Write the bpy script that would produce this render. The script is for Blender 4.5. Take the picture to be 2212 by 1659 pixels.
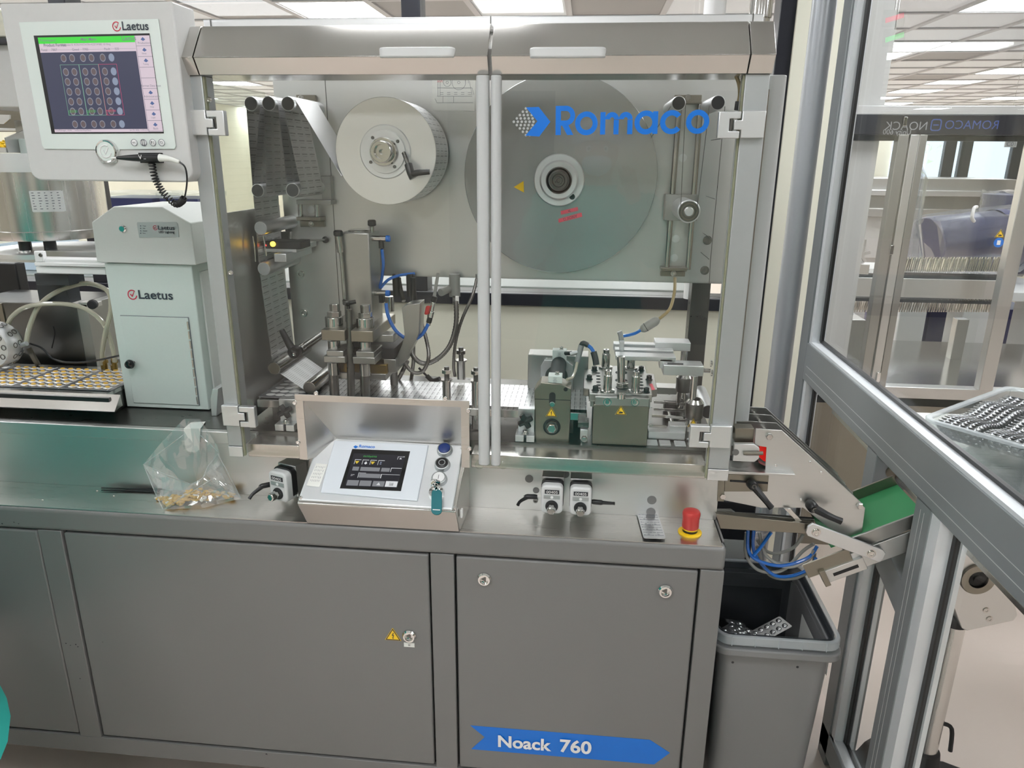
import bpy, bmesh, math, random
from mathutils import Vector, Matrix
random.seed(7)
for o in list(bpy.data.objects): bpy.data.objects.remove(o)
S = bpy.context.scene
COL = S.collection

# ------------------------------------------------------------------ camera
FPX = 1570.0                       # focal length in pixels of the 2212 px wide frame
PITCH, YAW, ROLL = 0.3027, -0.0991, -0.0082
CAM = Vector((0.0, -1.34, 1.58))   # machine front is the plane Y = 0, floor Z = 0
_f = Vector((math.sin(YAW)*math.cos(PITCH), math.cos(YAW)*math.cos(PITCH), -math.sin(PITCH)))
_r = Vector((math.cos(YAW), -math.sin(YAW), 0))
_d = _f.cross(_r)
RT = _r*math.cos(ROLL) + _d*math.sin(ROLL)
DN = -_r*math.sin(ROLL) + _d*math.cos(ROLL)
FW = _f
cd = bpy.data.cameras.new('camera'); cam = bpy.data.objects.new('camera', cd); COL.objects.link(cam)
cd.sensor_fit = 'HORIZONTAL'; cd.sensor_width = 36; cd.lens = FPX/2212*36
cd.clip_start = 0.02; cd.clip_end = 100
m = Matrix((RT, -DN, -FW)).transposed().to_4x4(); m.translation = CAM
cam.matrix_world = m
S.camera = cam

# ------------------------------------------------------------------ world, exposure
w = bpy.data.worlds.new('world'); S.world = w; w.use_nodes = True
bg = w.node_tree.nodes['Background']; bg.inputs[0].default_value = (0.93, 0.96, 1.0, 1); bg.inputs[1].default_value = 0.6
S.view_settings.view_transform = 'Standard'; S.view_settings.look = 'None'
S.view_settings.exposure = -0.08; S.view_settings.gamma = 1.0
S.view_settings.use_curve_mapping = False
LAMP = 18                         # emission of the ceiling light panels
CEIL = 2.5
S.cycles.transparent_max_bounces = 24
S.cycles.max_bounces = 10

# ------------------------------------------------------------------ measuring helpers (pixel of the frame + a real plane -> point)
def ray(u, v): return (RT*(u-1106) + DN*(v-829.5))/FPX + FW
def A(u, v, Y):
    d = ray(u, v); return CAM + d*((Y-CAM.y)/d.y)
def AX(u, v, X):
    d = ray(u, v); return CAM + d*((X-CAM.x)/d.x)
def AZ(u, v, Z):
    d = ray(u, v); return CAM + d*((Z-CAM.z)/d.z)
def V(*a): return Vector(a)

# ------------------------------------------------------------------ materials
MATS = {}
def nodes(name):
    mt = bpy.data.materials.new(name); mt.use_nodes = True
    MATS[name] = mt
    return mt, mt.node_tree.nodes, mt.node_tree.links
def pbr(name, col, rough=0.5, metal=0.0, brushed=None, bump=0, noise=0, nscale=30, alpha=1, emis=None, estr=1, coat=0, trans=0, spec=.5):
    mt, n, l = nodes(name); b = n['Principled BSDF']
    b.inputs['Base Color'].default_value = (*col, 1); b.inputs['Roughness'].default_value = rough
    b.inputs['Metallic'].default_value = metal; b.inputs['Coat Weight'].default_value = coat
    b.inputs['Transmission Weight'].default_value = trans
    b.inputs['Specular IOR Level'].default_value = spec
    if emis: b.inputs['Emission Color'].default_value = (*emis, 1); b.inputs['Emission Strength'].default_value = estr
    if brushed or noise or bump:
        tc = n.new('ShaderNodeTexCoord'); mp = n.new('ShaderNodeMapping'); nt = n.new('ShaderNodeTexNoise')
        l.new(tc.outputs['Object'], mp.inputs[0]); l.new(mp.outputs[0], nt.inputs[0])
        nt.inputs['Detail'].default_value = 4
        if brushed:
            mp.inputs['Scale'].default_value = brushed; nt.inputs['Scale'].default_value = 1
        else: nt.inputs['Scale'].default_value = nscale
        k = noise if noise else .12
        mr = n.new('ShaderNodeMapRange'); l.new(nt.outputs[0], mr.inputs[0])
        mr.inputs[3].default_value = max(rough-k, .03); mr.inputs[4].default_value = rough+k
        l.new(mr.outputs[0], b.inputs['Roughness'])
        mx = n.new('ShaderNodeMix'); mx.data_type = 'RGBA'
        mx.inputs[6].default_value = (*[c*(1-k*.9) for c in col], 1); mx.inputs[7].default_value = (*[min(1, c*(1+k*.6)) for c in col], 1)
        l.new(nt.outputs[0], mx.inputs[0]); l.new(mx.outputs[2], b.inputs['Base Color'])
        if bump:
            bp = n.new('ShaderNodeBump'); bp.inputs['Strength'].default_value = bump; bp.inputs['Distance'].default_value = .001
            l.new(nt.outputs[0], bp.inputs['Height']); l.new(bp.outputs[0], b.inputs['Normal'])
    return mt
def pane(name, tint=(1, 1, 1), rough=0.0, refl=0.06, haze=0.0, hazecol=(.8, .8, .8), gain=.40):
    """thin clear sheet: transparent + fresnel gloss (+ a little diffuse haze)"""
    mt, n, l = nodes(name); n.remove(n['Principled BSDF']); out = n['Material Output']
    t = n.new('ShaderNodeBsdfTransparent'); t.inputs[0].default_value = (*tint, 1)
    g = n.new('ShaderNodeBsdfGlossy'); g.inputs['Roughness'].default_value = rough
    lw = n.new('ShaderNodeLayerWeight'); lw.inputs[0].default_value = .5
    pw = n.new('ShaderNodeMath'); pw.operation = 'POWER'; pw.inputs[1].default_value = 5; l.new(lw.outputs['Facing'], pw.inputs[0])
    ma = n.new('ShaderNodeMath'); ma.operation = 'MULTIPLY_ADD'; ma.inputs[1].default_value = gain; ma.inputs[2].default_value = refl; ma.use_clamp = True
    l.new(pw.outputs[0], ma.inputs[0])
    mx = n.new('ShaderNodeMixShader'); l.new(ma.outputs[0], mx.inputs[0]); l.new(t.outputs[0], mx.inputs[1]); l.new(g.outputs[0], mx.inputs[2])
    last = mx
    if haze:
        d = n.new('ShaderNodeBsdfDiffuse'); d.inputs[0].default_value = (*hazecol, 1)
        m2 = n.new('ShaderNodeMixShader'); m2.inputs[0].default_value = haze
        l.new(mx.outputs[0], m2.inputs[1]); l.new(d.outputs[0], m2.inputs[2]); last = m2
    l.new(last.outputs[0], out.inputs[0])
    return mt
def emit(name, col, s=1):
    mt, n, l = nodes(name); b = n['Principled BSDF']
    b.inputs['Base Color'].default_value = (*[c*.1 for c in col], 1); b.inputs['Roughness'].default_value = .3
    b.inputs['Emission Color'].default_value = (*col, 1); b.inputs['Emission Strength'].default_value = s
    return mt
pbr('steel', (.62, .60, .57), .28, 1, brushed=(8, 600, 600), noise=.02)
pbr('steel_h', (.60, .58, .55), .26, 1, brushed=(8, 600, 600), noise=.02)
pbr('steel_v', (.62, .61, .59), .26, 1, brushed=(120, 120, 2), noise=.06)
pbr('steel_smooth', (.55, .54, .52), .15, 1)
pbr('steel_dark', (.17, .168, .16), .30, 1, noise=.08, nscale=40)
pbr('steel_brown', (.27, .25, .21), .34, 1, noise=.08, nscale=25)
pbr('chrome', (.75, .75, .74), .07, 1)
pbr('alu', (.74, .75, .76), .42, 1, brushed=(8, 500, 500), noise=.02)
pbr('alu_matte', (.47, .49, .495), .5, .8, noise=.05, nscale=60)
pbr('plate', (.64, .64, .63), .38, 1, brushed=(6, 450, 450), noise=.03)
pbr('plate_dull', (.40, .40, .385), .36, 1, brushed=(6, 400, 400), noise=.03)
pbr('cab_paint', (.185, .181, .177), .36, 0, noise=.03, nscale=300, bump=.04)
pbr('dark_gap', (.012, .012, .013), .6)
pbr('light_paint', (.60, .62, .60), .42, 0, noise=.03, nscale=200)
pbr('light_green_paint', (.55, .62, .59), .42, 0, noise=.03, nscale=200)
pbr('bezel', (.66, .72, .69), .3)
pbr('mon_paint', (.56, .56, .55), .45, 0, noise=.04, nscale=80)
pbr('grey_metal_paint', (.25, .27, .28), .38, .2, noise=.04, nscale=60)
pbr('white_profile', (.52, .53, .53), .38)
pbr('white', (.80, .80, .80), .4)
pbr('black', (.012, .012, .013), .38)
pbr('black_gloss', (.01, .01, .011), .12)
pbr('rubber', (.02, .02, .022), .7)
pbr('navy_black', (.012, .013, .02), .35)
pbr('blue_sticker', (.0, .165, .66), .4)
pbr('blue_tube', (.01, .13, .50), .25, coat=.4)
pbr('teal_tube', (.02, .18, .24), .25, coat=.4)
pbr('yellow', (.85, .55, .01), .45)
pbr('sign_yellow', (.95, .62, .02), .4)
pbr('red', (.55, .03, .03), .4)
pbr('red_btn', (.52, .045, .04), .38, noise=.03, nscale=60)
pbr('red_tape', (.72, .10, .14), .5)
pbr('blue_btn', (.01, .035, .18), .35)
pbr('teal', (.0, .13, .15), .5)
pbr('green_belt', (.045, .30, .11), .55, noise=.04, nscale=90)
pbr('beige_wall', (.76, .75, .63), .55, noise=.02, nscale=3)
pbr('paper', (.80, .80, .76), .6)
pbr('ink', (.03, .03, .035), .6)
pbr('ink_grey', (.13, .14, .17), .6)
pbr('laetus_ink', (.035, .045, .06), .5)
pbr('laetus_red', (.55, .01, .05), .5)
pbr('indicator_grey', (.62, .63, .63), .38)
pbr('tape', (.74, .75, .71), .55)
pbr('brass', (.26, .18, .06), .35, 1)
pbr('hose_clear', (.55, .53, .42), .15, 0, coat=.5, trans=.35)
pbr('hose_grey', (.27, .27, .25), .35)
pbr('hose_amber', (.42, .32, .16), .25, 0, coat=.4, trans=.2)
pbr('flex_metal', (.20, .19, .18), .34, 1)
pbr('floor_mat', (.78, .665, .60), .32, 0, noise=.07, nscale=2.2)
pbr('tablet', (.66, .40, .06), .55, noise=.06, nscale=300)
pbr('tablet_white', (.78, .74, .66), .6)
pbr('cap_dark', (.045, .046, .05), .38)
pbr('hood_steel', (.58, .565, .54), .38, 1, brushed=(8, 500, 500), noise=.03)
pbr('bezel_blue', (.70, .74, .79), .32)
pbr('lid_alu', (.76, .78, .80), .38, .6)
pbr('station_dark', (.155, .155, .15), .30, 1, noise=.05, nscale=15)
pbr('foil_dark', (.45, .45, .46), .3, 1)
pbr('pack_silver', (.74, .75, .77), .24, 1)
pbr('bin_grey', (.235, .235, .238), .42, 0, noise=.03, nscale=200)
pbr('drum_blue', (.012, .018, .10), .35)
pbr('pallet', (.62, .64, .64), .5)
pbr('dark_win', (.03, .035, .04), .2)
pbr('gown', (.02, .36, .31), .75, noise=.05, nscale=40)
pbr('skin', (.55, .33, .24), .5)
pbr('frosted_blue', (.55, .66, .80), .4)
pbr('glow_red', (.62, .01, .01), .35, emis=(.9, .02, .01), estr=.35)
pane('glass', (.985, .99, .985), 0, .022, .003, (.72, .74, .72))
pane('glass_clear', (.98, .99, .985), 0, .02)
pane('acrylic', (.93, .95, .92), .02, .05, .05, (.7, .7, .66))
pane('acrylic_edge', (.60, .62, .45), .1, .05, .35, (.55, .55, .42))
pane('film', (.95, .96, .96), .06, .18, .14, (.85, .88, .88), gain=.8)
pane('wrap', (.93, .95, .97), .10, .16, .05, (.75, .78, .82), gain=.8)
pane('pp_clear', (.93, .95, .95), .12, .06, .09, (.75, .79, .81))
pane('pp_rim', (.93, .95, .95), .15, .08, .34, (.72, .76, .80))
pane('pp_side', (.55, .57, .60), .15, .05, .30, (.10, .11, .12))
emit('lamp', (.96, .98, 1.0), LAMP)
emit('led_yellow', (1, .62, .05), 5)
emit('led_red', (1, .03, .03), 4)
emit('reflection_green', (.1, .9, .25), 1.6)
emit('reflection_red', (1, .04, .14), 1.6)
emit('screen_pink', (.74, .62, .70), .85)
emit('screen_navy', (.062, .066, .115), .85)
emit('screen_green', (.06, .72, .06), .9)
emit('screen_dark', (.02, .02, .03), .6)
emit('screen_line_g', (.28, .55, .40), .8)
emit('screen_line_r', (.80, .10, .22), .8)
emit('screen_tab', (.16, .12, .13), .8)
emit('screen_ring', (.30, .31, .37), .8)
emit('screen_blueish', (.30, .35, .47), .8)
emit('screen_text', (.25, .24, .30), .8)
emit('screen_icon', (.10, .16, .36), .8)
emit('screen_white', (.8, .82, .84), .8)
emit('screen_grey', (.28, .29, .31), .7)
emit('screen_yellow', (.75, .55, .05), .8)
emit('screen_gtext', (.08, .50, .10), .9)
emit('window_sky', (.78, .90, 1.0), 1.35)
emit('window_leaf', (.72, .90, .72), 1.25)

def foil_print_mat(name, base, rough, ink, pu, pv, wu, wv, seedscale=900):
    """aluminium foil printed with rows of small lettering (uv in metres: u across, v along)"""
    mt, n, l = nodes(name); b = n['Principled BSDF']
    b.inputs['Metallic'].default_value = 1; b.inputs['Roughness'].default_value = rough
    uv = n.new('ShaderNodeUVMap'); sp = n.new('ShaderNodeSeparateXYZ'); l.new(uv.outputs[0], sp.inputs[0])
    def M(op, a, bb=None, c=None):
        q = n.new('ShaderNodeMath'); q.operation = op
        for i, x in enumerate((a, bb, c)):
            if x is None: continue
            if isinstance(x, (int, float)): q.inputs[i].default_value = x
            else: l.new(x, q.inputs[i])
        return q.outputs[0]
    fu = M('FRACT', M('DIVIDE', sp.outputs[0], pu)); fv = M('FRACT', M('DIVIDE', sp.outputs[1], pv))
    inu = M('MULTIPLY', M('GREATER_THAN', fu, .08), M('LESS_THAN', fu, .08+wu))
    inv1 = M('MULTIPLY', M('GREATER_THAN', fv, .12), M('LESS_THAN', fv, .12+wv))
    inu2 = M('MULTIPLY', M('GREATER_THAN', fu, .18), M('LESS_THAN', fu, .18+wu*.75))
    inv2 = M('MULTIPLY', M('GREATER_THAN', fv, .50), M('LESS_THAN', fv, .50+wv*.5))
    nt = n.new('ShaderNodeTexNoise'); nt.noise_dimensions = '2D'; nt.inputs['Scale'].default_value = seedscale; nt.inputs['Detail'].default_value = 1
    l.new(uv.outputs[0], nt.inputs[0])
    k = M('GREATER_THAN', nt.outputs[0], .47)
    mask = M('MULTIPLY', M('MAXIMUM', M('MULTIPLY', inu, inv1), M('MULTIPLY', inu2, M('MULTIPLY', inv2, .6))), k)
    mx = n.new('ShaderNodeMix'); mx.data_type = 'RGBA'; l.new(mask, mx.inputs[0])
    mx.inputs[6].default_value = (*base, 1); mx.inputs[7].default_value = (*ink, 1); l.new(mx.outputs[2], b.inputs['Base Color'])
    mm = M('SUBTRACT', 1, mask); l.new(mm, b.inputs['Metallic'])
    return mt
foil_print_mat('foil_print', (.70, .70, .71), .38, (.10, .10, .11), .045, .0145, .72, .18)
foil_print_mat('web_print', (.74, .74, .75), .33, (.03, .03, .04), .030, .0125, .80, .22)
pbr('foil_plain', (.80, .80, .81), .34, 1)
pbr('reel_face', (.78, .78, .78), .38, 1, noise=.05, nscale=120)

# ------------------------------------------------------------------ mesh builder
class MB:
    def __init__(s): s.v = []; s.f = []; s.uv = {}
    def add(s, vs, fs):
        b = len(s.v); s.v += [tuple(x) for x in vs]; s.f += [tuple(i+b for i in f) for f in fs]; return s
    def box(s, x0, x1, y0, y1, z0, z1):
        x0, x1 = sorted((x0, x1)); y0, y1 = sorted((y0, y1)); z0, z1 = sorted((z0, z1))
        return s.add([(x0,y0,z0),(x1,y0,z0),(x1,y1,z0),(x0,y1,z0),(x0,y0,z1),(x1,y0,z1),(x1,y1,z1),(x0,y1,z1)],
                     [(0,3,2,1),(4,5,6,7),(0,1,5,4),(1,2,6,5),(2,3,7,6),(3,0,4,7)])
    def obox(s, c, ux, uy, uz, sx, sy, sz):
        ux, uy, uz = Vector(ux).normalized(), Vector(uy).normalized(), Vector(uz).normalized(); c = Vector(c)
        P = [c+ux*sx*a/2+uy*sy*b/2+uz*sz*d/2 for a, b, d in ((-1,-1,-1),(1,-1,-1),(1,1,-1),(-1,1,-1),(-1,-1,1),(1,-1,1),(1,1,1),(-1,1,1))]
        return s.add(P, [(0,3,2,1),(4,5,6,7),(0,1,5,4),(1,2,6,5),(2,3,7,6),(3,0,4,7)])
    def bar(s, p0, p1, w, h, up=(0, 0, 1)):
        p0, p1 = Vector(p0), Vector(p1); d = (p1-p0); L = d.length; d.normalize()
        side = d.cross(Vector(up)).normalized(); u = side.cross(d)
        return s.obox((p0+p1)/2, d, side, u, L, w, h)
    def lathe(s, p, ax, prof, n=28, caps=True):
        ax = Vector(ax).normalized(); p = Vector(p)
        t = Vector((0, 0, 1)) if abs(ax.z) < .9 else Vector((1, 0, 0))
        e1 = ax.cross(t).normalized(); e2 = ax.cross(e1)
        vs = []; fs = []
        for r, h in prof:
            for i in range(n):
                a = 2*math.pi*i/n; vs.append(p+ax*h+(e1*math.cos(a)+e2*math.sin(a))*r)
        for k in range(len(prof)-1):
            for i in range(n):
                j = (i+1) % n; fs.append((k*n+i, k*n+j, (k+1)*n+j, (k+1)*n+i))
        if caps:
            fs.append(tuple(range(n))[::-1]); fs.append(tuple((len(prof)-1)*n+i for i in range(n)))
        return s.add(vs, fs)
    def cyl(s, p0, p1, r, r1=None, n=24):
        p0, p1 = Vector(p0), Vector(p1); d = p1-p0
        return s.lathe(p0, d, [(r, 0), (r if r1 is None else r1, d.length)], n)
    def ring(s, p, ax, r0, r1, h, n=32):
        return s.lathe(p, ax, [(r0, 0), (r1, 0), (r1, h), (r0, h), (r0, 0)], n, caps=False)
    def tube(s, pts, r, n=10, sub=6, closed=False):
        pts = [Vector(p) for p in pts]; P = []
        if sub > 1 and len(pts) > 2:
            for i in range(len(pts)-1):
                p0 = pts[max(i-1, 0)]; p1 = pts[i]; p2 = pts[i+1]; p3 = pts[min(i+2, len(pts)-1)]
                for k in range(sub):
                    t = k/sub
                    P.append(.5*((2*p1)+(p2-p0)*t+(2*p0-5*p1+4*p2-p3)*t*t+(3*p1-p0-3*p2+p3)*t**3))
            P.append(pts[-1])
        else: P = pts
        vs = []; fs = []; pe = None
        for i, p in enumerate(P):
            d = (P[min(i+1, len(P)-1)]-P[max(i-1, 0)]).normalized()
            if pe is None:
                t = Vector((0, 0, 1)) if abs(d.z) < .9 else Vector((1, 0, 0)); e1 = d.cross(t).normalized()
            else: e1 = (pe-d*pe.dot(d)).normalized()
            pe = e1; e2 = d.cross(e1)
            rr = r(i/(len(P)-1)) if callable(r) else r
            for k in range(n):
                a = 2*math.pi*k/n; vs.append(p+(e1*math.cos(a)+e2*math.sin(a))*rr)
        for i in range(len(P)-1):
            for k in range(n):
                j = (k+1) % n; fs.append((i*n+k, i*n+j, (i+1)*n+j, (i+1)*n+k))
        fs.append(tuple(range(n))[::-1]); fs.append(tuple((len(P)-1)*n+k for k in range(n)))
        return s.add(vs, fs)
    def prism(s, pts, ext):
        """polygon (3d points) pushed along the vector ext"""
        pts = [Vector(p) for p in pts]; e = Vector(ext); n = len(pts)
        return s.add(pts+[p+e for p in pts], [tuple(range(n))[::-1], tuple(range(n, 2*n))]+[(i, (i+1) % n, n+(i+1) % n, n+i) for i in range(n)])
    def prism_hole(s, outer, inner, ext):
        """frame between two loops with the same number of points"""
        o = [Vector(p) for p in outer]; q = [Vector(p) for p in inner]; e = Vector(ext); n = len(o)
        vs = o+q+[p+e for p in o]+[p+e for p in q]; fs = []
        for i in range(n):
            j = (i+1) % n
            fs += [(i, n+i, n+j, j), (2*n+i, 2*n+j, 3*n+j, 3*n+i), (i, j, 2*n+j, 2*n+i), (n+i, 3*n+i, 3*n+j, n+j)]
        return s.add(vs, fs)
    def poly(s, pts): return s.add(pts, [tuple(range(len(pts)))])
    def sphere(s, c, r, n=16, m=10, sc=(1, 1, 1)):
        c = Vector(c); vs = [c+Vector((0, 0, r*sc[2]))]; fs = []
        for i in range(1, m):
            t = math.pi*i/m
            for k in range(n):
                a = 2*math.pi*k/n; vs.append(c+Vector((r*sc[0]*math.sin(t)*math.cos(a), r*sc[1]*math.sin(t)*math.sin(a), r*sc[2]*math.cos(t))))
        vs.append(c-Vector((0, 0, r*sc[2])))
        for k in range(n): fs.append((0, 1+k, 1+(k+1) % n))
        for i in range(m-2):
            for k in range(n):
                fs.append((1+i*n+k, 1+(i+1)*n+k, 1+(i+1)*n+(k+1) % n, 1+i*n+(k+1) % n))
        b = 1+(m-2)*n
        for k in range(n): fs.append((b+k, len(vs)-1, b+(k+1) % n))
        return s.add(vs, fs)
    def mesh(s, name, off=None):
        me = bpy.data.meshes.new(name); off = off or Vector((0, 0, 0))
        me.from_pydata([(x-off.x, y-off.y, z-off.z) for x, y, z in s.v], [], s.f); me.update()
        bm = bmesh.new(); bm.from_mesh(me); bmesh.ops.recalc_face_normals(bm, faces=bm.faces)
        bm.to_mesh(me); bm.free()
        return me

def finish(me, mat, smooth=35):
    if mat: me.materials.append(MATS[mat])
    if len(me.polygons):
        me.polygons.foreach_set('use_smooth', [True]*len(me.polygons)); me.set_sharp_from_angle(angle=math.radians(smooth))
def rootloc(o):
    while o.parent: o = o.parent
    return o.location
def obj(name, mb, mat, parent=None, bevel=0, seg=2, label=None, smooth=35):
    """one mesh object; top level: origin at its base"""
    if parent: off = Vector(rootloc(parent))
    else:
        xs, ys, zs = zip(*mb.v); off = Vector(((min(xs)+max(xs))/2, (min(ys)+max(ys))/2, min(zs)))
    me = mb.mesh(name, off); finish(me, mat, smooth)
    o = bpy.data.objects.new(name, me); COL.objects.link(o)
    if parent: o.parent = parent
    else: o.location = off
    if bevel:
        b = o.modifiers.new('bevel', 'BEVEL'); b.width = bevel; b.segments = seg; b.limit_method = 'ANGLE'; b.angle_limit = math.radians(40); b.harden_normals = False
    if label: o['label'] = label
    return o
def tag(o, label, cat, group=None, kind=None):
    o['label'] = label; o['category'] = cat
    if group: o['group'] = group
    if kind: o['kind'] = kind
    return o
def struct(name, mb, mat, parent=None, bevel=0):
    o = obj(name, mb, mat, parent, bevel)
    if not parent: o['kind'] = 'structure'
    return o
def thing(name, label, cat, loc, group=None):
    o = bpy.data.objects.new(name, None); COL.objects.link(o); o.location = Vector(loc); o.empty_display_size = .05
    return tag(o, label, cat, group)
def copy_tree(o, loc=None, parent=None, label=None, rot=None):
    c = o.copy(); COL.objects.link(c)
    if parent: c.parent = parent
    for ch in list(o.children): copy_tree(ch, None, c)
    if loc is not None: c.location = Vector(loc)
    if rot is not None: c.rotation_euler = rot
    if label: c['label'] = label
    return c
_txt = {}
def text_geo(s, bold=0.0):
    k = (s, bold)
    if k not in _txt:
        cu = bpy.data.curves.new('t', 'FONT'); cu.body = s; cu.size = 1; cu.offset = bold; cu.resolution_u = 4
        to = bpy.data.objects.new('t', cu); COL.objects.link(to)
        bpy.context.view_layer.update()
        me = bpy.data.meshes.new_from_object(to.evaluated_get(bpy.context.evaluated_depsgraph_get()))
        vs = [Vector(v.co) for v in me.vertices]; fs = [tuple(p.vertices) for p in me.polygons]
        bpy.data.objects.remove(to); bpy.data.curves.remove(cu); bpy.data.meshes.remove(me)
        _txt[k] = (vs, fs)
    return _txt[k]
def text(mb, s, p, ux, uy, width=None, height=None, bold=0.01, lift=.0006, center=False):
    """flat lettering: p lower-left of the ink box (or its centre), ux/uy unit directions, scaled to width and/or cap height"""
    vs, fs = text_geo(s, bold)
    if not vs: return
    x0 = min(v.x for v in vs); x1 = max(v.x for v in vs); y0 = min(v.y for v in vs); y1 = max(v.y for v in vs)
    sx = width/(x1-x0) if width else None; sy = height/(y1-y0) if height else None
    sx = sx or sy; sy = sy or sx
    ux = Vector(ux).normalized(); uy = Vector(uy).normalized(); nz = ux.cross(uy).normalized(); p = Vector(p)
    cx, cy = ((x0+x1)/2, (y0+y1)/2) if center else (x0, y0)
    mb.add([p+ux*(v.x-cx)*sx+uy*(v.y-cy)*sy+nz*lift for v in vs], fs)
def basis(p00, p10, p01):
    ux = (p10-p00).normalized(); uy = (p01-p00); uy = (uy-ux*uy.dot(ux)).normalized()
    return ux, uy, ux.cross(uy)
def rrect(c, ux, uy, w, h, r, n=5):
    c = Vector(c); P = []
    for sx, sy, a0 in ((1, 1, 0), (-1, 1, 90), (-1, -1, 180), (1, -1, 270)):
        for k in range(n+1):
            a = math.radians(a0+90*k/n)
            P.append(c+ux*(sx*(w/2-r)+r*math.cos(a))+uy*(sy*(h/2-r)+r*math.sin(a)))
    return P
X_, Y_, Z_ = V(1, 0, 0), V(0, 1, 0), V(0, 0, 1)
def screw(parent, p, ax, r=.005, name='screw', mat='chrome', h=.003):
    mb = MB(); mb.lathe(p, ax, [(r, 0), (r, h*.4), (r*.75, h), (r*.4, h), (r*.35, h*.5)], 14)
    return obj(name, mb, mat, parent)
def socket_bolt(parent, p, ax, r, h, name='bolt', mat='steel_dark'):
    mb = MB(); mb.lathe(p, ax, [(r*1.35, 0), (r*1.35, h*.12), (r, h*.12), (r, h*.92), (r*.92, h), (r*.55, h), (r*.5, h*.6)], 18)
    return obj(name, mb, mat, parent)
# ================================================================== THE SETTING
struct('floor', MB().box(-7, 10, -5, 16, -.1, 0), 'floor_mat')
ceil = struct('ceiling', MB().box(-7, 10, -5, 16, CEIL+.02, CEIL+.12), 'white')
T = .62; GX0 = -2.03; GY0 = 3.55
pbr('tile', (.84, .89, .92), .8, noise=.02, nscale=200); pbr('grid_bar', (.50, .51, .52), .5); pbr('tile_vent', (.36, .36, .35), .7, noise=.1, nscale=300)
LAMPS = {(0, 0), (7, 3), (7, 0), (10, 6), (10, 10), (11, 14), (11, 3), (14, 8), (13, 12), (8, 12),
         (-3, 0), (-1, -5), (2, -5), (5, -5), (-1, -8), (2, -8), (5, -8), (-4, -8), (-4, -5), (-1, -11), (2, -11), (5, -11), (8, -5), (8, -9), (-4, -11), (2, -2), (-3, -2), (6, -2)}
for i in range(-8, 19, 3):                 # more regular panels, added to brighten the rest of the big hall
    for j in range(4, 19, 4):
        if not (6 <= i <= 15 and j <= 14): LAMPS.add((i, j))
for i in range(0, 6, 3): LAMPS.add((i, 3))
VENTS = {(1, 0), (8, 4), (9, 7), (3, 0), (-1, 0)}
tile_me = MB().box(.012, T-.012, .012, T-.012, CEIL+.006, CEIL+.02).mesh('ceiling_tile'); finish(tile_me, 'tile')
vent_me = tile_me.copy(); vent_me.materials[0] = MATS['tile_vent']
rest = MB(); nt = 0
for i in range(-8, 20):
    for j in range(-14, 20):
        if (i, j) in LAMPS: continue
        x = GX0+i*T; y = GY0+j*T
        inview = (0 <= j <= 15) and ((i <= 6 and j <= 2 and i >= -2) or (i >= 6 and i <= 7+j*.9))
        if inview and nt < 290:
            nt += 1
            o = bpy.data.objects.new('ceiling_tile', vent_me if (i, j) in VENTS else tile_me); COL.objects.link(o); o.parent = ceil
            o.location = V(x, y, 0)-ceil.location
        else: rest.box(x+.012, x+T-.012, y+.012, y+T-.012, CEIL+.006, CEIL+.02)
o = obj('ceiling_tiles', rest, 'tile', ceil); o['kind'] = 'stuff'
for i in range(-8, 21): obj('ceiling_rail', MB().box(GX0+i*T-.02, GX0+i*T+.02, -5, 16, CEIL-.006, CEIL+.02), 'grid_bar', ceil)
for j in range(-13, 21): obj('ceiling_rail', MB().box(-7, 10, GY0+j*T-.02, GY0+j*T+.02, CEIL-.005, CEIL+.02), 'grid_bar', ceil)
for k, (i, j) in enumerate(sorted(LAMPS)):
    x = GX0+i*T; y = GY0+j*T
    lp = thing('ceiling_light', 'square recessed ceiling light panel glowing white between the ceiling tiles', 'light', (x+T/2, y+T/2, CEIL), 'recessed ceiling lights')
    obj('diffuser', MB().box(x+.035, x+T-.035, y+.035, y+T-.035, CEIL+.002, CEIL+.016), 'lamp', lp)
    obj('frame', MB().prism_hole([V(x+.01, y+.01, CEIL), V(x+T-.01, y+.01, CEIL), V(x+T-.01, y+T-.01, CEIL), V(x+.01, y+T-.01, CEIL)],
        [V(x+.035, y+.035, CEIL), V(x+T-.035, y+.035, CEIL), V(x+T-.035, y+T-.035, CEIL), V(x+.035, y+T-.035, CEIL)], V(0, 0, .015)), 'white', lp)

# far walls of the hall and the wall behind the photographer
struct('wall_far', MB().box(-7, 10, 14.9, 15, 0, CEIL), 'beige_wall')
struct('wall_left', MB().box(-7.1, -7, -5, 15, 0, CEIL), 'beige_wall')
struct('wall_right', MB().box(10, 10.1, -5, 15, 0, CEIL), 'beige_wall')
wb = struct('wall_behind', MB().box(-7, 10, -5.1, -5, 0, CEIL), 'beige_wall')
for x in (-4.2, -1.2, .9, 3.4): obj('reflection_panel', MB().box(x, x+.9, -4.99, -4.95, 0, 2.1), 'dark_win', wb, .004)  # unseen dark panels added for the steel hood to reflect

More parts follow.
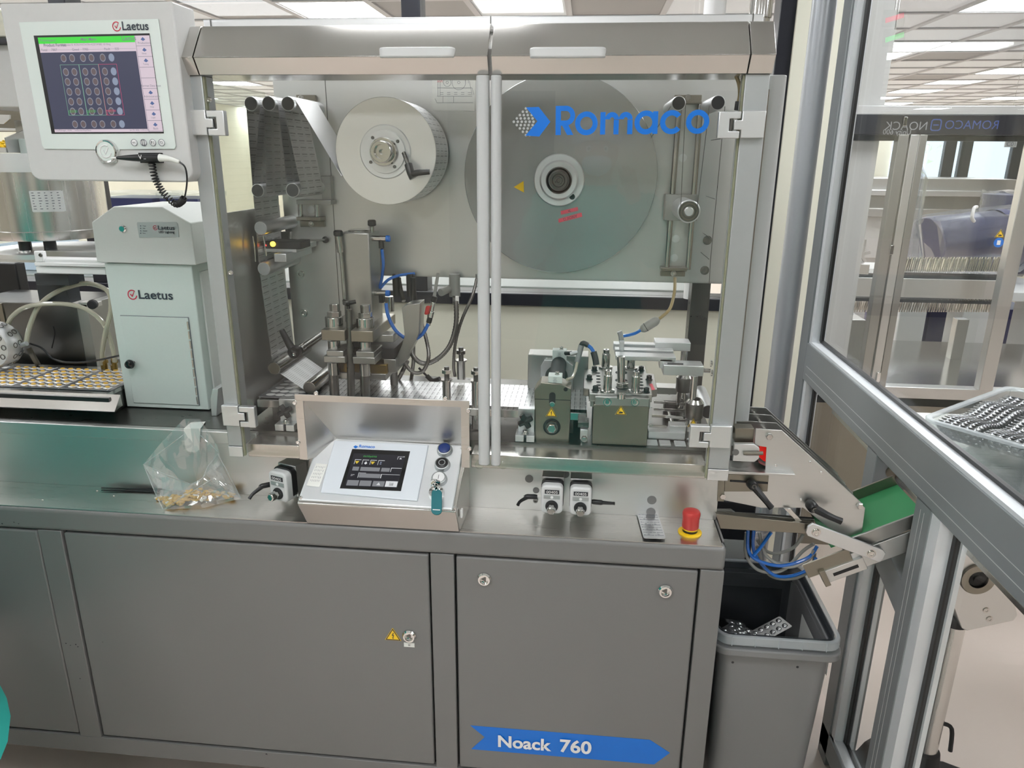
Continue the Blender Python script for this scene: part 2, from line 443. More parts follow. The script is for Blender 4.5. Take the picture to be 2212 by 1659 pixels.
# half-glazed wall behind the machine
RW = 1.3
zs = A(1300, 664, RW).z
wr = struct('wall_rear', MB().box(-5, .50, RW, RW+.09, 0, zs), 'beige_wall')
obj('sill_frame', MB().box(-5, .55, RW-.015, RW+.1, zs, zs+.045), 'navy_black', wr, .003)
xm = [A(888, 20, RW).x, A(205, 500, RW).x, -4.2]
for x in xm: obj('mullion', MB().box(x-.032, x+.032, RW-.01, RW+.08, zs+.045, CEIL), 'navy_black', wr, .003)
obj('mullion', MB().box(.585, .635, RW-.01, RW+.08, 0, CEIL), 'navy_black', wr, .003)
xs = sorted(xm+[.60])
for a, b in zip(xs[:-1], xs[1:]): obj('window_pane', MB().box(a+.032, b-.032, RW+.02, RW+.028, zs+.045, CEIL), 'glass_clear', wr)
struct('wall_column', MB().box(.635, .78, RW-.02, RW+.12, 0, CEIL), 'beige_wall')
pbr('post_grey', (.40, .42, .45), .32, .3)
o = obj('corner_post', MB().lathe(V(.655, 1.06, 0), Z_, [(.034, 0), (.034, CEIL)], 28), 'post_grey')
tag(o, 'rounded light grey vertical tube post between beige column and glass enclosure', 'post')

# ================================================================== GLASS ENCLOSURE ON THE RIGHT
PX = .70
en = thing('glass_enclosure', 'aluminium framed glass enclosure around the neighbouring machine on the right', 'enclosure', (PX+.03, .4, 0))
def post(y0, y1, z0, z1, x1=.05):
    o = obj('frame_post', MB().box(PX, PX+x1, y0, y1, z0, z1), 'grey_metal_paint', en, .002); return o
pbr('reveal', (.74, .77, .80), .35, .2)
post(.955, 1.03, 0, CEIL)
obj('frame_reveal', MB().box(PX+.006, PX+.045, .93, .955, 1.03, CEIL), 'reveal', en)
obj('frame_reveal', MB().box(PX+.006, PX+.045, .93, .955, .1, .92), 'reveal', en)
obj('gasket', MB().box(PX+.028, PX+.036, .912, .93, .1, .92), 'black', en)
obj('gasket', MB().box(PX+.028, PX+.036, .912, .93, 1.045, CEIL), 'black', en)
bmn = obj('frame_beam', MB().box(PX, PX+.05, -1.2, .955, .915, 1.032), 'grey_metal_paint', en, .0015)
for z in (.962, .937): obj('joint_line', MB().box(PX-.0006, PX+.01, -1.2, .93, z, z+.0012), 'white_profile', bmn)
obj('frame_reveal', MB().box(PX+.004, PX+.03, -1.2, .93, 1.032, 1.040), 'reveal', en)
obj('gasket', MB().box(PX+.03, PX+.040, -1.2, .93, 1.032, 1.048), 'black', en)
obj('glass_pane', MB().box(PX+.034, PX+.040, -1.2, .925, 1.046, CEIL), 'glass', en)
# lower posts: the far one carries a round plug, the near one stands at the conveyor
P1 = post(.325, .385, 0, .92, .075)
obj('round_plug', MB().lathe(V(PX+.042, .325, .905-.03), V(0, -1, 0), [(.016, 0), (.016, .002), (.014, .003)], 24), 'steel_brown', P1)
obj('frame_reveal', MB().box(PX+.004, PX+.028, .30, .325, .10, .80), 'reveal', P1)
obj('gasket', MB().box(PX+.028, PX+.037, .285, .325, .10, .80), 'black', P1)
obj('edge_strip', MB().box(PX+.037, PX+.048, .28, .325, .10, .80), 'reveal', P1)
P2 = post(.035, .105, 0, .92, .05)
for y in (.062, .078): obj('joint_line', MB().box(PX-.0006, PX+.01, y, y+.001, .02, .9), 'white_profile', P2)
obj('frame_reveal', MB().box(PX+.002, PX+.03, .000, .035, .10, .915), 'reveal', P2)
obj('gasket', MB().box(PX+.03, PX+.040, -.012, .02, .10, .915), 'black', P2)
obj('edge_strip', MB().box(PX+.040, PX+.05, -.02, .02, .10, .915), 'reveal', P2)
obj('bottom_rail', MB().box(PX, PX+.05, -1.2, .385, .03, .10), 'grey_metal_paint', en, .002)
obj('frame_reveal', MB().box(PX+.004, PX+.028, .03, .325, .10, .108), 'reveal', en)
obj('gasket', MB().box(PX+.028, PX+.037, .1, .325, .10, .112), 'black', en)
obj('glass_pane', MB().box(PX+.030, PX+.035, .105, .29, .11, .74), 'glass_clear', en)
obj('glass_pane', MB().box(PX+.032, PX+.037, -1.2, 0, .11, .915), 'glass_clear', en)
obj('glass_pane', MB().box(PX+.030, PX+.035, .385, .915, .11, .915), 'glass_clear', en)
obj('cross_brace', MB().prism([V(PX+.01, .385, .70), V(PX+.01, .105, .62), V(PX+.01, .105, .70), V(PX+.01, .385, .78)], V(.05, 0, 0)), 'grey_metal_paint', en, .001)
obj('paper_tag', MB().obox(V(PX-.003, .42, .27), V(.05, .99, -.05), V(1, 0, 0), Z_, .05, .001, .07), 'paper', en)

# ================================================================== BASE CABINET
ZT = .828; CR = .306; CL = -2.6; CB = .16; YB = .12
cab = thing('base_cabinet', 'long grey painted machine base cabinet with flush doors below the steel worktop', 'cabinet', (-.6, .3, 0))
body = MB().box(CL, CR, .016, .62, CB, ZT-.004)
obj('carcass', body, 'dark_gap', cab)
# front frame members (all in the plane Y=0) around recessed doors
d1r = A(82, 1150, 0).x; d2l = A(131, 1150, 0).x; d2r = A(929, 1194, 0).x; d3l = A(980, 1199, 0).x; d3r = A(1514, 1234, 0).x
dt = A(530, 1172, 0).z; dbm = A(218, 1593, 0).z
def fm(name, x0, x1, z0, z1): obj(name, MB().box(x0, x1, 0, .03, z0, z1), 'cab_paint', cab, .0015)
obj('top_rail', MB().box(CL, CR, 0, .03, dt, ZT), 'cab_paint', cab, .008, 3)
fm('bottom_rail', CL, CR, CB, dbm); fm('stile', d1r, d2l, dbm, dt); fm('stile', d2r, d3l, dbm, dt); fm('stile', d3r, CR, dbm, dt)
obj('side_panel', MB().box(CR-.004, CR, .03, .62, CB, ZT), 'cab_paint', cab)
for x in (-2.2, -1.0, .1):
    for y in (.22, .5): obj('foot', MB().lathe(V(x, y, 0), Z_, [(.035, 0), (.035, .012), (.014, .03), (.014, CB)], 16), 'steel_dark', cab)
g = .0045
doors = {}
for nm, x0, x1 in (('a', CL+.03, d1r), ('b', d2l, d2r), ('c', d3l, d3r)):
    doors[nm] = obj('door', MB().box(x0+g, x1-g, .002, .02, dbm+g, dt-g), 'cab_paint', cab, .004, 3)
def camlock(parent, u, v):
    p = A(u, v, .001)
    mb = MB(); mb.lathe(p, V(0, -1, 0), [(.0155, 0), (.0155, .002), (.0125, .006), (.0095, .006), (.0085, -.004)], 28)
    o = obj('lock', mb, 'chrome', parent)
    obj('key_slot', MB().lathe(p+V(0, .002, 0), V(0, -1, 0), [(.0075, 0), (.0075, .003)], 3), 'steel_dark', o)
camlock(doors['b'], 884, 1374); camlock(doors['c'], 1046, 1251); camlock(doors['c'], 1437, 1277)
def sign_triangle(parent, c, s, ux, uy, kind, name='warning_sign'):
    """yellow triangle with black border; s = side length"""
    n = ux.cross(uy); h = s*.866
    P = lambda k, lift: [c+ux*(-s/2*k)+uy*(-h/3*k)+n*lift, c+ux*(s/2*k)+uy*(-h/3*k)+n*lift, c+uy*(2*h/3*k)+n*lift]
    o = obj(name, MB().prism(P(1, .0002), n*.0006), 'sign_yellow', parent)
    obj('border', MB().prism_hole(P(.93, .0009), P(.76, .0009), n*.0003), 'ink', o)
    mb = MB()
    if kind == 'bolt':
        pts = [(.02, .30), (-.10, .02), (.0, .02), (-.03, -.20), (-.07, -.14), (.0, -.33), (.06, -.17), (.02, -.18), (.10, .08), (.01, .08), (.09, .30)]
        mb.prism([c+ux*(x*s*.72)+uy*(y*s*.72+.03*s)+n*.0009 for x, y in pts], n*.0003)
    else:
        pts = [(-.24, -.16), (.05, -.16), (.22, -.12), (.24, -.02), (.10, .03), (.02, .02), (-.03, .10), (-.08, .08), (-.06, -.02), (-.16, -.06)]
        mb.prism([c+ux*(x*s*.85)+uy*(y*s*.85-.02*s)+n*.0009 for x, y in pts], n*.0003)
        mb.prism([c+ux*(x*s)+uy*(y*s)+n*.0009 for x, y in ((-.17, .12), (-.13, .12), (-.13, -.10), (-.17, -.10))], n*.0003)
    obj('symbol', mb, 'ink', o)
    return o
p = A(849, 1374, .0015); sign_triangle(doors['b'], p, .037, X_, Z_, 'bolt')
p = A(884, 1393, .0015); lb = obj('label_plate', MB().obox(p, X_, Y_, Z_, .024, .001, .011), 'paper', doors['b'])
mb = MB(); text(mb, 'S1', p+V(0, -.0005, 0), X_, Z_, height=.0042, center=True, bold=.02); obj('lettering', mb, 'ink', lb)
random.seed(4)
for u, v, r in ((143, 1390, 2.2), (152, 1394, 1.6), (164, 1392, 2.0), (168, 1397, 2.4), (173, 1466, 1.8), (576, 1629, 2.6), (222, 1387, 1.4), (30, 1128, 2.2), (5, 1131, 2.4), (40, 1131, 1.8)):
    p = A(u, v, -.0004); k = .0009
    obj('paint_chip', MB().prism([p+V(math.cos(t_)*r*k*random.uniform(.5, 1.5), 0, math.sin(t_)*r*k*random.uniform(.4, 1.2)) for t_ in [6.28*i/7 for i in range(7)]], V(0, -.0002, 0)), 'ink', cab)
# blue arrow sticker "Noack 760"
S3 = [A(u, v, .0018) for u, v in ((1016, 1567), (1404, 1598), (1447, 1626), (1413, 1651), (1018, 1618), (1047, 1592))]
st = obj('arrow_sticker', MB().prism(S3, V(0, -.0005, 0)), 'blue_sticker', doors['c'])
ux = (S3[1]-S3[0]); ux.y = 0; ux.normalize(); uz = V(-ux.z, 0, ux.x)
mb = MB(); w_ = A(1076, 1613, 0); text(mb, 'Noack', w_+V(0, -.0005, 0), ux, uz, width=(A(1191, 1620, 0)-w_).length, bold=.028)
obj('lettering', mb, 'white', st); mb = MB(); w_ = A(1209, 1624, 0); text(mb, '760', w_+V(0, -.0005, 0), ux, uz, width=(A(1277, 1630, 0)-w_).length, bold=.028)
obj('lettering', mb, 'white', st)

# worktop and the upright splash panel behind it
wt = MB().box(CL, CR-.008, .006, YB-.0005, ZT+.0002, ZT+.0016)
o = obj('worktop', wt, 'steel'); tag(o, 'brushed stainless steel worktop strip along the grey base cabinet', 'worktop')
ZL = .985                                   # height of the machine table / ledge
xh = -.74
sp = thing('splash_panel', 'upright stainless steel panel rising behind the worktop to the machine table', 'panel', (-.8, YB, ZT))
obj('sheet', MB().box(CL, CR-.003, YB, YB+.01, ZT+.0016, ZL-.03), 'plate', sp)
obj('edge_fold', MB().box(CL, xh+.02, YB-.005, YB+.011, ZL-.03, ZL-.0005), 'plate', sp, .002)
for u, v, r in ((1143, 1034, 9), (1158, 1059, 7), (1221, 1024, 9), (1408, 1080, 10), (1406, 1106, 10), (645, 1045, 9)):
    p = A(u, v, YB); obj('grey_plug', MB().lathe(p, V(0, -1, 0), [(r/1000, 0), (r/1000, .0012)], 24), 'cab_paint', sp)
p = A(1157, 1080, YB); obj('bolt_head', MB().lathe(p, V(0, -1, 0), [(.0055, 0), (.0055, .005), (.003, .005), (.0025, .002)], 16), 'steel_dark', sp)
tb = MB().box(CL, .30, YB+.012, .60, ZL-.03, ZL); o = obj('machine_table', tb, 'steel_dark')
tag(o, 'dark flat steel machine table carrying the stations above the splash panel', 'table')
# ================================================================== MACHINE HOUSING (guard)
HY = .05                                    # front plane of the glass doors
hs = thing('machine_housing', 'stainless steel machine guard housing with two glass doors above the worktop', 'housing', (-.23, .25, ZL))
ZG1 = 1.72; ZG0 = .957
hxl = A(390, 163, HY).x; hxl2 = A(433, 163, HY).x; hxr2 = A(1613, 160, HY).x; hxr = .306
cxl = A(1032, 500, HY).x; cxm = A(1060, 100, HY).x; cxr = A(1083, 500, HY).x
# header: folded sheet, two facets, three pieces + end caps
hb = ZG1; hc = A(700, 123, HY-.018); ht = A(700, 55, HY+.03)
prof = [(HY-.004, hb), (HY-.020, hb+.028), (HY-.022, hc.z), (HY+.022, ht.z-.002), (HY+.028, ht.z), (HY+.10, ht.z), (HY+.10, hb)]
def header(x0, x1, name):
    return obj(name, MB().prism([V(x0, y, z) for y, z in prof], V(x1-x0, 0, 0)), 'steel_h', hs, .002)
header(hxl, hxl2-.001, 'header_cap'); header(hxr2+.001, hxr, 'header_cap')
HL = header(hxl2+.001, cxm-.003, 'header'); HR = header(cxm+.003, hxr2-.001, 'header')
def handle(parent, u0, u1, v):
    a = A(u0, v, HY-.03); b = A(u1, v, HY-.03)
    P = rrect(V((a.x+b.x)/2, HY-.004, a.z), X_, Y_, b.x-a.x, .048, .012)
    obj('handle', MB().prism(P, V(0, 0, -.017)), 'indicator_grey', parent, .003)
handle(HL, 815, 980, 101); handle(HR, 1143, 1310, 101)
zt2 = A(700, 41, HY+.11).z
top = MB().box(hxl+.004, hxr-.002, HY+.1, HY+.13, ht.z-.004, zt2)
obj('top_strip', top, 'alu', hs, .002)
#obj('roof', MB().box(hxl+.004, hxr-.002, HY+.13, .43, zt2-.012, zt2), 'alu', hs)
for u in (455, 1060, 1626):
    x = A(u, 46, HY+.1).x; obj('roof_seam', MB().box(x-.001, x+.001, HY+.0985, HY+.13, ht.z, zt2+.0004), 'steel_dark', hs)
# corner posts with end blocks
pl0, pl1 = hxl+.008, hxl2+.001; pr0, pr1 = A(1611, 165, HY).x, .3045
PL = obj('corner_post', MB().box(pl0, pl1, HY+.002, HY+.045, ZG0+.022, hb), 'alu_matte', hs, .0015)
PR = obj('corner_post', MB().box(pr0, pr1, HY+.002, HY+.045, ZG0+.022, hb), 'alu_matte', hs, .0015)
obj('end_block', MB().box(pl0, pl1, HY, HY+.045, ZG0-.002, ZG0+.0215), 'alu', PL, .001)
obj('end_block', MB().box(pr0, pr1, HY, HY+.045, ZG0-.003, ZG0+.0215), 'alu', PR, .001)
# glass doors
def door_left():
    a, b = A(635, 848, HY), A(1016, 866, HY)
    x0, x1 = pl1+.002, cxm-.004
    zc = a.z-.004
    pts = [(x0, ZG0), (a.x+.006, ZG0), (a.x+.006, zc), (b.x-.006, zc), (b.x-.006, ZG0), (x1, ZG0), (x1, ZG1-.001), (x0, ZG1-.001)]
    return obj('glass_door', MB().prism([V(x, HY+.004, z) for x, z in pts], V(0, .005, 0)), 'glass', hs)
DL = door_left()
DR = obj('glass_door', MB().box(cxm+.004, pr0-.002, HY+.004, HY+.009, ZG0, ZG1-.001), 'glass', hs)
obj('edge_trim', MB().box(pl1+.0005, pl1+.004, HY+.003, HY+.010, ZG0, ZG1-.002), 'acrylic_edge', DL)
obj('edge_trim', MB().box(pr0-.004, pr0-.0005, HY+.003, HY+.010, ZG0, ZG1-.002), 'acrylic_edge', DR)
def profile(parent, x0, x1):
    mb = MB(); P = rrect(V((x0+x1)/2, HY-.004, ZG0+.012), X_, Y_, x1-x0, .024, .009, 4); mb.prism(P, V(0, 0, ZG1-ZG0-.014))
    o = obj('door_profile', mb, 'white_profile', parent, .002)
    return o
profile(DL, cxl, A(1058, 500, HY).x); profile(DR, A(1062, 500, HY).x, cxr)
for u, par in ((1036, DL), (1087, DR)):
    p = A(u, 1003, HY-.002)
    obj('door_bumper', MB().lathe(p, V(0, -1, 0), [(.0095, 0), (.0095, .004), (.006, .0065), (.004, .0065), (.004, .004)], 22), 'acrylic', par)
for u, v, par in ((452, 216, DL), (498, 589, DL)):
    p = A(u, v, HY+.003); screw(par, p, V(0, -1, 0), .0055)
# hinges: two interlocking leaves
def hinge(parent, u0, v0, u1, v1, left):
    a = A(u0, v0, HY-.012); b = A(u1, v1, HY-.012); x0, x1, z1, z0 = a.x, b.x, a.z, b.z
    w = x1-x0; h = z1-z0; y0, y1 = HY-.012, HY+.002
    h1 = thing_hinge = obj('hinge', MB().box(x0, x0+w*.52, y0, y1, z0, z1) if False else
        MB().prism([V(x, y0, z) for x, z in ((x0, z0), (x0+w*.50, z0), (x0+w*.50, z0+h*.30), (x0+w*.68, z0+h*.30), (x0+w*.68, z0+h*.66), (x0+w*.50, z0+h*.66), (x0+w*.50, z1), (x0, z1))] if left else
        [V(x, y0, z) for x, z in ((x1, z0), (x1-w*.50, z0), (x1-w*.50, z0+h*.30), (x1-w*.66, z0+h*.30), (x1-w*.66, z0+h*.66), (x1-w*.50, z0+h*.66), (x1-w*.50, z1), (x1, z1))], V(0, y1-y0, 0)), 'alu', parent, .0012)
    if left: pts = ((x1, z0-.001), (x0+w*.53, z0-.001), (x0+w*.53, z0+h*.25), (x0+w*.78, z0+h*.25), (x0+w*.78, z0+h*.71), (x0+w*.53, z0+h*.71), (x0+w*.53, z1-.001), (x1, z1-.001))
    else: pts = ((x0, z0-.001), (x1-w*.53, z0-.001), (x1-w*.53, z0+h*.25), (x1-w*.76, z0+h*.25), (x1-w*.76, z0+h*.71), (x1-w*.53, z0+h*.71), (x1-w*.53, z1-.001), (x0, z1-.001))
    obj('hinge_leaf', MB().prism([V(x, y0-.001, z) for x, z in pts], V(0, y1-y0, 0)), 'alu', h1, .0015)
    xc = x0+w*.73 if left else x1-w*.71
    obj('hinge_pin', MB().cyl(V(xc, (y0+y1)/2, z0+h*.2), V(xc, (y0+y1)/2, z1-h*.2), .0035, n=14), 'steel_dark', h1)
hinge(PL, 402, 237, 488, 292, True); hinge(PL, 477, 876, 553, 923, True)
hinge(PR, 1554, 239, 1650, 298, False); hinge(PR, 1492, 918, 1577, 969, False)
# shelf along the inside of the doors (folded steel)
sz = A(1085, 984, HY+.025).z; sy = HY+.025
def shelf(x0, x1):
    obj('inner_shelf', MB().prism([V(x0, y, z) for y, z in ((sy, sz), (YB+.02, sz+.003), (YB+.02, sz-.004), (sy+.004, sz-.006), (sy+.004, sz-.026), (sy-.001, sz-.030), (sy-.001, sz-.024), (sy, sz-.02))], V(x1-x0, 0, 0)), 'steel_h', hs, .0012)
shelf(pl1, A(640, 900, HY).x); shelf(A(1013, 900, HY).x, pr0)
# back plate carrying reels and rollers; its left part reaches down to the table
BY = .42
bz = A(1100, 602, BY).z; bl = A(588, 165, BY).x; br = A(1560, 600, BY).x
xs_ = A(828, 600, BY).x
bp = obj('back_plate', MB().prism([V(x, BY, z) for x, z in ((bl, ZL+.005), (xs_-.02, ZL+.005), (xs_-.02, bz), (br, bz), (br, zt2-.02), (bl, zt2-.02))], V(0, .012, 0)), 'plate', hs, .001)
obj('plate_flange', MB().box(xs_, br, BY, BY+.05, bz, bz+.004), 'plate_dull', hs)
for u, v, r in ((650, 592, 9), (657, 676, 9), (893, 452, 0), (1528, 519, 9), (1522, 584, 9)):
    if r:
        p = A(u, v, BY); obj('plate_bolt', MB().lathe(p, V(0, -1, 0), [(.0105, 0), (.0105, .0015), (.0085, .0015), (.008, .005), (.0045, .005), (.004, .002)], 22), 'steel_smooth', bp)
sd = obj('seam_line', MB().box(A(716, 400, BY).x, A(717.5, 400, BY).x, BY-.0006, BY, 1.2, zt2-.03), 'steel_dark', bp)
# rear pillar on the right
p0 = A(1492, 606, .47); p1 = A(1532, 606, .47)
obj('rear_pillar', MB().box(p0.x, p1.x, .44, .49, ZL, bz+.05), 'steel_dark', hs, .001)
# side guard on the right: clear pane with a white handle profile
obj('side_pane', MB().box(.309, .313, HY+.05, .30, ZG0+.01, ZG1-.01), 'acrylic', hs)
sp0 = A(1676, 170, .20)
P = rrect(V(.352, .21, ZG0+.015), X_, Y_, .034, .03, .011, 4)
obj('side_profile', MB().prism(P, V(0, 0, ZG1-ZG0-.002)), 'white_profile', hs, .002)
obj('side_rod', MB().cyl(V(.326, .17, ZG0+.06), V(.326, .17, ZG1-.015), .006, n=14), 'steel_brown', hs)
obj('side_pane', MB().box(hxl-.004, hxl, HY+.05, .42, ZG0+.03, ZG1), 'acrylic', hs)
obj('side_wall', MB().box(hxl+.006, hxl+.012, HY+.06, BY, ZL+.012, A(560, 442, BY).z), 'plate', hs)
# amber hose near the right post
obj('amber_hose', MB().tube([A(1588, 160, .10), A(1596, 180, .10), A(1598, 205, .10), A(1594, 225, .10)], .0035), 'hose_amber', hs)
obj('hose_sleeve', MB().tube([A(1594, 219, .10), A(1591, 238, .10)], .0045, sub=1), 'rubber', hs)
# instruction sheet behind the glass
q = [A(u, v, BY-.001) for u, v in ((934, 162), (1028, 160), (1025, 240), (933, 239))]
sheet = obj('instruction_sheet', MB().prism(q, V(0, -.001, 0)), 'paper', hs)
mb = MB(); n_ = V(0, -.0012, 0)
def ln(u0, v0, u1, v1, t=.0006):
    a, b = A(u0, v0, BY-.002), A(u1, v1, BY-.002); d = (b-a).normalized(); s = V(-d.z, 0, d.x)*t/2
    return [a-s+n_, b-s+n_, b+s+n_, a+s+n_]
def circ(mb, u, v, r, t=.0006):
    c = A(u, v, BY-.003); mb.ring(c+V(0, 0, 0), V(0, -1, 0), r-t, r, .0003, 28)
for a in ((944, 208, 1020, 208), (945, 190, 1020, 190), (944, 222, 1022, 222), (940, 213, 944, 222), (1020, 190, 1024, 205), (957, 208, 957, 222), (980, 208, 980, 222), (946, 176, 946, 208), (951, 176, 951, 208), (1006, 172, 1006, 180), (1012, 172, 1012, 180), (1014, 175, 1020, 205)): mb.poly(ln(*a))
circ(mb, 966, 178, .009); circ(mb, 991, 178, .016); circ(mb, 966, 178, .003); circ(mb, 991, 178, .003)
for k in range(5):
    u = 951+k*15
    for v in (200, 204): mb.poly(ln(u, v, u+7, v))
obj('drawing', mb, 'ink_grey', sheet)
mb = MB()
for k in range(3): mb.poly(ln(945+k*4, 168, 948+k*4, 178)); mb.poly(ln(948+k*4, 168, 945+k*4, 178))
obj('drawing_red', mb, 'red_tape', sheet)

# lettering on the right door: built from strokes
rm = MB()
def lp(u, v, lift=.0008): return A(u, v, HY+.004)+V(0, -lift, 0)
c0 = lp(1197, 295); ex = (lp(1530, 291)-c0); UX = ex.normalized(); UXw = ex.length; UY = V(-UX.z, 0, UX.x)
c0 = V(c0.x, HY+.0032, A(1197, 292, HY+.004).z)
K = UXw/332.0                                # metres per pixel here
LIFT = [0]
def L(x, y): return c0+UX*((x-1197)*K)+UY*((292-y)*K)+V(0, -LIFT[0], 0)
def arc(cx, cy, ri, ro, a0, a1, n=36):
    LIFT[0] += .00006
    P = []
    for k in range(n+1):
        a = math.radians(a0+(a1-a0)*k/n); P.append((cx+ro*math.cos(a), cy-ro*math.sin(a)))
    Q = []
    for k in range(n+1):
        a = math.radians(a1+(a0-a1)*k/n); Q.append((cx+ri*math.cos(a), cy-ri*math.sin(a)))
    for k in range(n): rm.add([L(*P[k]), L(*P[k+1]), L(*Q[n-k-1]), L(*Q[n-k])], [(0, 1, 2, 3)])
def rect(x0, y0, x1, y1):
    LIFT[0] += .00006; rm.poly([L(x0, y1), L(x1, y1), L(x1, y0), L(x0, y0)])
base = 292; st_ = 11.5
rect(1200, 232, 1211.5, base)                                  # R
rect(1211, 232, 1223, 242.5); rect(1211, 262, 1223, 272.5)
arc(1222, 252.2, 9.8, 20.3, -90, 90)
rm.poly([L(1214, 272), L(1227, 270), L(1239, base), L(1225.5, base)])
arc(1267, 268.5, 13.5, 24.5, 0, 360, 48)                       # o
rect(1297, 246, 1308, base); rect(1326, 262, 1337, base); rect(1355.5, 262, 1366.5, base)   # m
arc(1322.2, 261, 4.2, 14.8, 0, 180, 24); arc(1351.5, 261, 4.2, 14.8, 0, 180, 24)
rect(1307.4, 258, 1308, 268)
arc(1395, 268.5, 13.5, 24.5, 0, 360, 48); rect(1409.5, 246, 1420.5, base)                    # a
arc(1449.5, 268.5, 13.5, 24.5, 38, 322, 44)                    # c
arc(1504.5, 268.5, 13.5, 24.5, 0, 360, 48)                     # o
obj('lettering', rm, 'blue_sticker', DR)
mb = MB(); mb.poly([lp(*q) for q in ((1136, 232), (1164, 231), (1189, 263), (1165, 295), (1135, 293), (1161, 262))])
obj('arrow_emblem', mb, 'blue_sticker', DR)
mb = MB()
for r in range(9):
    k = 9-abs(r-4)*2
    for c in range(max(1, 6-abs(r-4))):
        u = 1110+abs(r-4)*6.5+c*8.5-(0); v = 263+(r-4)*7.2
        if u < 1160-abs(r-4)*4.5+8: mb.lathe(lp(u, v, 0), V(0, -1, 0), [(.0026-.0001*abs(r-4), 0), (.0024, .0004)], 6)
obj('dot_emblem', mb, 'alu_matte', DR)
# yellow triangle on the big disc is added with the disc; wire-like scratches stay out

# ================================================================== CONTROL HOOD AND CONTROL BOX
hd = thing('control_hood', 'stainless steel hood recessed into the left glass door above the control panel', 'hood', (-.41, HY, ZL))
tl, tr = A(637, 850, HY), A(1014, 866, HY); zl = ZG0
tl.z = tr.z = (tl.z+tr.z)/2
fw = .0175
fl = MB().prism([V(x, HY-.001, z) for x, z in ((tl.x, zl), (tl.x+fw, zl), (tl.x+fw, tl.z-fw*.8), (tr.x-fw, tl.z-fw*.8), (tr.x-fw, zl), (tr.x, zl), (tr.x, tl.z), (tl.x, tl.z))], V(0, -.0025, 0))
obj('flange', fl, 'steel', hd, .0006)
il, ir = tl.x+fw, tr.x-fw; zi = tl.z-fw*.8; zb = A(850, 953, YB-.012).z
bk = YB-.012
s_ = MB()
s_.add([V(il, HY-.001, zi), V(ir, HY-.001, zi), V(ir-.002, bk, zb), V(il+.045, bk, zb)], [(0, 1, 2, 3)])
obj('slanted_back', s_, 'hood_steel', hd)
obj('left_cheek', MB().add([V(il, HY-.001, zi), V(il+.045, bk, zb), V(il+.042, bk, zl), V(il, HY-.001, zl)], [(0, 1, 2, 3)]), 'steel_h', hd)
obj('right_cheek', MB().add([V(ir, HY-.001, zi), V(ir-.002, bk, zb), V(ir-.002, bk, zl), V(ir, HY-.001, zl)], [(0, 1, 2, 3)]), 'steel_h', hd)
for u, v in ((683, 849), (962, 861), (637, 870), (644, 955), (1012, 887), (1014, 969)): screw(hd, A(u, v, HY-.0035), V(0, -1, 0), .005)

bx = thing('control_box', 'stainless steel operator control box with touch screen and push buttons on the worktop', 'control panel', (-.41, .05, ZT))
b0, b1 = AZ(662, 1134, ZT), AZ(994, 1150, ZT)
yf = .002; yt = -.028
tfl, tfr = A(641, 1086, yt), A(984, 1108, yt)
tfl.z = tfr.z = (tfl.z+tfr.z)/2
zr = A(850, 953, YB-.012).z-.001; yb = YB-.002
trl = A(688, 947, yb-.012); trr = A(1004, 962, yb-.012); trl.z = trr.z = zr
LB = [V(b0.x, yf, ZT+.0018), V(b1.x, yf, ZT+.0018), V(b1.x+.003, yb, ZT+.0018), V(b0.x-.0, yb, ZT+.0018)]
TB = [tfl, tfr, V(trr.x, yb, zr), V(tfl.x+.012, yb, zr)]
TB[3].x = tfl.x+.004; TB[2].x = tfr.x+.006
mb = MB(); mb.add(LB+TB, [(0, 3, 2, 1), (0, 1, 5, 4), (1, 2, 6, 5), (2, 3, 7, 6), (3, 0, 4, 7), (4, 5, 6, 7)])
obj('case', mb, 'steel_h', bx, .002)
# lid: plate lying on the slanted top
ux = (tfr-tfl).normalized(); up = (V(0, yb, zr)-V(0, yt, tfl.z)).normalized(); nn = ux.cross(up).normalized()
if nn.z < 0: nn = -nn
def onlid(u, v, lift=0.0):
    d = ray(u, v); P0 = tfl+nn*(.006+lift); t = (P0-CAM).dot(nn)/d.dot(nn); return CAM+d*t
lidp = [onlid(u, v, -.006) for u, v in ((645, 1083), (978, 1104), (1003, 965), (692, 947))]
lid = obj('lid', MB().prism(lidp, nn*.006), 'lid_alu', bx, .003, 3)
bez = [onlid(u, v) for u, v in ((693, 1065), (902, 1084), (926, 963), (723, 953))]
bz_ = obj('display_bezel', MB().prism(bez, nn*.004), 'bezel_blue', bx, .003, 3)
ins = [onlid(u, v, .004) for u, v in ((734, 1055), (866, 1061), (886, 975), (761, 970))]
obj('screen_recess', MB().prism(ins, nn*.0004), 'black_gloss', bz_)
sc = [onlid(u, v, .0046) for u, v in ((744, 1050), (858, 1054), (876, 984), (764, 979))]
scr = obj('screen', MB().prism(sc, nn*.0003), 'screen_dark', bz_)
def onscr(u, v): return onlid(u, v, .0052)
def sq(mb, *uv): mb.poly([onscr(*p) for p in uv])
def bilin(x, y):
    """screen coordinates 0..1 (x right, y down) -> pixel"""
    a, b, c, d = (764, 980), (876, 985), (858, 1053), (744, 1049)
    return tuple(a[i]*(1-x)*(1-y)+b[i]*x*(1-y)+c[i]*x*y+d[i]*(1-x)*y for i in (0, 1))
def scrrect(mb, x0, y0, x1, y1): mb.poly([onscr(*bilin(*q)) for q in ((x0, y1), (x1, y1), (x1, y0), (x0, y0))])
ml = MB(); mg = MB(); mgr = MB(); my = MB(); mbl = MB()
for x in (.06, .21, .36, .51): scrrect(ml, x, .17, x+.12, .185); scrrect(ml, x, .17, x+.008, .32)
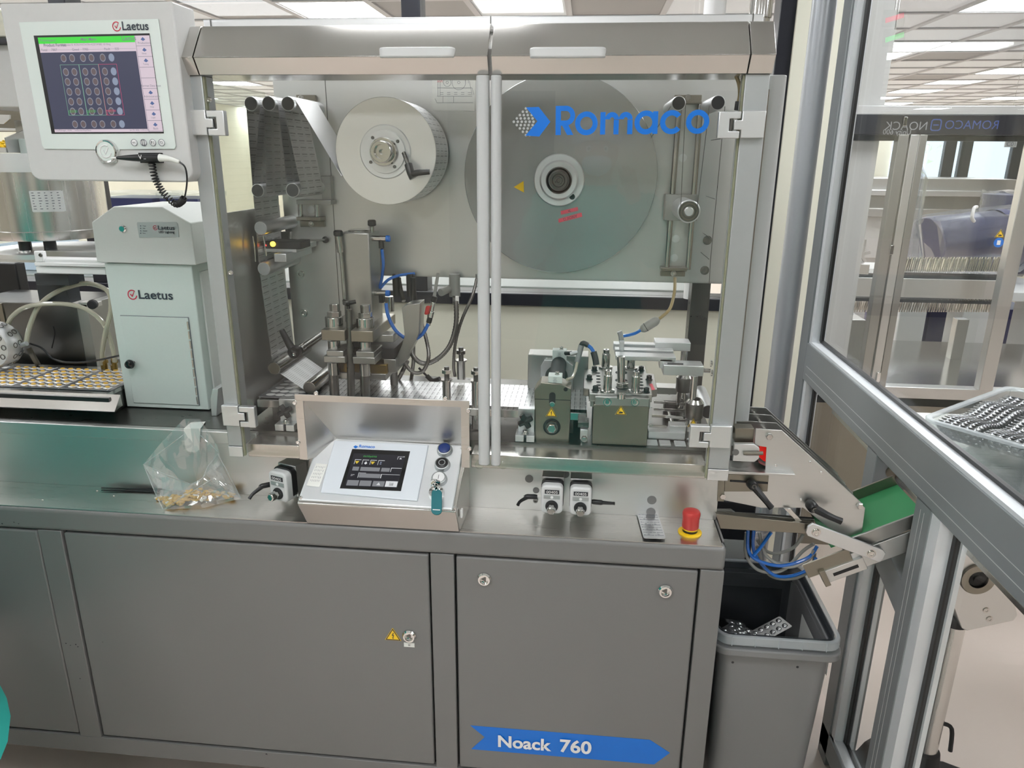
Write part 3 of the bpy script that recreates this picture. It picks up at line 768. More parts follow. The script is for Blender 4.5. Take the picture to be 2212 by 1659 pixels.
scrrect(ml, .80, .39, .99, .405); scrrect(ml, .79, .39, .80, .52); scrrect(ml, .64, .60, .985, .61); scrrect(ml, .63, .60, .645, .73); scrrect(ml, .2, .58, .34, .59); scrrect(ml, .2, .58, .208, .74)
scrrect(ml, .965, .02, .99, .035); scrrect(ml, .86, .03, .985, .04); scrrect(ml, .86, .03, .868, .12)
scrrect(mgr, .06, .40, .18, .52); scrrect(mgr, .21, .40, .58, .52); scrrect(mgr, .61, .40, .77, .52); scrrect(mgr, .22, .60, .62, .73)
for x in (.03, .27, .52): scrrect(mgr, x, .82, x+.22, .99)
scrrect(ml, .76, .81, .985, .99)
for x, y in ((.10, .22), (.40, .22)): sq(my, bilin(x-.03, y), bilin(x+.05, y), bilin(x+.02, y+.08), bilin(x, y+.08))
sq(ml, bilin(.28, .22), bilin(.25, .28), bilin(.28, .32), bilin(.31, .28)); scrrect(mbl, .55, .22, .58, .25); scrrect(mbl, .55, .27, .58, .30)
sq(ml, bilin(.63, .86), bilin(.59, .95), bilin(.67, .95)); sq(ml, bilin(.92, .06), bilin(.895, .11), bilin(.945, .11))
sq(mg, bilin(.83, .85), bilin(.83, .95), bilin(.91, .95), bilin(.91, .85))
sx_ = (onscr(*bilin(1, .1))-onscr(*bilin(0, .1))).normalized(); sy_ = nn.cross(sx_)
mt_ = MB(); text(mt_, 'αυτόματα', onscr(*bilin(.2, .10)), sx_, sy_, height=.006, bold=.0, lift=.0001)
text(ml, '27°', onscr(*bilin(.06, .69)), sx_, sy_, height=.0045, bold=.0, lift=.0001)
obj('screen_frames', mgr, 'screen_grey', scr); obj('screen_lines', ml, 'screen_white', scr); obj('screen_title', mt_, 'screen_gtext', scr)
obj('screen_symbols', my, 'screen_yellow', scr); obj('screen_symbols', mbl, 'screen_blueish', scr); obj('home_symbol', mg, 'screen_dark', scr)
# printed note and maker's name
nt_ = [onlid(u, v, .0005) for u, v in ((662, 1049), (690, 1052), (708, 1003), (683, 1001))]
note = obj('paper_note', MB().prism(nt_, nn*.0004), 'paper', bx)
mb = MB()
for k in range(6):
    for j in range(5):
        a = nt_[3]+(nt_[2]-nt_[3])*(.14+.14*k)+(nt_[0]-nt_[3])*(.12+.15*j); d = (nt_[0]-nt_[3]).normalized(); e = (nt_[2]-nt_[3]).normalized()
        a = a+nn*.0006; l_ = .002+.0035*random.random(); mb.poly([a, a+d*l_, a+d*l_+e*.0007, a+e*.0007])
obj('handwriting', mb, 'ink_grey', note)
mb = MB(); p = onlid(775, 967, .0042); text(mb, 'Romaco', p, sx_, sy_, width=(onlid(809, 970, .004)-p).length, bold=.02, lift=.0003); obj('lettering', mb, 'blue_sticker', bz_)
mb = MB(); mb.poly([onlid(u, v, .0046) for u, v in ((763, 965), (768, 962), (774, 965), (768, 969))]); obj('arrow_emblem', mb, 'blue_sticker', bz_)
for u, v in ((694, 953), (998, 968), (983, 1097), (650, 1075)): screw(bx, onlid(u, v), nn, .004)
def button(u, v, mat, name, cap=.0125):
    p = onlid(u, v)
    o = obj(name, MB().lathe(p, nn, [(.017, 0), (.017, .003), (.0155, .010), (.0135, .011), (.013, .009)], 32), 'alu_matte', bx)
    obj('cap', MB().lathe(p+nn*.008, nn, [(cap, 0), (cap, .0035), (cap*.9, .0042)], 28), mat, o)
    return o, p+nn*.0125
button(961, 974, 'blue_btn', 'push_button')
o, p = button(956, 1006, 'black', 'push_button'); obj('ring_mark', MB().ring(p, nn, .0058, .0074, .0003), 'alu_matte', o)
o, p = button(949, 1037, 'white', 'push_button'); obj('bar_mark', MB().obox(p+nn*.0002, sx_, sy_, nn, .0009, .010, .0004), 'ink', o)
kp = onlid(943, 1066)
o = obj('key_switch', MB().lathe(kp, nn, [(.017, 0), (.017, .003), (.0145, .009), (.009, .010), (.0085, .004)], 30), 'chrome', bx)
obj('side_tab', MB().box(tfr.x+.0045, tfr.x+.009, .0, .012, tfl.z-.028, tfl.z-.010), 'white', bx, .001)
# key with a teal tag
ky = thing('key_with_tag', 'small key with teal plastic tag hanging from the control box switch', 'key', kp+nn*.012)
obj('key', MB().obox(kp+nn*.018+sy_*.004, sx_, nn, sy_, .0022, .026, .010), 'chrome', ky)
kb = kp+nn*.030+sy_*.008
obj('key_bow', MB().lathe(kb-sy_*.0011, sy_, [(.0105, 0), (.0105, .0022)], 22), 'chrome', ky)
rc = kb+V(0, -.004, -.008)
mb = MB(); mb.tube([rc+V(.008*math.cos(t), 0, .008*math.sin(t)) for t in [k*math.pi/8 for k in range(17)]], .0007, 6, 1); obj('key_ring', mb, 'chrome', ky)
tp = onlid(944, 1058, .016); tbm = onlid(943, 1113, .012)
hh = (tp-tbm).length; cc = (tp+tbm)/2; tdir = (tp-tbm).normalized(); tn = X_.cross(tdir)
P = rrect(cc, X_, tdir, .0215, hh, .010, 8); tagp = obj('tag', MB().prism(P, tn*.003), 'teal', ky, .0006)
obj('tag_slot', MB().obox(cc+tn*.0033-tdir*hh*.32, X_, tn, tdir, .015, .0006, .0016), 'white', tagp)
# ================================================================== INSIDE THE HOUSING
def pbox(mb, u0, v0, u1, v1, y0, y1):
    a = A(u0, v0, y0); b = A(u1, v1, y0); c = A((u0+u1)/2, v0, y0); d = A((u0+u1)/2, v1, y0)
    x0 = A(u0, (v0+v1)/2, y0).x; x1 = A(u1, (v0+v1)/2, y0).x
    return mb.box(x0, x1, y0, y1, d.z, c.z)
def vcyl(mb, u, v0, v1, r_px, Y, n=24, r1=None):
    """upright cylinder standing at depth Y; r in pixels"""
    a = A(u, v0, Y); b = A(u, v1, Y); x = (a.x+b.x)/2
    k = (A(u+1, (v0+v1)/2, Y)-A(u, (v0+v1)/2, Y)).length
    return mb.cyl(V(x, Y, b.z), V(x, Y, a.z), r_px*k, n=n)
def ribbon(name, pts, y0, y1, mat, parent=None, ny=1):
    vs = []; fs = []; uvs = []; L_ = 0
    for i, p in enumerate(pts):
        if i: L_ += (Vector(p)-Vector(pts[i-1])).length
        for k in range(ny+1):
            vs.append(V(p[0], y0+(y1-y0)*k/ny, p[2])); uvs.append(((y1-y0)*k/ny, L_))
    for i in range(len(pts)-1):
        for k in range(ny):
            a = i*(ny+1)+k; fs.append((a, a+1, a+ny+2, a+ny+1))
    if parent: off = Vector(rootloc(parent))
    else:
        off = V(sum(v.x for v in vs)/len(vs), (y0+y1)/2, min(v.z for v in vs))
    me = bpy.data.meshes.new(name); me.from_pydata([tuple(v-off) for v in vs], [], fs); me.update()
    uvl = me.uv_layers.new(name='UVMap')
    for lo in me.loops: uvl.data[lo.index].uv = uvs[lo.vertex_index]
    finish(me, mat, 60)
    o = bpy.data.objects.new(name, me); COL.objects.link(o)
    if parent: o.parent = parent
    else: o.location = off
    return o
def arcpts(c, r, a0, a1, n=14):
    return [V(c.x+r*math.cos(math.radians(a0+(a1-a0)*k/n)), c.y, c.z+r*math.sin(math.radians(a0+(a1-a0)*k/n))) for k in range(n+1)]

# ---------------- foil reel
RY0, RY1 = .26, .40
rc = A(833, 328, RY0); rr = (A(833, 211, RY0).z-A(833, 444, RY0).z)/2
rl = thing('foil_reel', 'large wound reel of silver printed lidding foil on the back plate', 'foil reel', (rc.x, .33, rc.z-rr))
ribbon('wound_foil', arcpts(rc, rr, 0, 360, 72), RY0, RY1, 'foil_print', rl, 4)
pbr('reel_grooves', (.80, .80, .80), .36, 1)
mt = MATS['reel_grooves']; n, l = mt.node_tree.nodes, mt.node_tree.links
wv = n.new('ShaderNodeTexWave'); wv.wave_type = 'RINGS'; wv.rings_direction = 'Y'; wv.inputs['Scale'].default_value = 90; wv.inputs['Distortion'].default_value = .4
tc = n.new('ShaderNodeTexCoord'); mp_ = n.new('ShaderNodeMapping'); mp_.inputs['Location'].default_value = (0, 0, -rr); l.new(tc.outputs['Object'], mp_.inputs[0]); l.new(mp_.outputs[0], wv.inputs[0])
mr_ = n.new('ShaderNodeMapRange'); l.new(wv.outputs['Fac'], mr_.inputs[0]); mr_.inputs[3].default_value = .28; mr_.inputs[4].default_value = .42; l.new(mr_.outputs[0], n['Principled BSDF'].inputs['Roughness'])
obj('reel_side', MB().ring(rc+V(0, -.0005, 0), Y_, .052, rr-.0005, .001, 72), 'reel_grooves', rl)
obj('reel_side', MB().ring(V(rc.x, RY1, rc.z), Y_, .03, rr-.0005, .001, 72), 'reel_grooves', rl)
rk = rr/116.0
hub = obj('hub_flange', MB().lathe(rc+V(0, .002, 0), V(0, -1, 0), [(.056, 0), (.056, .004), (.054, .006), (.045, .006), (.044, .012), (.030, .013)], 48), 'alu', rl)
hc_ = A(818, 328, RY0-.03)
obj('hub_boss', MB().lathe(V(rc.x, RY0+.1, rc.z), V(0, -1, 0), [(.030, 0), (.030, .118), (.028, .122), (.023, .122), (.023, .136), (.021, .139), (.015, .139), (.014, .130), (.006, .130), (.0055, .12)], 40), 'steel_smooth', rl)
for a in (35, 130, 215, 305):
    p = rc+V(.037*math.cos(math.radians(a)), -.0105, .037*math.sin(math.radians(a))); obj('hub_screw', MB().lathe(p, V(0, -1, 0), [(.0035, 0), (.0035, .002), (.002, .001)], 10), 'steel_dark', rl)
def clamp_lever(parent, p, ax, d, ln_, name='clamp_lever', r=.0085, mat='black', kn=.0):
    """bent plastic clamping lever: hub along ax, arm along d"""
    p, ax, d = Vector(p), Vector(ax).normalized(), Vector(d).normalized()
    mb = MB(); mb.lathe(p, ax, [(r*.75, 0), (r, .006), (r, .022), (r*.7, .027)], 18)
    q = p+ax*.018
    mb.tube([q, q+d*ln_*.25+ax*.007, q+d*ln_*.6+ax*.014, q+d*ln_+ax*.015], lambda t: r*(.82-.28*t+.12*max(0, t-.8)*5), 10)
    o = obj(name, mb, mat, parent)
    obj('lever_bolt', MB().lathe(p+ax*.024, ax, [(r*.5, 0), (r*.5, .005), (r*.25, .005), (r*.2, .003)], 12), 'steel_dark', o)
    return o
sp_ = A(872, 330, RY0-.012); ep = A(888, 372, RY0-.03)
obj('lever_stem', MB().cyl(sp_, ep, .0045), 'steel_dark', rl)
lv = obj('clamp_lever', MB().tube([A(882, 355, RY0-.03), A(887, 372, RY0-.035), A(893, 385, RY0-.036)], .0085, 12).tube([A(889, 377, RY0-.036), A(905, 373, RY0-.044), A(928, 371, RY0-.044)], lambda t: .0075-.002*t, 12), 'black', rl)
obj('core_shaft', MB().cyl(V(rc.x, RY1, rc.z), V(rc.x, BY-.0005, rc.z), .03), 'steel_smooth', rl)

# ---------------- guide rollers (left)
FY0, FY1 = .25, .385
ROL = {}
def roller(key, u, v, rpx, label, y0=.24, y1=BY-.0005, cap='cap_dark', mat='alu'):
    c = A(u, v, y0); k = (A(u+1, v, y0)-c).length; r = rpx*k
    t = thing('guide_roller', label, 'roller', (c.x, (y0+y1)/2, c.z-r), 'guide rollers on the back plate')
    obj('sleeve', MB().lathe(c, Y_, [(r*.94, 0), (r, .0015), (r, y1-y0)], 32), mat, t)
    obj('end_cap', MB().lathe(c+V(0, -.0006, 0), Y_, [(r*.88, 0), (r*.88, .003)], 32), cap, t)
    ROL[key] = (c, r); return t
roller('t1', 542, 224, 15, 'upper foil guide roller nearest the left glass edge')
roller('t2', 580.5, 223.5, 15, 'middle one of the three upper foil guide rollers')
roller('t3', 622, 224, 15, 'upper foil guide roller closest to the foil reel')
roller('l1', 556.5, 412, 14, 'lower left foil guide roller below the first pair')
roller('l2', 632, 411, 15, 'lower foil guide roller above the slide rods')
roller('m1', 563, 493, 14, 'foil guide roller just above the print sensor', cap='alu_matte')
roller('m2', 570, 581, 14, 'foil guide roller just below the print sensor', cap='alu_matte')
b_ = roller('b1', 592, 796, 14, 'foil guide tube with slotted end screw above the blister web', y0=.22, cap='steel_brown', mat='steel_smooth')
roller('b2', 668, 838, 14, 'foil pressing roller half hidden behind the control hood', y0=.22, y1=.38, cap='steel_dark', mat='steel_smooth')
# foil path
def tan(k, ang, f=1.03): c, r = ROL[k]; return V(c.x+r*f*math.cos(math.radians(ang)), 0, c.z+r*f*math.sin(math.radians(ang)))
def wrap(k, a0, a1): c, r = ROL[k]; return arcpts(c, r*1.03, a0, a1, 12)
path = [V(rc.x+rr*math.cos(math.radians(207)), 0, rc.z+rr*math.sin(math.radians(207)))]
p_a = wrap('t3', 40, 190); path2 = p_a+wrap('l2', 10, -190)+wrap('t2', -5, 185)+wrap('l1', 5, -190)+wrap('t1', -10, 185)+wrap('m1', 180, 180)[:1]+wrap('m2', 180, 180)[:1]+wrap('b1', 180, 290)
fo = thing('lidding_foil', 'silver printed foil strip threaded over the guide rollers', 'foil', (rc.x-.2, .32, 1.05))
ribbon('plain_run', path+p_a[:3], FY0, FY1, 'foil_plain', fo)
ribbon('printed_run', path2[2:], FY0, FY1, 'foil_print', fo)
c, r = ROL['b1']; c2, r2 = ROL['b2']
WZ = 1.043; WY0, WY1 = .20, .365
ribbon('lower_run', wrap('b1', 285, 300)[:]+[V(c2.x-r2*.7, 0, c2.z-r2*.8)]+arcpts(c2, r2*1.03, 235, 270, 5), FY0-.02, FY1, 'foil_print', fo)

# ---------------- slide unit (left) and instruction bracket
su = thing('dancer_slide', 'left steel slide with two short rods below the lower foil roller', 'slide', A(670, 480, BY-.03))
q = MB(); pbox(q, 640, 205, 681, 224, BY-.012, BY-.0005); obj('top_bracket', q, 'steel_brown', su, .001); socket_bolt(su, A(650, 212, BY-.012), V(0, -1, 0), .005, .004, mat='steel_smooth')
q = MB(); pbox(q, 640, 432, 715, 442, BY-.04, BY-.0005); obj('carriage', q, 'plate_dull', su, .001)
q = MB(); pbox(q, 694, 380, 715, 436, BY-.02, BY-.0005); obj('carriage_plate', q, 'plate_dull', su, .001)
for u in (648, 684): obj('slide_rod', MB().cyl(A(u, 436, BY-.022), A(u+2, 475, BY-.022), .006), 'steel_smooth', su)
q = MB(); pbox(q, 640, 469, 693, 477, BY-.035, BY-.0005); pbox(q, 648, 477, 700, 490, BY-.014, BY-.0005); obj('bottom_bracket', q, 'steel_brown', su, .001)
obj('sight_plug', MB().lathe(A(672, 453, BY), V(0, -1, 0), [(.009, 0), (.009, .001), (.0075, .0012)], 22), 'alu', su)
socket_bolt(su, A(672, 484, BY-.014), V(0, -1, 0), .005, .003, mat='steel_smooth')
# ---------------- print mark sensor
se = thing('print_sensor', 'small print mark sensor with glowing yellow lamp beside the foil', 'sensor', A(600, 540, .30))
q = MB(); pbox(q, 573, 522, 650, 538, .27, .33); obj('sensor_body', q, 'dark_gap', se, .002)
obj('status_lamp', MB().lathe(A(590, 527, .27), V(0, -1, 0), [(.006, 0), (.006, .003), (.004, .004)], 12), 'led_yellow', se)
obj('red_lamp', MB().lathe(A(574, 530, .27), V(0, -1, 0), [(.002, 0), (.002, .002)], 8), 'led_red', se)
q = MB(); pbox(q, 592, 548, 618, 566, .24, .40); obj('block', q, 'alu', se, .0015)
q = MB(); pbox(q, 570, 532, 640, 545, .28, .41); obj('mount_plate', q, 'alu', se, .0015)
q = MB(); pbox(q, 586, 500, 628, 520, BY-.012, BY-.0005); obj('sensor_label', q, 'plate_dull', se, .001)
obj('cable', MB().tube([A(625, 525, .30), A(650, 518, .33), A(680, 519, .38), A(702, 518, BY-.01)], .003), 'hose_grey', se)
obj('cable_gland', MB().sphere(A(703, 518, BY-.006), .0085, 14, 8), 'black', se)
for u0, v0, u1, v1 in ((546, 510, 552, 565), (568, 510, 575, 553)): obj('guide_wire', MB().tube([A(u0, v0, .23), A((u0+u1)/2+1, (v0+v1)/2, .23), A(u1, v1, .23)], .0016, 6), 'steel_smooth', se)

# ---------------- large disc with hub (right)
DY = .388
dc = A(1209, 381, DY); dr = (A(1209, 165, DY).z-A(1209, 597, DY).z)/2
ds = thing('foil_disc', 'large flat grey unwinding disc with round hub behind the right glass door', 'disc', (dc.x, DY, dc.z-dr))
pbr('disc_grey', (.42, .43, .42), .22, .55)
obj('disc', MB().lathe(dc, Y_, [(dr-.001, 0), (dr, .001), (dr, .006), (dr-.001, .007)], 96), 'disc_grey', ds)
h0 = A(1208, 389, DY-.001)
obj('hub_flange', MB().lathe(h0, V(0, -1, 0), [(.058, 0), (.058, .004), (.056, .006), (.044, .006), (.044, .014), (.040, .018), (.031, .018)], 48), 'alu', ds)
obj('hub_boss', MB().lathe(h0, V(0, -1, 0), [(.0295, .01), (.0295, .022), (.027, .024), (.024, .020), (.022, .020), (.022, .036), (.020, .040), (.0145, .040), (.013, .034), (.0085, .034), (.008, .042), (.0045, .042), (.004, .036)], 40), 'steel_dark', ds)
obj('locating_hole', MB().lathe(A(1236, 425, DY-.006), V(0, -1, 0), [(.0065, 0), (.0065, .0025)], 20), 'black', ds)
obj('shaft', MB().cyl(dc+V(0, .007, 0), V(dc.x, BY-.0005, dc.z), .05), 'steel_smooth', ds)
q = MB().prism([A(u, v, DY-.0004) for u, v in ((1110, 404), (1131, 391), (1132, 416))], V(0, -.0006, 0)); obj('yellow_arrow', q, 'sign_yellow', ds)
for pts, s in ((((1211, 456), (1248, 447), (1249, 455), (1212, 464)), '>'), (((1206, 473), (1256, 459), (1258, 468), (1207, 481)), 'ΑΝΟΙΓΩ')):
    P = [A(u, v, DY-.0004) for u, v in pts]; tpz = obj('red_tape', MB().prism(P, V(0, -.0005, 0)), 'red_tape', ds)
    ux = (P[0]-P[1]).normalized(); uy = V(ux.z, 0, -ux.x); uy = uy if uy.z < 0 else -uy
    c = sum(P, Vector())/4+V(0, -.0006, 0); mb = MB(); text(mb, s, c, ux, uy, height=.006 if s == '>' else .0065, center=True, bold=.0, lift=0); 
    obj('lettering', mb, 'ink', tpz)
# part of a second grey disc hidden left of the door profiles is the same disc

# ---------------- right slide unit
ru = thing('tension_slide', 'tall steel slide with two rods and a carriage right of the big disc', 'slide', A(1460, 590, BY-.03))
q = MB(); pbox(q, 1457, 205, 1516, 219, BY-.014, BY-.0005); pbox(q, 1458, 218, 1516, 224, BY-.035, BY-.0005); obj('top_bracket', q, 'steel_brown', ru, .001)
socket_bolt(ru, A(1486, 211, BY-.014), V(0, -1, 0), .005, .004, mat='steel_smooth')
for du in (0, 46): obj('slide_rod', MB().cyl(A(1468+du, 222, BY-.022), A(1440+du, 582, BY-.022), .0065), 'steel_smooth', ru)
q = MB(); pbox(q, 1428, 579, 1484, 586, BY-.035, BY-.0005); pbox(q, 1427, 586, 1480, 597, BY-.014, BY-.0005); obj('bottom_bracket', q, 'steel_brown', ru, .001)
socket_bolt(ru, A(1455, 591, BY-.014), V(0, -1, 0), .005, .003, mat='steel_smooth')
q = MB(); pbox(q, 1436, 420, 1508, 477, BY-.034, BY-.01); obj('carriage', q, 'plate_dull', ru, .001)
for u, v in ((1475, 341), (1460, 516), (1456, 557)): obj('sight_plug', MB().lathe(A(u, v, BY), V(0, -1, 0), [(.009, 0), (.009, .001), (.0075, .0012)], 22), 'alu', ru)
roller('r1', 1466, 223, 15.5, 'left one of the two upper guide rollers on the right')
roller('r2', 1551, 222, 16, 'right one of the two upper guide rollers beside the hinge')
t = roller('r3', 1488, 457, 25, 'big bearing roller on the carriage of the right slide', y0=.27, y1=BY-.034, cap='steel_brown', mat='alu')
c, r = ROL['r3']
obj('bearing_rings', MB().ring(c+V(0, -.002, 0), Y_, r*.5, r*.62, .003).ring(c+V(0, -.002, 0), Y_, r*.78, r*.84, .003), 'steel_dark', t)
obj('axle', MB().lathe(c+V(0, -.006, 0), Y_, [(r*.36, 0), (r*.42, .002), (r*.42, .01)], 24), 'alu', t)
# waste skeleton strip: thin clear strands
wk = thing('film_skeleton', 'thin punched clear film skeleton running over the right guide rollers', 'film', A(1500, 590, .33))
def strand(pts, y): obj('strand', MB().tube([A(u, v, y) for u, v in pts], .0007, 5, 1), 'steel_dark', wk)
for k, y in enumerate((.26, .30, .34, .38)):
    strand(((1481+k*0, 224), (1470, 457)), y); strand(((1533, 224), (1505, 457)), y)
    strand(((1566, 230), (1535, 560), (1527, 690)), y)
    strand(((1463, 207), (1405, 300)), y)
for v in (300, 430, 515, 560): 
    uu = 1563-(v-230)*.095
    obj('strand', MB().cyl(A(uu, v, .26), A(uu, v, .26)*1.0+V(0, .12, 0), .0008, n=5), 'steel_dark', wk)

# ================================================================== BLISTER WEB
def web_sheet(name, label, x0, x1, mat, cat='film'):
    o = ribbon(name, [V(x0, 0, WZ), V((x0+x1)/2, 0, WZ), V(x1, 0, WZ)], WY0, WY1, mat); o.location.z = WZ; return tag(o, label, cat)
def rails(name, x0, x1, label):
    t = thing(name, label, 'rail', ((x0+x1)/2, .28, ZL))
    obj('front_rail', MB().box(x0, x1, WY0-.012, WY0+.012, WZ-.022, WZ-.004), 'steel_smooth', t, .001)
    obj('rear_rail', MB().box(x0, x1, WY1-.012, WY1+.012, WZ-.022, WZ-.004), 'steel_smooth', t, .001)
    for x in (x0+.03, x1-.05): obj('support', MB().box(x, x+.02, WY0, WY1, ZL+.001, WZ-.022), 'steel_dark', t)
    return t
xw0 = AZ(640, 868, WZ).x; xw1 = AZ(1268, 880, WZ).x
rails('web_rail', max(xw0-.14, hxl+.016), xw1, 'steel guide rails under the blister web inside the housing')
web_sheet('sealed_web', 'sealed silver blister web with printed lettering leading to the punch', c2.x-.01, xw1, 'web_print')
pk = MB()
def pocket(mb, x, y, z, a=.0085, b=.0062, h=.004, n=12):
    mb.lathe(V(0, 0, 0), Z_, [(1, 0), (.97, .5), (.75, .85), (.3, 1)], n)
def dome_mesh(name, a, b, h, mat, up=1, n=14, rim=True):
    mb = MB(); prof = ([(1.18, .0)] if rim else [])+[(1, .0), (.96, .45), (.78, .82), (.4, .98)]
    mb.lathe(V(0, 0, 0), Z_, prof, n, caps=False)
    k = len(mb.v)-n; mb.f.append(tuple(range(k, k+n)))
    mb.v = [(x*a, y*b, z*h*up) for x, y, z in mb.v]
    me = mb.mesh(name); finish(me, mat, 60); return me
# clear web with tablets, left part (outside the housing) and under the left glass edge
def tablet_mesh(name, a, b, h, mat):
    mb = MB(); mb.lathe(V(0, 0, 0), Z_, [(.55, -.95), (.85, -.6), (1, -.25), (1, .25), (.85, .6), (.55, .95)], 12)
    mb.v = [(x*a, y*b, z*h) for x, y, z in mb.v]; me = mb.mesh(name); finish(me, mat, 50); return me
pbr('web_clear', (.15, .15, .16), .16, .0, coat=.6)
wbx0 = AZ(0, 838, WZ).x-.25; wbx1 = c2.x+.015
cw = thing('clear_blister_web', 'dark glossy forming film with rows of oval pockets on the conveyor', 'film', ((wbx0+wbx1)/2, .28, WZ-.002))
xcab = (A(221, 567, .245).x+A(277, 873, .245).x)/2
obj('sheet', MB().box(wbx0, xcab-.002, WY0, WY1, WZ-.002, WZ), 'web_clear', cw)
obj('sheet', MB().box(hxl+.016, wbx1, WY0, WY1, WZ-.002, WZ), 'web_clear', cw)
tm = tablet_mesh('tablet', .0062, .0042, .0018, 'tablet')
pbr('pocket_white', (.80, .80, .79), .25, .3)
pm = dome_mesh('pocket_rim', .0096, .0078, .0010, 'pocket_white', 1, 16)
pitch = .0285; rows = 6; nb = 0
random.seed(3)
hx0 = AZ(275, 850, WZ).x; hx1 = AZ(520, 850, WZ).x
x = wbx1-.02; col = 0
while x > wbx0+.02:
    if x < xcab-.012 or x > hxl+.03:
        if col % 6 == 5: pass
        else:
            for r_ in range(rows):
                y = WY0+.018+r_*.0265
                o = bpy.data.objects.new('pocket', pm); COL.objects.link(o); o.parent = cw; o.location = V(x, y, WZ+.0002)-cw.location
                if AZ(0, 838, WZ).x-.10 < x < xcab:
                    t = bpy.data.objects.new('tablet', tm); COL.objects.link(t); t.location = V(x, y, WZ+.0025); t.rotation_euler = (0, 0, random.uniform(-.3, .3))
                    tag(t, 'oval amber tablet lying in a pocket of the clear blister web', 'tablet', 'tablets in the blister web')
    x -= pitch*.78 if col % 6 != 4 else pitch*.45; col += 1
x = wbx1-.02; k = 0
for k in range(9):
    xx = wbx1-.02-(5*pitch*.78+pitch*.45)*(k+.92)
    if wbx0 < xx < xcab or xx > hxl+.02: obj('cut_line', MB().box(xx-.0006, xx+.0006, WY0, WY1, WZ, WZ+.0006), 'white_profile', cw)
# left conveyor edge
lc = thing('web_track', 'flat steel track with toothed edge carrying the tablet web left of the housing', 'rail', (-1.4, .25, ZL))
xe = AZ(268, 850, WZ).x
obj('track_bed', MB().box(CL, xcab-.003, WY0-.02, WY1+.03, WZ-.012, WZ-.003), 'steel_smooth', lc)
obj('track_apron', MB().prism([V(CL, WY0-.05, WZ-.035), V(CL, WY0-.02, WZ-.003), V(CL, WY0-.018, WZ-.03)], V(AZ(240, 860, WZ).x-CL, 0, 0)), 'steel_h', lc)
obj('toothed_strip', MB().box(CL, AZ(240, 850, WZ).x, WY0-.034, WY0-.022, WZ-.018, WZ-.008), 'black', lc)
obj('track_support', MB().box(CL, xcab-.003, WY0, WY1, ZL+.001, WZ-.012), 'steel_dark', lc)
# ================================================================== SEALING STATION
ss = thing('sealing_station', 'steel heat sealing station with tall tower and twin front columns', 'machine station', A(770, 845, .28).xy.to_3d()+V(0, 0, ZL))
SY = .225
# tower
tx0, tx1 = A(737, 560, .275).x, A(799, 560, .275).x
tz1 = A(770, 503, .275).z; tz0 = A(770, 720, .275).z
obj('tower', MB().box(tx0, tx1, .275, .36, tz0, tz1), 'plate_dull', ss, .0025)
obj('tower_cap', MB().lathe(V((tx0+tx1)/2, .315, tz1), Z_, [(.026, 0), (.026, .002), (.022, .004)], 28), 'steel_smooth', ss)
obj('gas_rod', MB().tube([A(731, 512, .265), A(738, 560, .265), A(745, 655, .265)], .0045, 12, 4).tube([A(731, 508, .265), A(736, 545, .265)], .008, 12, 1), 'steel_smooth', ss)
obj('rod_cap', MB().lathe(A(731, 510, .265), Z_, [(.009, 0), (.0105, .003), (.0105, .010), (.008, .013)], 16), 'black', ss)
q = A(804, 497, .29); kn = obj('top_stem', MB().cyl(V(q.x, .29, tz1), V(q.x, .29, tz1+.016), .0045), 'steel_smooth', ss)
obj('top_knob', MB().lathe(V(q.x, .29, tz1+.014), Z_, [(.006, 0), (.0095, .002), (.0095, .012), (.007, .014)], 12), 'black', ss)
for v in (515, 633):
    a = A(815, v, .30); b = A(848, v, .30)
    va = obj('throttle_valve', MB().cyl(V(tx1, .30, a.z), V(a.x+.022, .30, a.z), .0065), 'steel_smooth', ss)
    obj('blue_cap', MB().lathe(V(a.x+.020, .30, a.z), X_, [(.006, 0), (.0075, .001), (.0075, .008), (.006, .010)], 12), 'blue_tube', va)
    obj('elbow', MB().cyl(V(a.x+.009, .30, a.z), V(a.x+.009, .30, a.z-.022), .006), 'black', va)
# two front columns built from stacked pieces
def column(u, Y, dv=0):
    def c(name, v0, v1, r, mat='steel_smooth', n=28, bev=0):
        m_ = MB(); vcyl(m_, u, v0+dv, v1+dv, r, Y, n); obj(name, m_, mat, ss, bev)
    c('cap_nut', 656, 673, 10.5, 'steel_smooth', 6, .001); c('hex_nut', 672, 685, 15, 'steel_smooth', 6, .0008); c('spring_cup', 683, 712, 18.5, 'steel_smooth', 32, .002)
    c('column_sleeve', 735, 762, 13); c('column_sleeve', 782, 808, 12.5); c('column_rod', 806, 862, 10, 'steel_dark')
column(722, SY); column(789, SY, 2)
for u in (732, 800):
    q = MB(); vcyl(q, u+85, 610, 660, 12, .36); 
q = MB(); pbox(q, 694, 713, 745, 736, SY-.035, .385); obj('upper_beam', q, 'steel_brown', ss, .0015)
q = MB(); pbox(q, 758, 715, 806, 739, SY-.035, .385); obj('upper_beam', q, 'steel_brown', ss, .0015)
q = MB(); pbox(q, 705, 758, 742, 770, SY-.03, SY+.04); obj('collar_block', q, 'plate_dull', ss, .0015)
q = MB(); pbox(q, 769, 760, 808, 772, SY-.03, SY+.04); obj('collar_block', q, 'plate_dull', ss, .0015)
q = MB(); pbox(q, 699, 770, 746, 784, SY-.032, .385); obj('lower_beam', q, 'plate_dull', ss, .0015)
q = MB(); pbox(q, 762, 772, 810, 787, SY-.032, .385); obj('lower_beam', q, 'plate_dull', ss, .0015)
q = MB(); pbox(q, 720, 722, 850, 738, .26, .30); obj('cross_plate', q, 'plate_dull', ss, .0015)
q = MB(); pbox(q, 744, 752, 852, 775, .25, .39); obj('dark_plate', q, 'dark_gap', ss, .001)
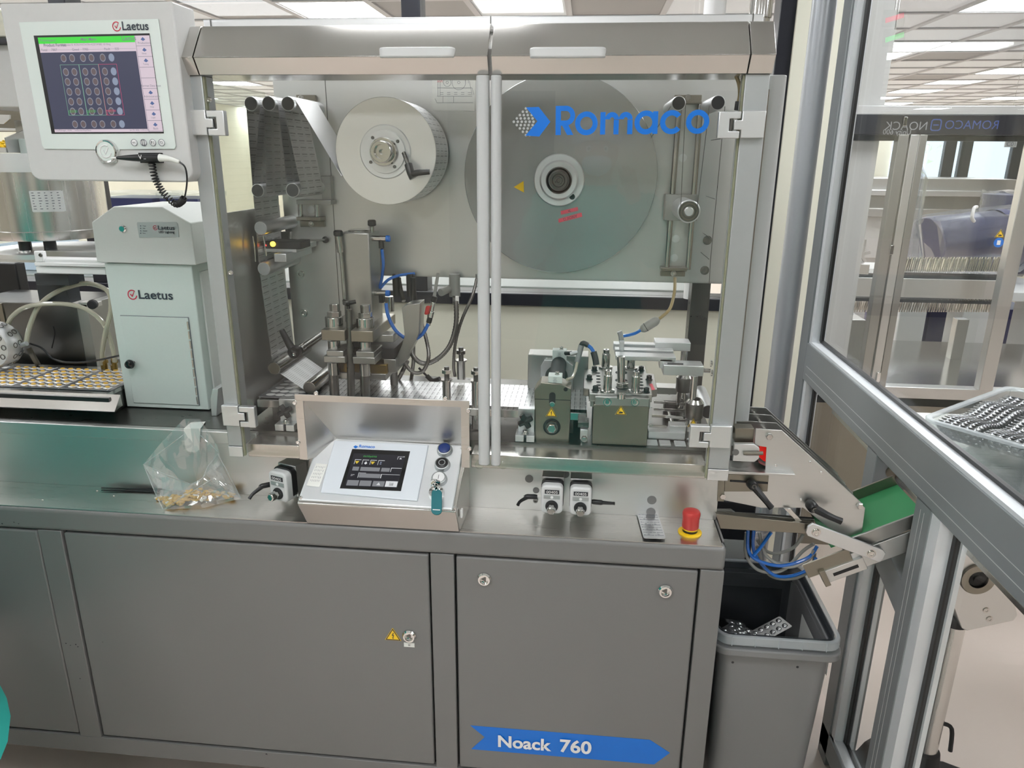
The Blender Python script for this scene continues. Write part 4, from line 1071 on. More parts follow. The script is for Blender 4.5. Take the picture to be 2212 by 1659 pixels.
q = MB(); pbox(q, 715, 786, 836, 806, .24, .385); obj('brass_plate', q, 'brass', ss, .0015)
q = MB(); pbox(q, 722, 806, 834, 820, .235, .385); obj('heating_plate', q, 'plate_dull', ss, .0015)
q = MB(); pbox(q, 738, 820, 800, 850, .37, .39); obj('rear_support', q, 'steel_dark', ss, .0015)
obj('centre_rod', MB().cyl(A(754, 668, SY-.012), A(755, 706, SY-.012), .0066).cyl(A(755, 706, SY-.012), A(757, 762, SY-.012), .0078).cyl(A(757, 762, SY-.012), A(759, 862, SY-.012), .0088), 'steel_dark', ss)
mb = MB(); k = A(752, 655, SY-.012); mb.lathe(k+V(0, 0, -.012), Z_, [(.004, 0), (.004, .006), (.006, .008), (.006, .016)], 14)
for a in (20, 140, 260): mb.tube([k+V(0, 0, 0), k+V(.017*math.cos(math.radians(a)), .017*math.sin(math.radians(a)), .003)], lambda t: .0055-.001*t, 10, 1)
obj('wing_knob', mb, 'black', ss)
# inclined bracket on the right side
br_ = [A(u, v, .27) for u, v in ((868, 664), (880, 658), (907, 655), (905, 720), (893, 745), (872, 785), (850, 800), (846, 795), (868, 745), (874, 725))]
obj('angled_bracket', MB().prism(br_, V(0, .05, 0)), 'plate_dull', ss, .001)
q = MB(); pbox(q, 829, 776, 856, 805, .25, .39); obj('bracket_foot', q, 'plate_dull', ss, .0015)
q = MB(); vcyl(q, 851, 795, 832, 8, .33); obj('bracket_leg', q, 'steel_dark', ss)
for v0, v1, u, y in ((640, 672, 842, .345),): 
    q = MB(); vcyl(q, u, v0, v1, 9.5, y); obj('rear_cup', q, 'steel_smooth', ss)
# release handle shaft left of the station
hl = thing('release_lever', 'black crank lever on a steel shaft left of the sealing station', 'lever', A(640, 790, .24))
obj('shaft', MB().cyl(A(650, 755, .235), A(697, 722, .33), .0095), 'steel_smooth', hl)
obj('shaft_ring', MB().cyl(A(648, 757, .233), A(655, 752, .245), .0105), 'chrome', hl)
a = A(637, 760, .225)
obj('lever_arm', MB().tube([A(608, 712, .222), A(620, 735, .222), A(632, 755, .222), A(640, 763, .222)], lambda t: .0062+.005*t, 12).lathe(a+V(0, -.012, 0), Y_, [(.0125, 0), (.014, .003), (.014, .022)], 20), 'black', hl)
obj('lever_bolt', MB().lathe(A(636, 765, .21), V(0, -1, 0), [(.004, 0), (.004, .002), (.002, .001)], 10), 'steel_smooth', hl)

# hoses around the sealing station
def hose(name, label, pts, r, mat, cat='hose', group=None, sub=8, n=10):
    o = obj(name, MB().tube([A(u, v, y) for u, v, y in pts], r, n, sub), mat, None); return tag(o, label, cat, group)
hose('air_hose', 'dark teal and blue air hose looping from the tower to the red tap valve', ((834, 655, .30), (838, 680, .295), (852, 710, .29), (872, 728, .29), (893, 733, .29), (912, 722, .295), (925, 700, .30)), .0042, 'blue_tube')
hose('air_hose', 'short blue air hose running down the right side of the tower', ((825, 538, .30), (828, 570, .31), (825, 600, .33), (820, 622, .34)), .0036, 'blue_tube')
hose('air_hose', 'blue air hose branching from the tower up to the back plate edge', ((822, 622, .34), (838, 605, .36), (862, 595, .38), (895, 591, .41)), .0036, 'blue_tube')
rv = thing('tap_valve', 'inline air tap valve with red lever hanging from the back plate', 'valve', A(928, 705, .30))
obj('upper_pipe', MB().cyl(A(946, 592, .40), A(938, 642, .33), .004), 'hose_grey', rv)
for k, (u0, v0, u1, v1, r, m_) in enumerate(((939, 640, 936, 652, .0065, 'black'), (936, 652, 932, 672, .0055, 'chrome'), (932, 672, 929, 685, .0075, 'chrome'), (929, 685, 926, 697, .0065, 'black'), (926, 697, 925, 703, .0055, 'chrome'))):
    obj('valve_section', MB().cyl(A(u0, v0, .31), A(u1, v1, .31), r, n=14), m_, rv, .0008)
obj('red_lever', MB().obox(A(923, 670, .30), V(.25, 0, 1), X_, Y_, .022, .010, .008), 'red', rv, .003)
def flex(name, label, pts, r):
    """ribbed metal conduit"""
    P = [A(u, v, y) for u, v, y in pts]
    mb = MB(); mb.tube(P, lambda t: r, 12, 10)
    # ribs: alternate radius along the tube
    vs = mb.v; n = 12; k = len(vs)//n
    mb = MB(); N = 90
    mb2 = MB(); mb2.tube(P, lambda t: r*(1.0 if int(t*(N-1)+.5) % 2 else .82), 12, max(6, N//(len(P)-1)))
    o = obj(name, mb2, 'flex_metal', None, smooth=80); return tag(o, label, 'conduit', 'ribbed metal conduits')
flex('metal_conduit', 'thick ribbed metal conduit sweeping from the back plate fitting to the web', ((985, 650, .36), (985, 700, .35), (972, 745, .34), (945, 775, .33), (915, 785, .33), (892, 768, .33), (886, 735, .34)), .0065)
flex('metal_conduit', 'thin ribbed conduit joining the thick one right of the sealing station', ((1030, 602, .40), (1020, 640, .38), (998, 690, .37), (984, 740, .37), (980, 790, .37), (983, 812, .38)), .0042)
flex('metal_conduit', 'ribbed conduit loop hanging lowest beside the angled bracket', ((905, 680, .36), (920, 730, .34), (926, 770, .32), (915, 800, .32), (895, 805, .32), (878, 790, .32), (874, 775, .33)), .005)
flex('metal_conduit', 'short ribbed conduit dropping under the angled bracket toward the web', ((893, 745, .36), (893, 780, .37), (889, 815, .38), (886, 830, .385)), .005)
flex('metal_conduit', 'ribbed conduit running down left behind the bracket foot', ((880, 780, .36), (868, 805, .37), (855, 830, .38)), .0055)
flex('metal_conduit', 'ribbed conduit beside the tower valves under the back plate', ((862, 600, .41), (866, 625, .40), (872, 650, .38)), .005)
fit = thing('conduit_fittings', 'dark cable glands under the back plate edge above the hoses', 'fittings', A(880, 600, .41))
for u, v0, v1, r, y in ((856, 592, 640, 8, .40), (886, 592, 640, 8, .40), (893, 600, 655, 6, .39), (982, 592, 640, 12, .40), (1032, 592, 612, 5, .41)):
    q = MB(); vcyl(q, u, v0, v1, r, y, 16); obj('gland', q, 'black' if u < 900 else 'hose_grey', fit)
obj('gland_nut', MB().cyl(A(985, 640, .38), A(985, 656, .375), .009, n=6), 'steel_smooth', fit)
obj('round_lamp', MB().cyl(A(952, 632, .36), A(975, 622, .40), .009), 'hose_grey', fit)
# slim bolted posts beside the web
def bolt_post(u, v0, v1, Y, label):
    t = thing('bolt_post', label, 'post', A(u, v1, Y))
    q = MB(); vcyl(q, u, v0+28, v1, 9, Y); obj('sleeve', q, 'steel_smooth', t)
    q = MB(); vcyl(q, u, v0+27, v0+30, 12.5, Y); obj('washer', q, 'steel_smooth', t)
    q = MB(); vcyl(q, u, v0, v0+28, 5.5, Y, 14); obj('threaded_rod', q, 'steel_dark', t)
    q = MB(); vcyl(q, u, v0+6, v0+14, 11, Y, 6); obj('hex_nut', q, 'steel_smooth', t, .0006)
bolt_post(965, 792, 868, .205, 'threaded post with hex nut just above the control hood rim')
bolt_post(996, 750, 818, .37, 'threaded post with hex nut behind the printed web')
bolt_post(1028, 794, 925, .20, 'long threaded post with hex nut beside the door profiles')
# dark small lever at rear
obj_ = obj('star_screw', MB().tube([A(922, 812, .39), A(935, 822, .385), A(950, 818, .38)], .006, 10, 4).cyl(A(922, 812, .39), A(905, 795, .40), .003), 'black'); tag(obj_, 'black star screw lying behind the printed web', 'knob')

# star knob fixtures
def fixture(u, v, label, s=1.0):
    """alu clamp foot with black four-arm star knob; (u, v) = pixel of the knob centre"""
    Y = .145
    c = A(u, v, Y); t = thing('star_knob_clamp', label, 'clamp', (c.x, Y+.02, ZL))
    k = (A(u+1, v, Y)-c).length
    x0, x1 = c.x-17*k, c.x+19*k; zt_ = A(u, v-22, Y).z; zb_ = A(u, v+28, Y).z
    obj('upright', MB().box(x0, x1, Y+.012, Y+.03, ZL+.001, zt_), 'alu', t, .001)
    obj('foot', MB().box(x0-.004, x0+15*k, Y-.012, Y+.03, ZL+.001, ZL+.016).box(x0+20*k, x1+.002, Y-.012, Y+.03, ZL+.001, ZL+.016), 'alu', t, .001)
    socket_bolt(t, V(c.x, Y+.0, ZL+.016), Z_, .006, .008, mat='steel_smooth')
    mb = MB(); mb.lathe(c+V(0, .012, 0), V(0, -1, 0), [(.006, 0), (.007, .010), (.0085, .016), (.006, .019)], 16)
    for a in (30, 120, 210, 300):
        mb.tube([c+V(0, -.002, 0), c+V(.0165*math.cos(math.radians(a)), -.002, .0165*math.sin(math.radians(a)))], lambda t: .0075-.0015*t, 10, 1)
    obj('star_knob', mb, 'black', t)
fixture(616, 888, 'aluminium clamp with black star knob near the lower left hinge'); fixture(1135, 909, 'aluminium clamp with black star knob beside the warning-signed block')

# ================================================================== PERFORATING BLOCK
pf = thing('perforating_block', 'brown steel block with slot, warning triangle and large hex bolt', 'machine block', A(1192, 955, .16).xy.to_3d()+V(0, 0, ZL))
Y0 = .145
fr = [A(u, v, Y0) for u, v in ((1157, 958), (1154, 845), (1168, 826), (1213, 830), (1234, 840), (1229, 961))]
obj('block', MB().prism(fr, V(0, .05, 0)), 'steel_brown', pf, .0015)
zl_ = A(1195, 864, Y0).z; obj('joint', MB().box(fr[1].x+.001, fr[4].x-.001, Y0-.0006, Y0, zl_, zl_+.0012), 'dark_gap', pf)
P = rrect(A(1193, 861, Y0-.0006), X_, Z_, .0135, .028, .0065, 6); obj('slot', MB().prism(P, V(0, -.0006, 0)), 'dark_gap', pf)
q = MB(); q.lathe(A(1193, 873, Y0), V(0, -1, 0), [(.006, 0), (.006, .002), (.005, .003)], 20); obj('slot_pin', q, 'steel_smooth', pf)
sign_triangle(pf, A(1191, 893, Y0-.0005), .024, X_, Z_, 'bolt')
bc = A(1192, 922, Y0)
obj('bolt_seat', MB().ring(bc, V(0, -1, 0), .0150, .0190, .001), 'dark_gap', pf)
obj('bolt_flange', MB().lathe(bc, V(0, -1, 0), [(.0145, 0), (.0145, .004), (.0135, .006)], 28), 'steel_dark', pf)
obj('hex_bolt', MB().lathe(bc+V(0, -.004, 0), V(0, -1, 0), [(.011, 0), (.011, .008), (.0095, .010)], 6), 'steel_smooth', pf, .0008)
obj('cap_screw', MB().lathe(A(1222, 841, Y0), V(0, -1, 0), [(.0045, 0), (.0045, .001)], 14), 'dark_gap', pf)
def sensor_box(par, u0, v0, u1, v1, y0, y1):
    q = MB(); pbox(q, u0, v0, u1, v1, y0, y1); o = obj('sensor_box', q, 'light_green_paint', par, .0012)
    c = A((u0+u1)/2, (v0+v1)/2, y0-.0006); q = MB()
    for i in range(5): q.obox(c+V(0, 0, (i-2)*.003), X_, Y_, Z_, .006+.004*((i*7) % 3)/3, .0004, .0006)
    obj('print', q, 'ink_grey', o)
    socket_bolt(o, V(A((u0+u1)/2+4, v0, y0).x, (y0+y1)/2, A(u0, v0, y0).z), Z_, .004, .007, mat='steel_smooth')
    return o
sensor_box(pf, 1184, 813, 1214, 832, .15, .18)
# rear block with roller bore
rb = thing('bearing_block', 'steel bearing block with round bore behind the perforating block', 'machine block', A(1205, 850, .36).xy.to_3d()+V(0, 0, ZL))
q = MB(); pbox(q, 1140, 768, 1270, 850, .345, .40)
zz = q.v[0][2]; q.v = [(x, y, ZL+.001 if abs(z-zz) < 1e-6 else z) for x, y, z in q.v]; obj('body', q, 'plate_dull', rb, .0015)
P = [A(u, v, .335) for u, v in ((1168, 792), (1176, 778), (1222, 778), (1238, 790), (1238, 850), (1168, 850))]
obj('face', MB().prism(P, V(0, .01, 0)), 'alu', rb, .001)
rbc = A(1202, 813, .333)
obj('bore', MB().ring(rbc, V(0, -1, 0), .020, .027, .002), 'steel_dark', rb)
obj('roller', MB().cyl(A(1202, 822, .20), A(1202, 822, .20)+V(0, .135, 0), .018), 'rubber', rb)
sensor_box(rb, 1193, 757, 1224, 779, .335, .36)
# manifold with little hoses
mf = thing('hose_manifold', 'small grey hose tee with black elbow above the perforating block', 'fitting', A(1246, 780, .30))
obj('tee', MB().cyl(A(1256, 745, .28), A(1247, 782, .28), .0065).cyl(A(1232, 765, .28), A(1254, 760, .28), .005), 'alu_matte', mf)
obj('elbow', MB().tube([A(1256, 746, .28), A(1260, 741, .28), A(1270, 746, .28)], .006, 10, 4), 'black', mf)
obj('side_connector', MB().cyl(A(1222, 763, .30), A(1234, 763, .285), .005), 'black', mf)
hose('air_hose', 'short blue hose dipping into a black sleeve beside the punch plate', ((1268, 745, .28), (1277, 752, .275), (1283, 762, .27)), .0042, 'blue_tube')
hose('hose_sleeve', 'black hose sleeve standing on the punch plate corner', ((1282, 760, .27), (1286, 775, .265), (1288, 788, .26)), .0075, 'black', 'sleeve')
hose('clear_hose', 'thin clear hose bending from the tee to the front sensor box', ((1247, 780, .28), (1243, 800, .25), (1236, 815, .20), (1225, 820, .165)), .0035, 'hose_clear')

# ================================================================== PUNCH STATION
pu = thing('punch_station', 'grey steel punching station with bolted top plate and hand warning sign', 'machine station', A(1340, 963, .2).xy.to_3d()+V(0, 0, ZL))
Y0 = .14; zp = A(1340, 876, Y0).z
x0, x1 = A(1280, 920, Y0).x, A(1400, 920, Y0).x
obj('base_block', MB().box(x0, x1, Y0, .30, ZL+.001, zp), 'steel_brown', pu, .0015)
zp2 = A(1340, 858, Y0-.004).z
obj('front_bar', MB().box(A(1285, 865, Y0).x, x1-.001, Y0-.006, Y0+.03, zp+.001, zp2), 'plate_dull', pu, .0015)
# top plate with stepped outline, in the horizontal plane
zt3 = zp2+.002
tp_ = [AZ(u, v, zt3) for u, v in ((1273, 850), (1272, 840), (1260, 838), (1262, 798), (1276, 797), (1278, 790), (1393, 790), (1397, 806), (1413, 808), (1420, 840), (1408, 842), (1409, 852))]
obj('top_plate', MB().prism(tp_, V(0, 0, -.018)), 'plate_dull', pu, .0015)
obj('under_plate', MB().box(AZ(1273, 850, zt3).x+.003, AZ(1409, 852, zt3).x-.003, Y0+.02, .38, zp-.012, zt3-.018), 'plate_dull', pu, .001)
for u, v, h, r in ((1308, 795, 26, 11), (1362, 797, 28, 11), (1312, 846, 30, 11.5), (1372, 848, 30, 11.5)):
    p = AZ(u, v, zt3); k = (AZ(u+1, v, zt3)-p).length
    o = obj('guide_pillar', MB().lathe(p, Z_, [(r*k*1.35, 0), (r*k*1.35, .004), (r*k*.8, .005), (r*k*.78, h*k*1.2), (r*k*.72, h*k*1.25), (r*k*.62, h*k*1.3), (r*k*.62, h*k*1.55), (r*k*.5, h*k*1.6)], 24), 'steel_smooth', pu)
    obj('pillar_socket', MB().lathe(p+Z_*(h*k*1.595), Z_, [(r*k*.3, 0), (r*k*.3, .0006)], 6), 'dark_gap', o)
for u, v in ((1284, 800), (1273, 819), (1286, 843), (1385, 800), (1402, 820), (1396, 847)):
    socket_bolt(pu, AZ(u, v, zt3), Z_, .006, .010, mat='black')
for u, v in ((1342, 805), (1342, 822), (1344, 837)): obj('dark_hole', MB().lathe(AZ(u, v, zt3), Z_, [(.014, .0001), (.014, .0006)], 24), 'dark_gap', pu)
for s in (1292, 1382):
    for k in range(6): obj('vent_slot', MB().lathe(AZ(s+k*.8*(1 if s > 1300 else .3), 806+k*6.5, zt3), Z_, [(.005, .0001), (.005, .0006)], 12), 'dark_gap', pu)
for u in (1312, 1372): socket_bolt(pu, A(u, 869, Y0-.006), V(0, -1, 0), .0065, .002, mat='steel_smooth')
obj('red_label', MB().prism([AZ(u, v, zt3+.0004) for u, v in ((1403, 830), (1409, 829), (1415, 842), (1408, 843))], V(0, 0, .0006)), 'red_tape', pu)
sign_triangle(pu, A(1341, 889, Y0-.0005), .024, X_, Z_, 'hand')
# lifting rod on the top plate
rz = AZ(1342, 838, zt3)
obj('lift_rod', MB().cyl(rz, V(rz.x-.004, rz.y, A(1338, 770, rz.y).z), .0085), 'steel_smooth', pu)
obj('rod_nut', MB().cyl(rz+V(.002, -.002, .004), rz+V(.002, -.002, .014), .0145, n=6), 'steel_smooth', pu, .001)
obj('front_stud', MB().lathe(AZ(1342, 860, zp2), Z_, [(.0095, 0), (.0095, .010), (.006, .010), (.005, .006)], 20), 'steel_smooth', pu)
# side rods to the right (outfeed rack)
rk_ = thing('outfeed_rack', 'open rack of thin steel rods and plates right of the punch', 'rack', A(1460, 960, .25).xy.to_3d()+V(0, 0, ZL))
for (u0, v0, u1, v1, y) in ((1412, 868, 1490, 874, .30), (1412, 884, 1492, 888, .26), (1408, 898, 1494, 903, .23), (1402, 920, 1440, 922, .20)):
    obj('guide_strip', MB().bar(A(u0, v0, y), A(u1, v1, y), .003, .006), 'steel_smooth', rk_)
obj('cross_rod', MB().cyl(A(1441, 875, .36), A(1456, 926, .20), .0042), 'steel_smooth', rk_); obj('rod_end', MB().sphere(A(1456, 927, .198), .006, 12, 8), 'steel_smooth', rk_)
q = MB(); pbox(q, 1400, 934, 1480, 950, .18, .22); obj('base_bar', q, 'alu', rk_, .001)
q = MB(); pbox(q, 1446, 920, 1482, 936, .19, .22); obj('base_step', q, 'alu', rk_, .001)
q = MB(); pbox(q, 1434, 874, 1480, 925, .33, .36); obj('dark_plate', q, 'dark_gap', rk_, .001)
for u in (1408, 1436, 1468): 
    p = AZ(u, 958, ZL+.001); obj('table_tile', MB().box(p.x-.012, p.x+.012, .145, .175, ZL, ZL+.004), 'alu', rk_, .0006)
q = MB(); pbox(q, 1412, 838, 1470, 852, .36, .40); obj('rear_plate', q, 'plate', rk_, .001)
obj('side_roller', MB().cyl(A(1530, 890, .24), A(1512, 846, .40), .016), 'alu', rk_)
obj('roller_cap', MB().cyl(A(1530, 890, .24)+V(0, -.0005, 0), A(1530, 890, .24)+V(0, .002, 0), .015), 'black', rk_)
# small hose bracket left of the punch
sb_ = thing('stop_bracket', 'small steel stop bracket with adjusting screw left of the punch', 'bracket', A(1263, 950, .16).xy.to_3d()+V(0, 0, ZL))
q = MB(); pbox(q, 1253, 928, 1270, 950, .15, .17); obj('block', q, 'alu', sb_, .001)
q = MB(); pbox(q, 1248, 912, 1272, 924, .16, .19); obj('plate', q, 'steel_dark', sb_, .001)
obj('screw', MB().lathe(A(1262, 945, .15), V(0, -1, 0), [(.006, 0), (.006, .004), (.004, .004), (.004, .012), (.006, .012), (.006, .015)], 6), 'steel_smooth', sb_)
obj('foot', MB().box(A(1255, 950, .15).x, A(1270, 950, .15).x, .15, .17, ZL+.001, A(1262, 949, .15).z), 'alu', sb_)
# lifting arms
la = thing('gripper_arms', 'stack of three silver gripper arms reaching left over the punch', 'arm', A(1430, 760, .28))
for u0, v0, u1, v1, y0, y1 in ((1325, 744, 1440, 759, .325, .35), (1328, 756, 1455, 768, .29, .315), (1330, 770, 1460, 780, .245, .28)):
    q = MB(); pbox(q, u0, v0, u1, v1, y0, y1); obj('arm', q, 'alu', la, .0012)
    obj('pin_hole', MB().lathe(A(u0+7, (v0+v1)/2+1, y0-.0003), V(0, -1, 0), [(.003, 0), (.003, .0005)], 12), 'dark_gap', la)
q = MB(); pbox(q, 1415, 740, 1492, 758, .315, .36); obj('arm_block', q, 'alu', la, .0015)
q = MB(); pbox(q, 1433, 790, 1520, 812, .225, .27); obj('arm_block', q, 'alu', la, .0015)
q = MB(); pbox(q, 1425, 776, 1452, 796, .245, .28); obj('arm_link', q, 'alu', la, .001)
q = MB(); pbox(q, 1440, 786, 1480, 789, .224, .225); 
obj('name_strip', MB().prism([AZ(u, v, A(1470, 790, .225).z+.0004) for u, v in ((1441, 787), (1476, 788), (1476, 785), (1442, 784))], V(0, 0, .0004)), 'ink', la)
obj('side_pin', MB().cyl(A(1520, 800, .245), A(1534, 801, .245), .005), 'steel_smooth', la)
for u, v in ((1534, 785), (1535, 805)): obj('pane_bolt', MB().lathe(A(u, v, .245), X_, [(.008, 0), (.008, .003), (.005, .005)], 14), 'chrome', la)
hv = obj('hose_coupling', MB().tube([A(1343, 740, .30), A(1341, 725, .30), A(1338, 716, .30)], .006, 10, 3), 'alu_matte', la); 
q = MB(); pbox(q, 1338, 738, 1348, 764, .285, .30); obj('coupling_block', q, 'alu', la, .001)
# two spindles with knurled caps
def spindle(u, vt, vk0, vk1, vb, Y, rk, label):
    t = thing('knurled_spindle', label, 'spindle', (A(u, vk1, Y).x, Y, ZL))
    q = MB(); vcyl(q, u, vt, vk0+2, 7.5, Y); obj('rod', q, 'steel_smooth', t)
    a = A(u, vk0, Y); b = A(u, vk1, Y); k = (A(u+1, vk0, Y)-a).length; x = b.x
    mb = MB(); mb.lathe(V(x, Y, b.z), Z_, [(rk*k*.9, 0), (rk*k, .003), (rk*k, (a.z-b.z)*.82), (rk*k*.72, a.z-b.z), (rk*k*.55, a.z-b.z), (rk*k*.5, (a.z-b.z)*.8)], 40); obj('knurled_cap', mb, 'steel_dark', t)
    o = obj('cap_rim', MB().lathe(V(x, Y, b.z+(a.z-b.z)*.83), Z_, [(rk*k*1.01, 0), (rk*k*.74, (a.z-b.z)*.18), (rk*k*.56, (a.z-b.z)*.18)], 40, caps=False), 'steel_smooth', t)
    mb = MB(); mb.lathe(V(x, Y, ZL+.001), Z_, [(rk*k*1.02, 0), (rk*k*1.02, .003), (rk*k*.88, .005), (rk*k*.88, b.z-ZL)], 32); obj('pillar', mb, 'steel_smooth', t)
    return t
spindle(1476, 758, 808, 845, 0, .33, 17.5, 'knurled spindle farther back under the rear gripper arm')
t = spindle(1498, 812, 862, 903, 0, .20, 19.5, 'knurled spindle in front beside the lower right hinge')
sign_triangle(t, A(1497, 916, .172), .022, X_, Z_, 'hand')
# filter with blue and amber hose
fl_ = thing('inline_filter', 'grey inline air filter between amber and blue hoses right of centre', 'filter', A(1400, 700, .33))
a, b = A(1421, 691, .33), A(1386, 712, .33); d = (b-a).normalized()
obj('filter_body', MB().lathe(a, d, [(.004, -.004), (.009, .002), (.0105, .008), (.0105, (b-a).length-.008), (.009, (b-a).length-.002), (.004, (b-a).length+.004)], 24), 'hose_grey', fl_)
obj('band', MB().ring(a+d*((b-a).length-.012), d, .0104, .0109, .0015), 'black', fl_)
hose('air_hose', 'amber air hose hanging from the right slide down to the inline filter', ((1458, 600, .40), (1457, 630, .38), (1448, 665, .35), (1430, 684, .335), (1421, 690, .33)), .0037, 'hose_amber')
hose('air_hose', 'short blue air hose from the inline filter to the gripper coupling', ((1386, 712, .33), (1372, 720, .32), (1358, 724, .31), (1343, 726, .30)), .0037, 'blue_tube')
# ================================================================== THINGS ON THE WORKTOP AND SPLASH PANEL
def indicator(u, v, label, turn=0):
    """position indicator with counter; (u, v) = centre pixel of its front"""
    Y = YB-.065; c = A(u, v, Y); k = (A(u+1, v, Y)-c).length
    t = thing('position_indicator', label, 'dial', (c.x, Y+.03, ZT+.002), 'position indicators')
    w, h = 47*k, 66*k
    ux = X_.copy(); ux.rotate(Matrix.Rotation(turn, 3, 'Z')); fwd = V(ux.y, -ux.x, 0)
    up = Z_
    P = rrect(c, ux, up, w, h, w*.22, 5)
    obj('body', MB().prism(P, -fwd*.04), 'indicator_grey', t, .004, 3)
    P = rrect(c-fwd*.018+up*.003, ux, up, w*1.04, h*1.02, w*.25, 5)
    obj('black_collar', MB().prism(P, -fwd*.016), 'black', t, .001)
    obj('bracket', MB().obox(c-fwd*.05+up*h*.06, ux, fwd, up, w*1.02, .035, h*1.05), 'plate', t, .001)
    wn = obj('counter_window', MB().obox(c+up*h*.29+fwd*.0006, ux, fwd, up, w*.66, .001, h*.14), 'ink', t)
    mb = MB(); text(mb, '00405', c+up*h*.29+fwd*.0014, ux, up, width=w*.52, height=h*.09, center=True, bold=.0, lift=0.0002); obj('digits', mb, 'white', wn)
    lb = obj('maker_plate', MB().obox(c+up*h*.10+fwd*.0004, ux, fwd, up, w*.74, .0008, h*.13), 'alu_matte', t)
    obj('maker_oval', MB().lathe(c+up*h*.10+fwd*.0008, fwd, [(h*.05, 0), (h*.05, .0003)], 20), 'white', lb)
    s = c-up*h*.22
    obj('shaft_collar', MB().lathe(s-fwd*.002, fwd, [(.0135, 0), (.0135, .004), (.0125, .006), (.008, .006)], 28), 'rubber', t)
    obj('hex_shaft', MB().lathe(s+fwd*.002, fwd, [(.0095, 0), (.0095, .022), (.0075, .024)], 6), 'steel_smooth', t, .0008)
    return t, c, k, ux, fwd
t, c, k, ux, fwd = indicator(600, 1052, 'position indicator dial left of the control box', -.35)
clamp_lever(t, c-ux*.028-Z_*.008+V(0, .02, 0), V(-.8, -.6, 0), V(-.3, -.6, -.55), .03, r=.006)
t, c, k, ux, fwd = indicator(1192, 1080, 'left one of the twin position indicator dials right of the control box')
clamp_lever(t, c-X_*.032-Z_*.004+V(0, .02, 0), V(-1, -.1, 0), V(-.3, -.9, -.45), .024, r=.0055)
t, c, k, ux, fwd = indicator(1254, 1084, 'right one of the twin position indicator dials right of the control box')
clamp_lever(t, c+X_*.022-Z_*.008+V(0, .02, 0), V(1, -.1, 0), V(.9, -.3, .15), .018, r=.0055)

# emergency stop
ep = AZ(1490, 1150, ZT+.0016)
es = thing('emergency_stop', 'red mushroom emergency stop button on a yellow ring at the worktop end', 'button', ep)
obj('yellow_ring', MB().lathe(ep, Z_, [(.0245, 0), (.0245, .0025), (.023, .0035), (.016, .0035)], 40), 'yellow', es)
obj('black_neck', MB().lathe(ep+Z_*.003, Z_, [(.0155, 0), (.0155, .008)], 32), 'black', es)
obj('yellow_neck', MB().lathe(ep+Z_*.009, Z_, [(.016, 0), (.016, .004)], 32), 'yellow', es)
obj('red_head', MB().lathe(ep+Z_*.012, Z_, [(.0165, 0), (.0175, .003), (.0172, .020), (.0185, .030), (.0185, .034), (.0165, .038), (.010, .0405), (.003, .041)], 40), 'red_btn', es)

# loose blister card
cp = [AZ(u, v, ZT+.002) for u, v in ((1380, 1107), (1412, 1106), (1437, 1166), (1392, 1169))]
bcard = thing('blister_card', 'single printed silver blister card lying face down on the worktop', 'blister card', sum(cp, Vector())/4)
e0 = (cp[1]-cp[0]+cp[2]-cp[3]).normalized(); e1 = Z_.cross(e0)
Lc = ((cp[0]+cp[1])/2-(cp[2]+cp[3])/2).length; Wc = .046; cc = sum(cp, Vector())/4+Z_*.004
dirn = ((cp[0]+cp[1])/2-(cp[2]+cp[3])/2).normalized(); side = dirn.cross(Z_)
P = rrect(cc, side, dirn, Wc, Lc, .005, 4); obj('foil', MB().prism(P, V(0, 0, .0006)), 'pack_silver', bcard)
mb = MB()
for i in range(2):
    for j in range(5): mb.sphere(cc+side*((i-.5)*.02)+dirn*((j-2)*Lc*.18)-Z_*.0015, .0062, 12, 8, (1, 1, .38))
obj('pockets', mb, 'film', bcard)
mb = MB()
for j in range(10): text(mb, 'Roz mg/ tab 20/10' if j % 2 == 0 else 'Rosuvas Ezetim', cc+dirn*(Lc*(.42-.09*j))+Z_*.0006, side, dirn, width=Wc*.86, height=.0034, center=True, bold=0, lift=.0004)
obj('print', mb, 'ink_grey', bcard)

# tweezers
tw = thing('tweezers', 'black plastic tweezers lying on the worktop behind the tablet bag', 'tweezers', AZ(290, 1060, ZT+.002))
for k, (a, b) in enumerate((((219, 1054), (345, 1058)), ((219, 1059), (345, 1062)))):
    p, q_ = AZ(*a, ZT+.004), AZ(*b, ZT+.004)
    obj('arm', MB().tube([p, (p+q_)/2+V(0, -.001+.002*k, 0), q_], lambda t: .0012+.0022*t, 8, 3), 'black', tw)

